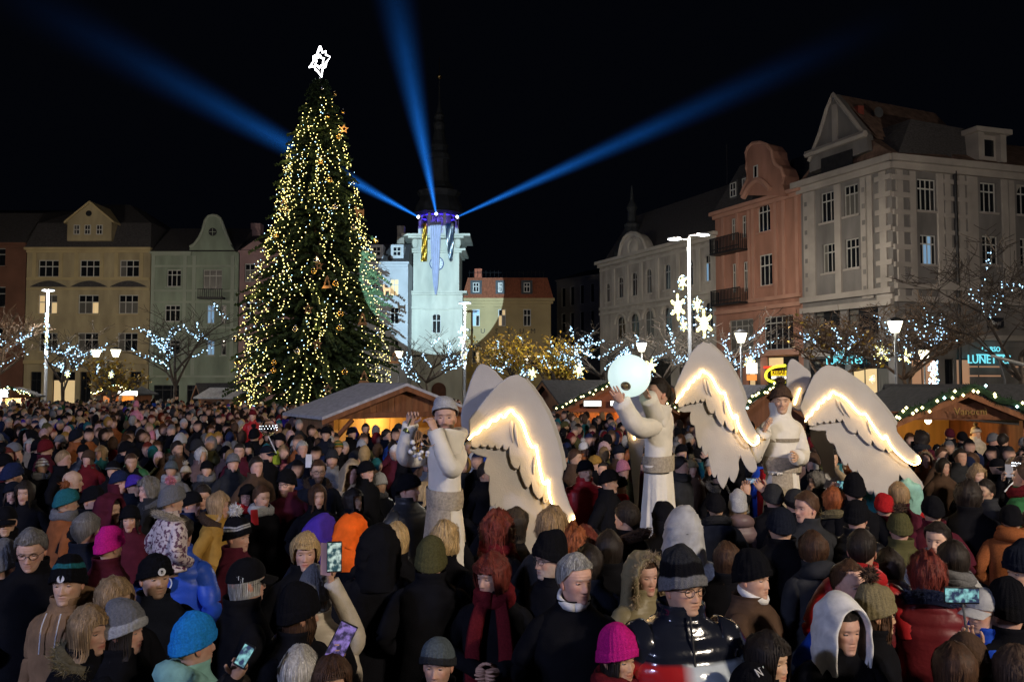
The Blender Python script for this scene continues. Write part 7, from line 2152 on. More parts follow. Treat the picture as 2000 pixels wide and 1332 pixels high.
P_(510, 950, 50, 'woman with tied hair and grey scarf behind the red phone', h=1.66, sex='f', hair=('short', 'chestnut'), scarf=('lightgrey',), coat=('black', 'cloth'))
P_(660, 859, 20, 'man in green and yellow striped knit hat', h=1.74, hat=('beanie', 'ochre'), hatk=dict(stripes=[(.3, .55, C_['green']), (.8, 1.1, C_['green'])]), coat=('black', 'cloth'))
P_(637, 832, 8, 'tall man in black knit hat at the corner of the timber hut', h=1.90, hat=('beanie', 'black'), coat=('ink', 'cloth'))
P_(500, 893, 42, 'dark haired man in brown jacket by the yellow green hat', h=1.76, hair=('short', 'dark'), coat=('brown', 'cloth'))
P_(455, 884, 30, 'man in grey knit hat with glasses', h=1.76, hat=('beanie', 'grey'), glasses=True, coat=('charcoal', 'cloth'))
P_(468, 866, 12, 'man with short dark hair and high forehead near the christmas tree', h=1.80, hair=('crop', 'dark'), coat=('maroon', 'cloth'))
P_(540, 888, -150, 'child in bright lime knit hat', h=1.52, hat=('pom', 'lime', 'lime'), sex='c', coat=('navy', 'puff'))
P_(556, 904, 80, 'child in pink peaked cap', h=1.46, hat=('cap', 'pink'), sex='c', coat=('charcoal', 'puff'))
P_(590, 862, 30, 'grey haired man raising a phone', h=1.80, hair=('short', 'silver'), coat=('ink', 'cloth'))
P_(520, 868, 70, 'old man in dark cap near the christmas tree', h=1.78, hat=('cap', 'ink'), coat=('black', 'cloth'), old=1)
P_(404, 898, 18, 'woman in black hat and grey fur scarf', h=1.64, sex='f', hat=('beanie', 'black'), scarf=('grey',), coat=('charcoal', 'cloth'))
P_(392, 874, 50, 'woman with long pale blonde hair', h=1.70, sex='f', hair=('long', 'silverlight'), coat=('mauve', 'cloth'))
P_(335, 898, 12, 'smiling woman in teal grey bobble hat and pale scarf', h=1.66, sex='f', hat=('pom', 'slate', 'slate'), scarf=('lightgrey',), smile=1, coat=('grey', 'cloth'))
P_(363, 908, 20, 'child in cream bobble hat beside the smiling woman', h=1.50, hat=('pom', 'cream', 'cream'), sex='c', coat=('ink', 'puff'))
P_(372, 958, 78, 'person in black knit hat behind the child with pink bobble', h=1.66, hat=('beanie', 'black'), coat=('navy', 'cloth'))
P_(398, 944, 12, 'man with short dark hair looking down beside the ochre coat', h=1.70, hair=('crop', 'dark'), coat=('navy', 'cloth'), pitch=-12)
P_(232, 918, 60, 'man in dark navy knit hat and maroon collar', h=1.74, hat=('beanie', 'navy'), coat=('maroon', 'cloth'), collar='high')
P_(262, 925, 55, 'person in dark blue knit hat close to the maroon collar', h=1.70, hat=('beanie', 'purple'), coat=('ink', 'cloth'))
P_(292, 936, -40, 'person with curly grey hair and fur collar', h=1.68, sex='f', hair=('curly', 'salt'), fur='grey', coat=('charcoal', 'cloth'))
P_(180, 948, 72, 'man in black cap in profile before the deep red hood', h=1.74, hat=('beanie', 'black'), coat=('black', 'cloth'))
P_(140, 918, 110, 'bald man in black jacket', h=1.76, hair=None, coat=('black', 'cloth'))
P_(122, 880, 100, 'man with cropped fair hair in black coat', h=1.78, hair=('crop', 'fair'), coat=('black', 'cloth'))
P_(256, 886, 30, 'man with shaved head in dark coat', h=1.76, hair=('crop', 'chestnut'), coat=('ink', 'cloth'))
P_(222, 898, 15, 'man in black knit hat with white lettering band', h=1.70, hat=('beanie', 'black'), hatk=dict(stripes=[(.12, .18, C_['grey'])]), coat=('black', 'cloth'))
P_(82, 894, 45, 'woman in white striped knit hat and dotted scarf', h=1.64, sex='f', hat=('beanie', 'white'), hatk=dict(stripes=[(.3, .5, C_['maroon']), (.65, .8, C_['maroon'])]), coat=('black', 'cloth'), scarf=('grey',))
P_(297, 848, 15, 'child in rose pink pointed hat and pink jacket', h=1.58, hat=('slouch', 'pink'), hatk=dict(slack=.10), sex='c', coat=('palepink', 'puff'))
P_(345, 862, 60, 'bearded man in brown fur hood in the bluish light', h=1.78, hair=('short', 'dark'), beard=.8, beardc='dark', fur='brown', coat=('brown', 'cloth'))
P_(494, 800, 10, 'small child in pink and white jacket lifted above the crowd by the christmas tree', h=1.05, base=.95, Y=16.5, hat=('pom', 'darkred', 'pink'), sex='c', hs=1.3, coat=('red', 'puff'), hem=.5, group='children on shoulders')
P_(266, 788, 5, 'child in pink suit and pointed lilac hat lifted above the distant crowd', h=1.05, base=1.05, Y=23.0, hat=('slouch', 'pink'), hatk=dict(slack=.12), sex='c', hs=1.3, coat=('pink', 'puff'), hem=.5, group='children on shoulders')
# round the wings and towards the market side
P_(948, 905, 62, 'man with short dark hair in black security jacket behind the bearded angel', h=1.78, hair=('short', 'dark'), coat=('black', 'cloth'))
P_(928, 884, 20, 'child in white hood behind the bearded angel', h=1.50, hood=('white',), sex='c', coat=('white', 'puff'))
P_(972, 978, 160, 'person in cream knit hat under the great wing', h=1.62, hat=('beanie', 'cream'), coat=('black', 'cloth'))
P_(1142, 896, 22, 'man in black knit hat and bright red puffer', h=1.80, hat=('beanie', 'black'), coat=('red', 'puff'), wide=1.08)
P_(1188, 915, 55, 'man in black cap and black coat beside the red puffer', h=1.78, hat=('beanie', 'black'), coat=('black', 'cloth'))
P_(1206, 928, 70, 'woman in black hat and red scarf with raised hand', h=1.66, sex='f', hat=('beanie', 'black'), scarf=('red',), coat=('black', 'cloth'), pose=('clap', 'pocket'))
P_(1216, 902, 42, 'girl in rose pink knit hat', h=1.60, hat=('slouch', 'pink'), sex='c', coat=('olive', 'cloth'))
P_(1160, 888, 50, 'man in ochre knit hat and glasses', h=1.70, hat=('beanie', 'ochre'), glasses=True, coat=('black', 'cloth'))
P_(1180, 866, 62, 'person in dusty pink ribbed hat', h=1.70, sex='f', hat=('slouch', 'palepink'), coat=('olive', 'cloth'))
P_(1174, 902, 20, 'woman with small dark headband and dark scarf', h=1.60, sex='f', hair=('short', 'dark'), coat=('black', 'cloth'))
P_(1122, 878, 60, 'man with short brown hair behind the red puffer', h=1.76, hair=('short', 'chestnut'), coat=('brown', 'cloth'))
P_(1102, 822, 95, 'person in olive grey knit hat eating beside the great wing', h=1.74, hat=('beanie', 'olive'), coat=('olive', 'cloth'), pose=('pocket', 'face'), lod=1)
P_(1208, 868, 20, 'man in dark knit hat by the hanging wing', h=1.76, hat=('beanie', 'ink'), coat=('brown', 'cloth'))
P_(1328, 893, 62, 'smiling man in dark scarf close to the second angel', h=1.76, hair=('short', 'dark'), scarf=('charcoal',), coat=('charcoal', 'cloth'), smile=1)
P_(1350, 896, 8, 'smiling woman in grey bobble hat with brown fur hood', h=1.66, sex='f', hat=('pom', 'khaki', 'khaki'), smile=1, fur='rust', coat=('brown', 'puff'), hair=('bob', 'chestnut'))
P_(1330, 866, 20, 'man in black cap behind the smiling couple', h=1.76, hat=('beanie', 'black'), coat=('ink', 'cloth'))
P_(1398, 962, 170, 'person in black fur bobble hat seen from behind', h=1.68, hat=('pom', 'black', 'charcoal'), coat=('ink', 'cloth'), fur='charcoal')
P_(1403, 912, 40, 'person in black hat and cream fur trimmed hood under the wing', h=1.64, hat=('beanie', 'black'), fur='cream', coat=('black', 'cloth'))
P_(1500, 886, 70, 'man in dark peaked cap and red jacket holding a baby', h=1.76, hat=('cap', 'brown'), beard=.7, beardc='brown', coat=('red', 'cloth'), pose=('front', 'front'))
P_(1511, 886, -10, 'baby in cream hat held by the man in the red jacket', h=.72, base=1.02, Y=depth_of(886, 1.74) - .15, hat=('beanie', 'cream'), sex='c', hs=1.9, coat=('cream', 'puff'), hem=.5, mouth=.8, group='children on shoulders')
CM, CMp = P_(1511, 944, 172, 'person in black knit hat raising a compact camera', h=1.76, hat=('beanie', 'charcoal'), coat=('black', 'cloth'))
P_(1553, 953, 175, 'person in dark grey knit hat before the third angel', h=1.74, hat=('beanie', 'charcoal', 'black'), coat=('black', 'cloth'))
P_(1577, 962, -66, 'man with swept brown hair in dark grey coat in profile', h=1.80, hair=('short', 'chestnut'), old=.8, coat=('charcoal', 'cloth'), bf=-30)
TP, TPp = P_(1669, 929, 172, 'person in tall black knit hat filming with a phone below the third wing', h=1.84, hat=('beanie', 'black'), hatk=dict(slack=.03), coat=('black', 'cloth'))
P_(1630, 955, 160, 'person in black jacket with fur hood beside the tall black hat', h=1.70, hair=('curly', 'ginger'), fur='khaki', coat=('black', 'cloth'))
P_(1672, 977, 140, 'man in black ribbed hat and black jacket turned away', h=1.76, hat=('beanie', 'black'), coat=('black', 'puff'))
P_(1590, 1042, -160, 'woman with short reddish brown hair in grey jacket seen from behind', h=1.66, sex='f', hair=('shortlady', 'chestnut'), coat=('charcoal', 'cloth'), hoodback=True)
P_(1727, 963, 165, 'person in red knit hat below the third wing', h=1.66, hat=('beanie', 'red'), coat=('darkred', 'cloth'))
P_(1756, 944, 172, 'woman with golden brown bobbed hair below the wing tip', h=1.70, sex='f', hair=('bob', 'fair'), coat=('maroon', 'cloth'))
P_(1775, 937, 165, 'person in white and green patterned hood by the wing tip', h=1.68, hood=('mint',), colf=None, coat=('red', 'cloth'))
P_(1757, 1000, 172, 'person in olive fur bobble hat and green coat', h=1.68, hat=('pom', 'olive', 'brown'), coat=('olive', 'cloth'))
P_(1737, 1075, 165, 'person with grey hood down and long dark hair', h=1.64, sex='f', hair=('long', 'dark'), coat=('grey', 'knit'), hoodback=True)
P_(1832, 1022, -48, 'woman with tied dark hair in pale grey coat looking aside', h=1.70, sex='f', hair=('short', 'dark'), coat=('lightgrey', 'cloth'))
P_(1862, 1060, 170, 'person with long black hair in pale patterned scarf', h=1.68, sex='f', hair=('long', 'dark'), coat=('ink', 'cloth'), scarf=('grey',))
P_(1812, 1086, 172, 'person with bushy brown hair and red jacket with navy fur hood', h=1.68, hair=('curly', 'redhair'), fur='navy', coat=('darkred', 'puff'))
P_(1822, 968, 172, 'person in round black knit hat', h=1.72, hat=('beanie', 'black'), coat=('maroon', 'cloth'))
P_(1892, 944, 175, 'person with big dark hair and broad black coat', h=1.80, hair=('curly', 'dark'), coat=('black', 'cloth'), wide=1.2)
P_(1926, 938, -70, 'woman with tied dark hair and lit profile near the balloon', h=1.68, sex='f', hair=('short', 'dark'), coat=('charcoal', 'cloth'))
P_(1975, 985, 160, 'person in rust orange hooded jacket', h=1.66, hat=('beanie', 'black'), coat=('rust', 'knit'), hoodback=True, scarf=('rust',))
P_(1925, 1143, -70, 'person in pale grey cap and glasses in blue jacket', h=1.66, hat=('cap', 'lightgrey'), glasses=True, coat=('blue', 'cloth'))
P_(1968, 1140, 172, 'person with large black knit hat at the edge', h=1.68, hat=('slouch', 'black'), coat=('black', 'cloth'), wide=1.1)
SK, SKp = P_(1892, 1238, 168, 'person in fuzzy brown hat holding a phone on a stick', h=1.58, hat=('beanie', 'brown'), coat=('black', 'cloth'))
P_(1866, 1262, 178, 'person with long reddish brown hair at the bottom edge', h=1.56, sex='f', hair=('long', 'chestnut'), coat=('black', 'cloth'))
P_(1988, 1268, 178, 'person with brown hair in the bottom corner', h=1.56, sex='f', hair=('bob', 'brown'), coat=('black', 'cloth'))
P_(1840, 895, 10, 'woman with long dark hair and glasses lit by the wing', h=1.68, sex='f', hair=('long', 'dark'), glasses=True, coat=('brown', 'cloth'))
P_(1838, 873, 15, 'man with short hair smiling in the market side crowd', h=1.76, hair=('crop', 'chestnut'), coat=('brown', 'cloth'), smile=.7)
P_(1874, 876, 5, 'man with dark hair and open collar in the market side crowd', h=1.76, hair=('short', 'dark'), coat=('charcoal', 'cloth'))
P_(1906, 910, 8, 'woman with short curly fair hair and brown scarf', h=1.68, sex='f', hair=('curly', 'fair'), scarf=('brown',), coat=('black', 'cloth'))
P_(1946, 893, 20, 'man in black cap and dark beard on the market side', h=1.74, hat=('cap', 'black'), beard=.7, beardc='dark', coat=('black', 'cloth'))
P_(1420, 1062, 172, 'woman with dark brown hair seen from behind beside the black hat and brown coat', h=1.62, sex='f', hair=('bob', 'chestnut'), coat=('black', 'cloth'))
P_(1525, 990, 175, 'broad person in black coat behind the mauve brown jacket', h=1.80, hat=('beanie', 'ink'), coat=('black', 'cloth'), wide=1.15)
for k, (x, f, lab, kw) in enumerate(((714, 20, 'dark haired man standing in the lit opening of the timber hut', dict(hair=('short', 'dark'))), (686, 60, 'man in black knit hat under the brace of the timber hut', dict(hat=('beanie', 'black'))),
                                     (754, 75, 'man with thick dark hair in profile before the timber hut', dict(hair=('short', 'dark'))), (778, 30, 'man in grey cap before the timber hut', dict(hat=('beanie', 'charcoal'))),
                                     (706, 40, 'person in pale grey knit hat in front of the timber hut', dict(hat=('slouch', 'lightgrey'))), (790, 80, 'man in glasses behind the bell of the bearded angel', dict(hair=('short', 'dark'), glasses=True)),
                                     (724, 30, 'child in blue knit hat before the hut opening', dict(hat=('beanie', 'blue'), sex='c')), (768, 45, 'woman with dark hair taking a picture by the hut', dict(hair=('bob', 'dark'), sex='f')))):
    py = (828, 833, 839, 826, 862, 880, 856, 862)[k]
    person(x, py, f, lab, h=(1.80, 1.78, 1.76, 1.84, 1.66, 1.70, 1.42, 1.64)[k], coat=(('black', 'cloth'), ('black', 'cloth'), ('ink', 'cloth'), ('charcoal', 'cloth'), ('black', 'puff'), ('black', 'cloth'), ('ink', 'puff'), ('maroon', 'cloth'))[k], **kw)
for x, y, f, lab, kw in ((1905, 832, 10, 'hut keeper in cream knit hat inside the large dark hut', dict(hat=('pom', 'cream', 'cream'), coat=('cream', 'cloth'))), (1855, 836, 170, 'customer in dark hat at the opening of the large dark hut', dict(hat=('beanie', 'maroon'))), (1880, 842, 172, 'customer in black knit hat at the counter of the large dark hut', dict(hat=('beanie', 'black'))), (1958, 848, 120, 'customer with short dark hair at the large dark hut', dict(hair=('short', 'dark')))):
    person(x, y, f, lab, h=1.78 if 'keeper' not in lab else 1.7, **({'Y': 17.4, 'base': .05} if 'keeper' in lab else {}), **kw)

# marks on clothes and hats
def badge(root, ps, P, R_, lab, txt, m1, m2, ny=(0, 1, 0), size=.02):
    o = MB().lathe([(.001, .002), (R_, .002), (R_, .0), (.001, 0)], 20).build('emblem', m1, root)
    n = Vector(ny).normalized(); o.location = P; o.rotation_euler = n.to_track_quat('Z', 'Y').to_euler()
    if txt:
        t = text(o, txt, size, (0, -size * .35, .004), m2, 'letters', 0, .001, 0)
    return o
WHM = pm('white_print', (.6, .6, .62)); BLM = pm('blue_print', (.02, .06, .35)); DKM = pm('dark_print', (.02, .02, .03))
h_ = NYp(arr(.012, .083, .242)); n_ = NYp(arr(.012, .16, .31)) - h_
o = text(NY, 'NY', .062, tuple(h_ + arr(0, 0, -.02)), WHM, 'cap_letters', 0, .002); o.rotation_euler = Vector(n_).to_track_quat('Z', 'Y').to_euler()
h_ = MB2p(arr(.0, .113, .165)); badge(MB2, MB2p, tuple(h_), .022, '', 'B', WHM, DKM, tuple(MB2p(arr(0, .3, .2)) - h_), .03)
h_ = BDp(arr(.0, .113, .165)); badge(BD, BDp, tuple(h_), .020, '', None, WHM, DKM, tuple(BDp(arr(0, .3, .2)) - h_))
bk = MB(); bk.lathe([(.001, .003), (.085, .003), (.085, 0), (.001, 0)], 28); o = bk.build('emblem', WHM, CAR); o.scale = (1, .72, 1); o.location = (-.045, -.178, 1.31); o.rotation_euler = Vector((0, -1, .1)).to_track_quat('Z', 'Y').to_euler()
r2 = MB().lathe([(.066, .004), (.076, .0045), (.076, .003), (.066, .003)], 28).build('emblem_ring', BLM, o)
text(o, 'BC', .075, (0, -.027, .0045), BLM, 'letters', 0, .001, 0)
MB().box((-.07, -.172, 1.395), (.09, -.150, 1.42)).build('white_strip', WHM, CAR)
inv = 0
for k in range(3):
    x = .185 + .0; P0 = [(-.165 - .012, -.085 + .022 * k, 1.33), (-.245, -.09 + .022 * k, 1.22), (-.30, -.115 + .022 * k, 1.08)]
    mb = MB(); mb.tube(smooth_path([(.150 + .022 * k, -.088 + .006 * k, 1.36 - .02 * k), (.180 + .026 * k, -.096 + .008 * k, 1.28), (.215 + .028 * k, -.128 + .010 * k, 1.19), (.235 + .028 * k, -.142 + .012 * k, 1.08)], 10), .007, 5); mb.build('sleeve_stripe', WHM, AD)
# puffer zip of the heavy man and drawcord of the tan jacket
mb = MB(); mb.tube(smooth_path([(0, .105, 1.50), (0, .135, 1.40), (0, .175, 1.25), (0, .26, 1.05), (0, .25, .9)], 16), .006, 5); mb.build('zip', DARKMETAL, GM)
mb = MB()
for s in (-1, 1): mb.tube(smooth_path([(s * .045, .115, 1.46), (s * .05, .15, 1.38), (s * .045, .168, 1.25)], 10), .004, 5)
mb.build('drawcord', WHM, BD)

# phones, cameras, balloons
scr = lambda k: {'b': screen_mat('bright', (.02, .08, .10), (.75, .95, .85), .7), 'p': screen_mat('purple', (.02, .01, .10), (.45, .30, .95), .5), 'c': screen_mat('cyan', (.01, .03, .10), (.35, .8, .8), .7), 'w': screen_mat('angelpic', (.03, .10, .22), (.55, .75, .95), .6)}[k]
phone(at(860, 1007, BW1.location.y + .42), 0, 'phone showing the angel raised over the blonde curls', scr('w'), h=.16)
phone(at(653, 1087, 4.45), 8, 'bright phone in open case held above the grey ribbed hat', scr('b'), w=.08, h=.165)
o = empty('phone_case', 'open pale pink flap of the bright phone case', 'phone case', at(636, 1092, 4.46)); MB().box((-.035, 0, -.085), (.035, .006, .085)).build('flap', pm('pink_case', (.45, .25, .22)), o); o.rotation_euler = (0, 0, -.5)
phone(at(666, 1252, 3.75), 10, 'purple lit phone held by the long brown haired person', scr('p'), roll=28, w=.085, h=.17, up=-15)
phone(at(478, 1280, 3.55), -10, 'small glowing phone in the dark by the mint jacket', scr('c'), roll=25, w=.055, h=.10, up=-20)
phone(at(497, 1010, RP.location.y - .42), 180, 'red backed phone held by the woman in the red scarf', scr('b'), body=pm('red_case', (.45, .02, .03)), roll=4)
phone(at(1641, 947, TP.location.y + .15), 0, 'bright phone filming below the third wing', scr('c'), w=.07, h=.09)
phone(at(1878, 1162, 3.95), -6, 'phone in landscape on a selfie stick showing the lit square', scr('c'), w=.16, h=.08)
st_ = empty('selfie_stick', 'silver selfie stick under the landscape phone', 'stick', at(1880, 1175, 3.96)); mb = MB(); mb.tube([(0, 0, 0), tuple(at(1888, 1236, 3.97) - at(1880, 1175, 3.96))], .006, 6); mb.build('rod', METAL, st_)
phone(at(603, 900, 9.6), 175, 'white phone raised by the grey haired man', scr('b'), body=pm('white_case', (.6, .6, .62)))
cmr = phone(at(1467, 939, CM.location.y + .1), 0, 'compact camera with lit screen raised before the wing', scr('w'), w=.10, h=.062)
# arms that reach up to those things belong to bodies: forearms with hands
def raised(root, ps, tip, s, n=(0, -1, 0), col='black', curl=.7, sz=1.0):
    inv = Matrix.LocRotScale(root.location, root.rotation_euler, root.scale).inverted()
    T = np.array(inv @ Vector(tip)); S_ = arr(s * .2, 0, 1.3)
    d = T - S_; L_ = np.linalg.norm(d); W = T - d / L_ * .09
    mid = (S_ + W) / 2 + arr(s * .10, .02, -.10)
    mb = MB(); mb.tube(smooth_path([S_, mid, W], 12), np.linspace(.062, .046, 12), 10, col=C_[col]); mb.build('raised_sleeve', CLOTH, root, True, cols=True)
    mb = MB(); hand(mb, W, T - W, np.array(inv.to_3x3() @ Vector(n)), (.46, .27, .19), curl, s, sz); mb.build('raised_hand', SKIN, root, True, cols=True)
raised(WP, WPp, at(641, 1106, 4.5), 1, (1, 0, 0), 'cream')
raised(CM, CMp, at(1457, 946, CM.location.y + .1), -1); raised(CM, CMp, at(1480, 944, CM.location.y + .1), 1)
raised(TP, TPp, at(1630, 952, TP.location.y + .15), -1)
raised(LP, LPp, at(672, 1266, 3.78), -1, (-1, 0, 0)); raised(PH3, PH3p, at(470, 1295, 3.6), -1, (0, -1, 0)); raised(SK, SKp, at(1888, 1240, 3.98), 1)

GLS = bpy.data.materials.new('clear_balloon'); nt_, b_ = nodes_of(GLS)
b_.inputs['Base Color'].default_value = (1, 1, 1, 1); b_.inputs['Roughness'].default_value = .03; b_.inputs['Transmission Weight'].default_value = 1.0; b_.inputs['IOR'].default_value = 1.02; b_.inputs['Specular IOR Level'].default_value = .9
for px, py, Y, bx, by, lab in ((524, 834, 12.5, 540, 885, 'clear balloon with tiny lights on a white stick near the christmas tree'), (1996, 906, 8.6, 1962, 960, 'clear balloon with tiny lights on a white stick at the market edge')):
    c = at(px, py, Y); r = empty('light_balloon', lab, 'balloon', c, 0, 'clear balloons with tiny lights')
    R_ = 17 / 1600 * Y
    MB().ball((0, 0, 0), R_, 20, 14).build('balloon_skin', GLS, r, True)
    t = np.linspace(0, 4 * PI, 34); C = np.stack([R_ * .97 * np.cos(t), R_ * .97 * np.sin(t), np.linspace(-.35, .25, 34) * R_], -1)
    o = MB().octas(C, .006).build('tiny_lights', em('tiny_white_light', (.8, .9, 1), 5, False), r); o['kind'] = 'stuff'
    e = at(bx, by, Y) - c; mb = MB(); mb.tube([tuple(Vector((0, 0, -R_))), tuple(e)], .008, 5); mb.build('stick', pm('white_stick', (.6, .6, .6)), r)

# ------------------------------------------------------------------ the rest of the nearer crowd, one by one
rr = random.Random(99)
KEEP = [(a.location.x, a.location.y, .42) for a in (a1, a2, a3)] + [(W.location.x + .35, W.location.y + .1, .75) for W in bpy.data.objects if W.name.startswith('angel_wing')]
def blocked(x, y, r0=.44):
    for q in PEOPLE:
        if (q[0] - x) ** 2 + (q[1] - y) ** 2 < r0 * r0: return True
    for q in KEEP:
        if (q[0] - x) ** 2 + (q[1] - y) ** 2 < q[2] ** 2: return True
    for hx, hy, hr in HUTS:
        if (hx - x) ** 2 + (hy - y) ** 2 < hr ** 2: return True
    if (X0 - x) ** 2 + (YX - y) ** 2 < 6: return True
    return False
HUTS = [(o.location.x - math.sin(o.rotation_euler[2]) * 1.3, o.location.y + math.cos(o.rotation_euler[2]) * 1.3, 2.0) for o in bpy.data.objects if o.name.startswith('market_hut')]
HATC = ['black'] * 7 + ['charcoal', 'charcoal', 'grey', 'grey', 'ink', 'ink', 'navy', 'navy', 'maroon', 'lightgrey', 'cream', 'darkred', 'palepink', 'teal', 'olive', 'ochre', 'white', 'purple', 'brown', 'brown', 'slate']
COATC = ['black'] * 14 + ['ink', 'ink', 'charcoal', 'charcoal'] + ['ink', 'navy', 'charcoal', 'brown', 'maroon', 'olive', 'grey', 'darkred', 'teal', 'beige', 'blue', 'mauve', 'rust', 'green']
HAIRC = ['dark'] * 5 + ['chestnut'] * 3 + ['brown', 'brown', 'fair', 'blond', 'salt', 'silver', 'redhair']
NAMEC = dict(ink='blue black', lightgrey='light grey', palepink='pale pink', darkred='dark red', redhair='auburn', fair='light brown', salt='grey', silver='silver grey', dark='dark', chestnut='brown', blond='blonde', black='black')
def cname(c): return NAMEC.get(c, c)
USED = set()
def where(px, Y):
    if px < 330: a = 'before the ochre house'
    elif px < 470: a = 'before the pale green house'
    elif px < 620: a = 'below the christmas tree'
    elif px < 860: a = 'by the timber hut'
    elif px < 1120: a = 'behind the bearded angel'
    elif px < 1330: a = 'behind the angel with the ball'
    elif px < 1560: a = 'behind the second wing'
    elif px < 1720: a = 'behind the third angel'
    else: a = 'by the large dark hut'
    return a
cand = []
y = 4.9
while y < 21:
    x = -.66 * y
    while x < .66 * y:
        cand.append((x + rr.uniform(-.2, .2), y + rr.uniform(-.16, .16))); x += .56 if y < 11 else .60
    y += .46 if y < 11 else .52
n_ind = len(PEOPLE); NHAND = len(HEADS)
for x, y in cand:
    if n_ind >= 300: break
    if y < 7.2: r0 = .58
    else: r0 = .46
    px = CX + F * x / y
    if not -20 < px < 2020 or blocked(x, y, r0): continue
    if y < 7.2 and rr.random() < .45: continue
    s_ = F / y; tp = HOR + 1.06 * s_
    if any(y < q[2] and abs(px - q[0]) < .24 * s_ + .09 * F / q[2] and tp < q[1] + .30 * q[3] * F / q[2] and tp + 1.2 * s_ > q[1] for q in HEADS[:NHAND]): continue
    for _ in range(60):
        sex = rr.choice('mmff') if rr.random() < .93 else 'c'
        coat = rr.choice(COATC); ck = rr.choice(('cloth', 'cloth', 'puff'))
        f = rr.choice((rr.gauss(40, 35), rr.gauss(20, 30), rr.gauss(160, 25))) * (1 if px < 1250 else -1)
        if y < 7.0 and rr.random() < .6: f = rr.gauss(170, 20)
        hat = None; hair = None; hood = None; fur = None; gl = rr.random() < .14; sc_ = (rr.choice(('grey', 'darkred', 'cream', 'charcoal')),) if rr.random() < .15 else None
        q = rr.random()
        if q < .58:
            hat = (rr.choice(('beanie', 'beanie', 'slouch', 'pom')), rr.choice(HATC)); hat = hat + ((hat[1],) if hat[0] == 'pom' else ())
            hw_ = '%s %s' % (cname(hat[1]), {'beanie': 'knit hat', 'slouch': 'slouchy hat', 'pom': 'bobble hat'}[hat[0]])
            hair = ('bob', rr.choice(HAIRC)) if sex == 'f' else None
        elif q < .66:
            hood = (coat,); hw_ = 'raised %s hood' % cname(coat); fur = rr.choice((None, 'beige', 'brown'))
            if fur: hw_ += ' with %s fur' % fur
        elif q < .72: hat = ('cap', rr.choice(('black', 'navy', 'grey', 'olive'))); hw_ = cname(hat[1]) + ' peaked cap'
        else:
            hair = (rr.choice(('short', 'crop', 'curly', 'receding')) if sex != 'f' else rr.choice(('bob', 'long', 'fringe_bob', 'curly')), rr.choice(HAIRC))
            hw_ = '%s %s hair' % ({'short': 'short', 'crop': 'cropped', 'curly': 'curly', 'receding': 'thinning', 'bob': 'bobbed', 'long': 'long', 'fringe_bob': 'fringed'}[hair[0]], cname(hair[1]))
        lab = '%s in %s %s %s %s%s %s' % ({'m': 'man', 'f': 'woman', 'c': 'child'}[sex], cname(coat), 'puffer' if ck == 'puff' else 'coat', 'and' if 'hair' not in hw_ else 'with', hw_, ' wearing glasses' if gl else ' and scarf' if sc_ else '', where(px, y))
        if len(lab.split()) > 16: gl = False; sc_ = None; lab = lab.replace(' wearing glasses', '').replace(' and scarf', '')
        if len(lab.split()) <= 16 and lab not in USED: break
    USED.add(lab)
    h = {'m': rr.gauss(1.76, .06), 'f': rr.gauss(1.65, .05), 'c': rr.uniform(1.2, 1.5)}[sex]
    py = HOR - F * (h - H) / y
    ph_ = y > 6.5 and rr.random() < .10 and not hood
    rt, _p = person(px, py, f, lab, h=h, Y=y, sex=sex, hat=hat, hair=hair, hood=hood, fur=fur, glasses=gl, scarf=sc_, coat=(coat, ck), beard=.7 if sex == 'm' and rr.random() < .25 else 0, beardc='chestnut', smile=rr.choice((0, 0, .5)), hs=1.02 if sex != 'c' else 1.2,
           pitch=rr.gauss(2, 5), hatk=dict(slack=rr.uniform(0, .03)) if hat and hat[0] != 'cap' else None, pose='phone' if ph_ else rr.choice(('pocket', 'pocket', 'down', 'front')))
    if ph_:
        w_ = world_of(rt, (0, .47, 1.63)); wh = where(px, y); core = lab.split(' ' + wh)[0].split(' wearing')[0].split(' and scarf')[0].replace(' coat and ', ' with ').replace(' coat with ', ' with ')
        pl_ = 'phone raised by ' + core + ' ' + wh
        phone(w_, math.degrees(rt.rotation_euler[2]), pl_ if len(pl_.split()) <= 16 else 'phone raised by ' + core, scr(rr.choice('bcw')), w=.085, h=.15, body=rr.choice((PHBODY, PHWHITE)))
    n_ind += 1
YEND = y; print('individual people', n_ind, 'out to', round(y, 1))

# ------------------------------------------------------------------ the far crowd, one mass of heads
rr = random.Random(4); rs = np.random.default_rng(4)
nA, nP = 10, 7
aa = np.linspace(0, 2 * PI, nA, endpoint=False); ph = np.linspace(PI / 2 - .05, -PI / 2 + .05, nP)
HD = np.stack([np.cos(ph)[:, None] * np.sin(aa), np.cos(ph)[:, None] * np.cos(aa), np.repeat(np.sin(ph)[:, None], nA, 1)], -1)
SH = [(.07, .07, -.13), (.12, .10, -.19), (.23, .13, -.27), (.27, .16, -.45), (.25, .15, -.9)]
SHP = np.array([[(w * math.sin(t), d * math.cos(t), z) for t in aa] for w, d, z in SH])
idx = lambda r: np.stack([np.arange(r * nA).reshape(r, nA)[:-1], np.roll(np.arange(r * nA).reshape(r, nA), -1, 1)[:-1], np.roll(np.arange(r * nA).reshape(r, nA), -1, 1)[1:], np.arange(r * nA).reshape(r, nA)[1:]], -1).reshape(-1, 4)
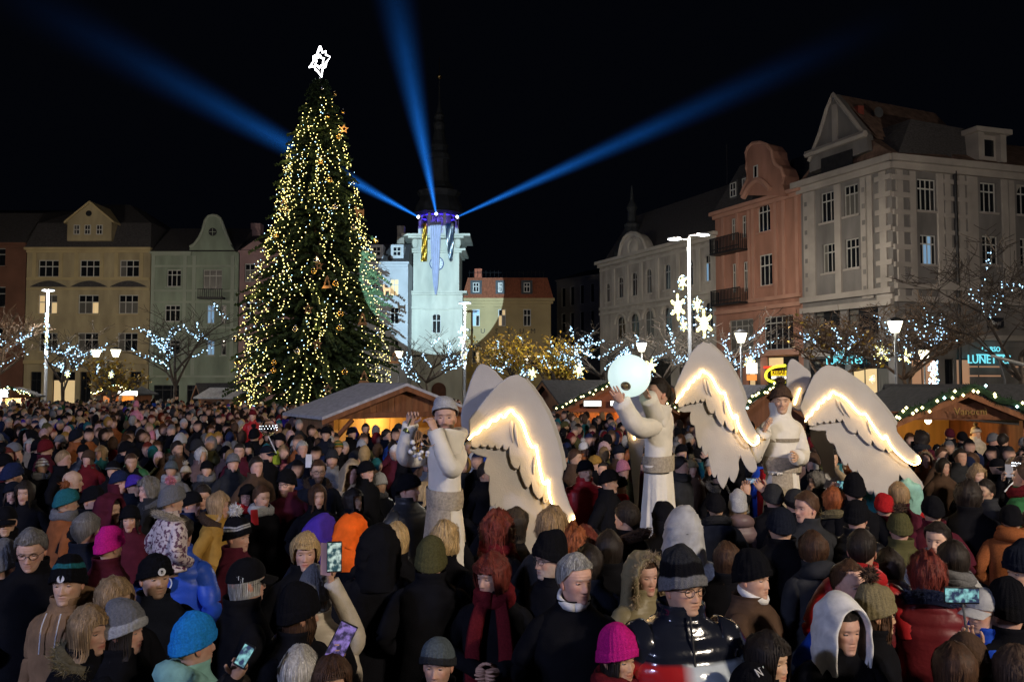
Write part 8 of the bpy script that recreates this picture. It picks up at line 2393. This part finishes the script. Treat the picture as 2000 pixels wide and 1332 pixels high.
QH, QS = idx(nP), idx(5)
VV, FF, CCs, n, cnt = [], [], [], 0, 0
y = min(YEND, 12.5) - .2
while y < 47:
    x = -.66 * y
    while x < .66 * y:
        X_, Y_ = x + rr.uniform(-.22, .22), y + rr.uniform(-.2, .2); x += .60 + max(0, y - 20) * .006
        px = CX + F * X_ / Y_
        lim = 46 if px < 900 else 27 if px < 1250 else 24
        if Y_ > lim or blocked(X_, Y_, .42): continue
        h = rr.gauss(1.70, .09); f = PI + math.radians(rr.gauss(30, 50) if rr.random() < .7 else rr.gauss(170, 30)) * (1 if px < 1250 else -1)
        R = np.array([[math.cos(f), -math.sin(f), 0], [math.sin(f), math.cos(f), 0], [0, 0, 1]])
        hd = HD * arr(.092, .108, .138); hd = hd * (1 + rs.normal(size=hd.shape) * .03)
        sk = arr(.54, .33, .245) * rr.uniform(.8, 1.15)
        top = np.array(C_[rr.choice(HATC if rr.random() < .6 else HAIRC)]); co = np.array(C_[rr.choice(COATC)])
        facem = (HD[..., 1] > .25) & (HD[..., 2] < .35)
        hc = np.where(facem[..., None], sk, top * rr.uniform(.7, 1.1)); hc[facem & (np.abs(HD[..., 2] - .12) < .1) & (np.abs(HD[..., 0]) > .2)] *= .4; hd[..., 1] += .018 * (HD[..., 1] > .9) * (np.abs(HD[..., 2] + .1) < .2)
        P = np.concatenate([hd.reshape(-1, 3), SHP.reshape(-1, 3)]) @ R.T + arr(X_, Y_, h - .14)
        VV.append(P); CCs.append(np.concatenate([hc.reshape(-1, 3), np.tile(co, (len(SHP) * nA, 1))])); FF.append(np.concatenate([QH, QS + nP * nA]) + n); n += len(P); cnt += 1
    y += .55 + max(0, y - 20) * .008
mb = MB(); mb.add(np.concatenate(VV), np.concatenate(FF), col=np.concatenate(CCs))
o = mb.build('crowd', colmat('far_crowd', rough=.9, spec=.05, var=.2, vscale=18), None, True, cols=True)
tag(o, 'dense far crowd of dark coats and knit hats filling the square', 'crowd', kind='stuff')
print('far crowd', cnt)
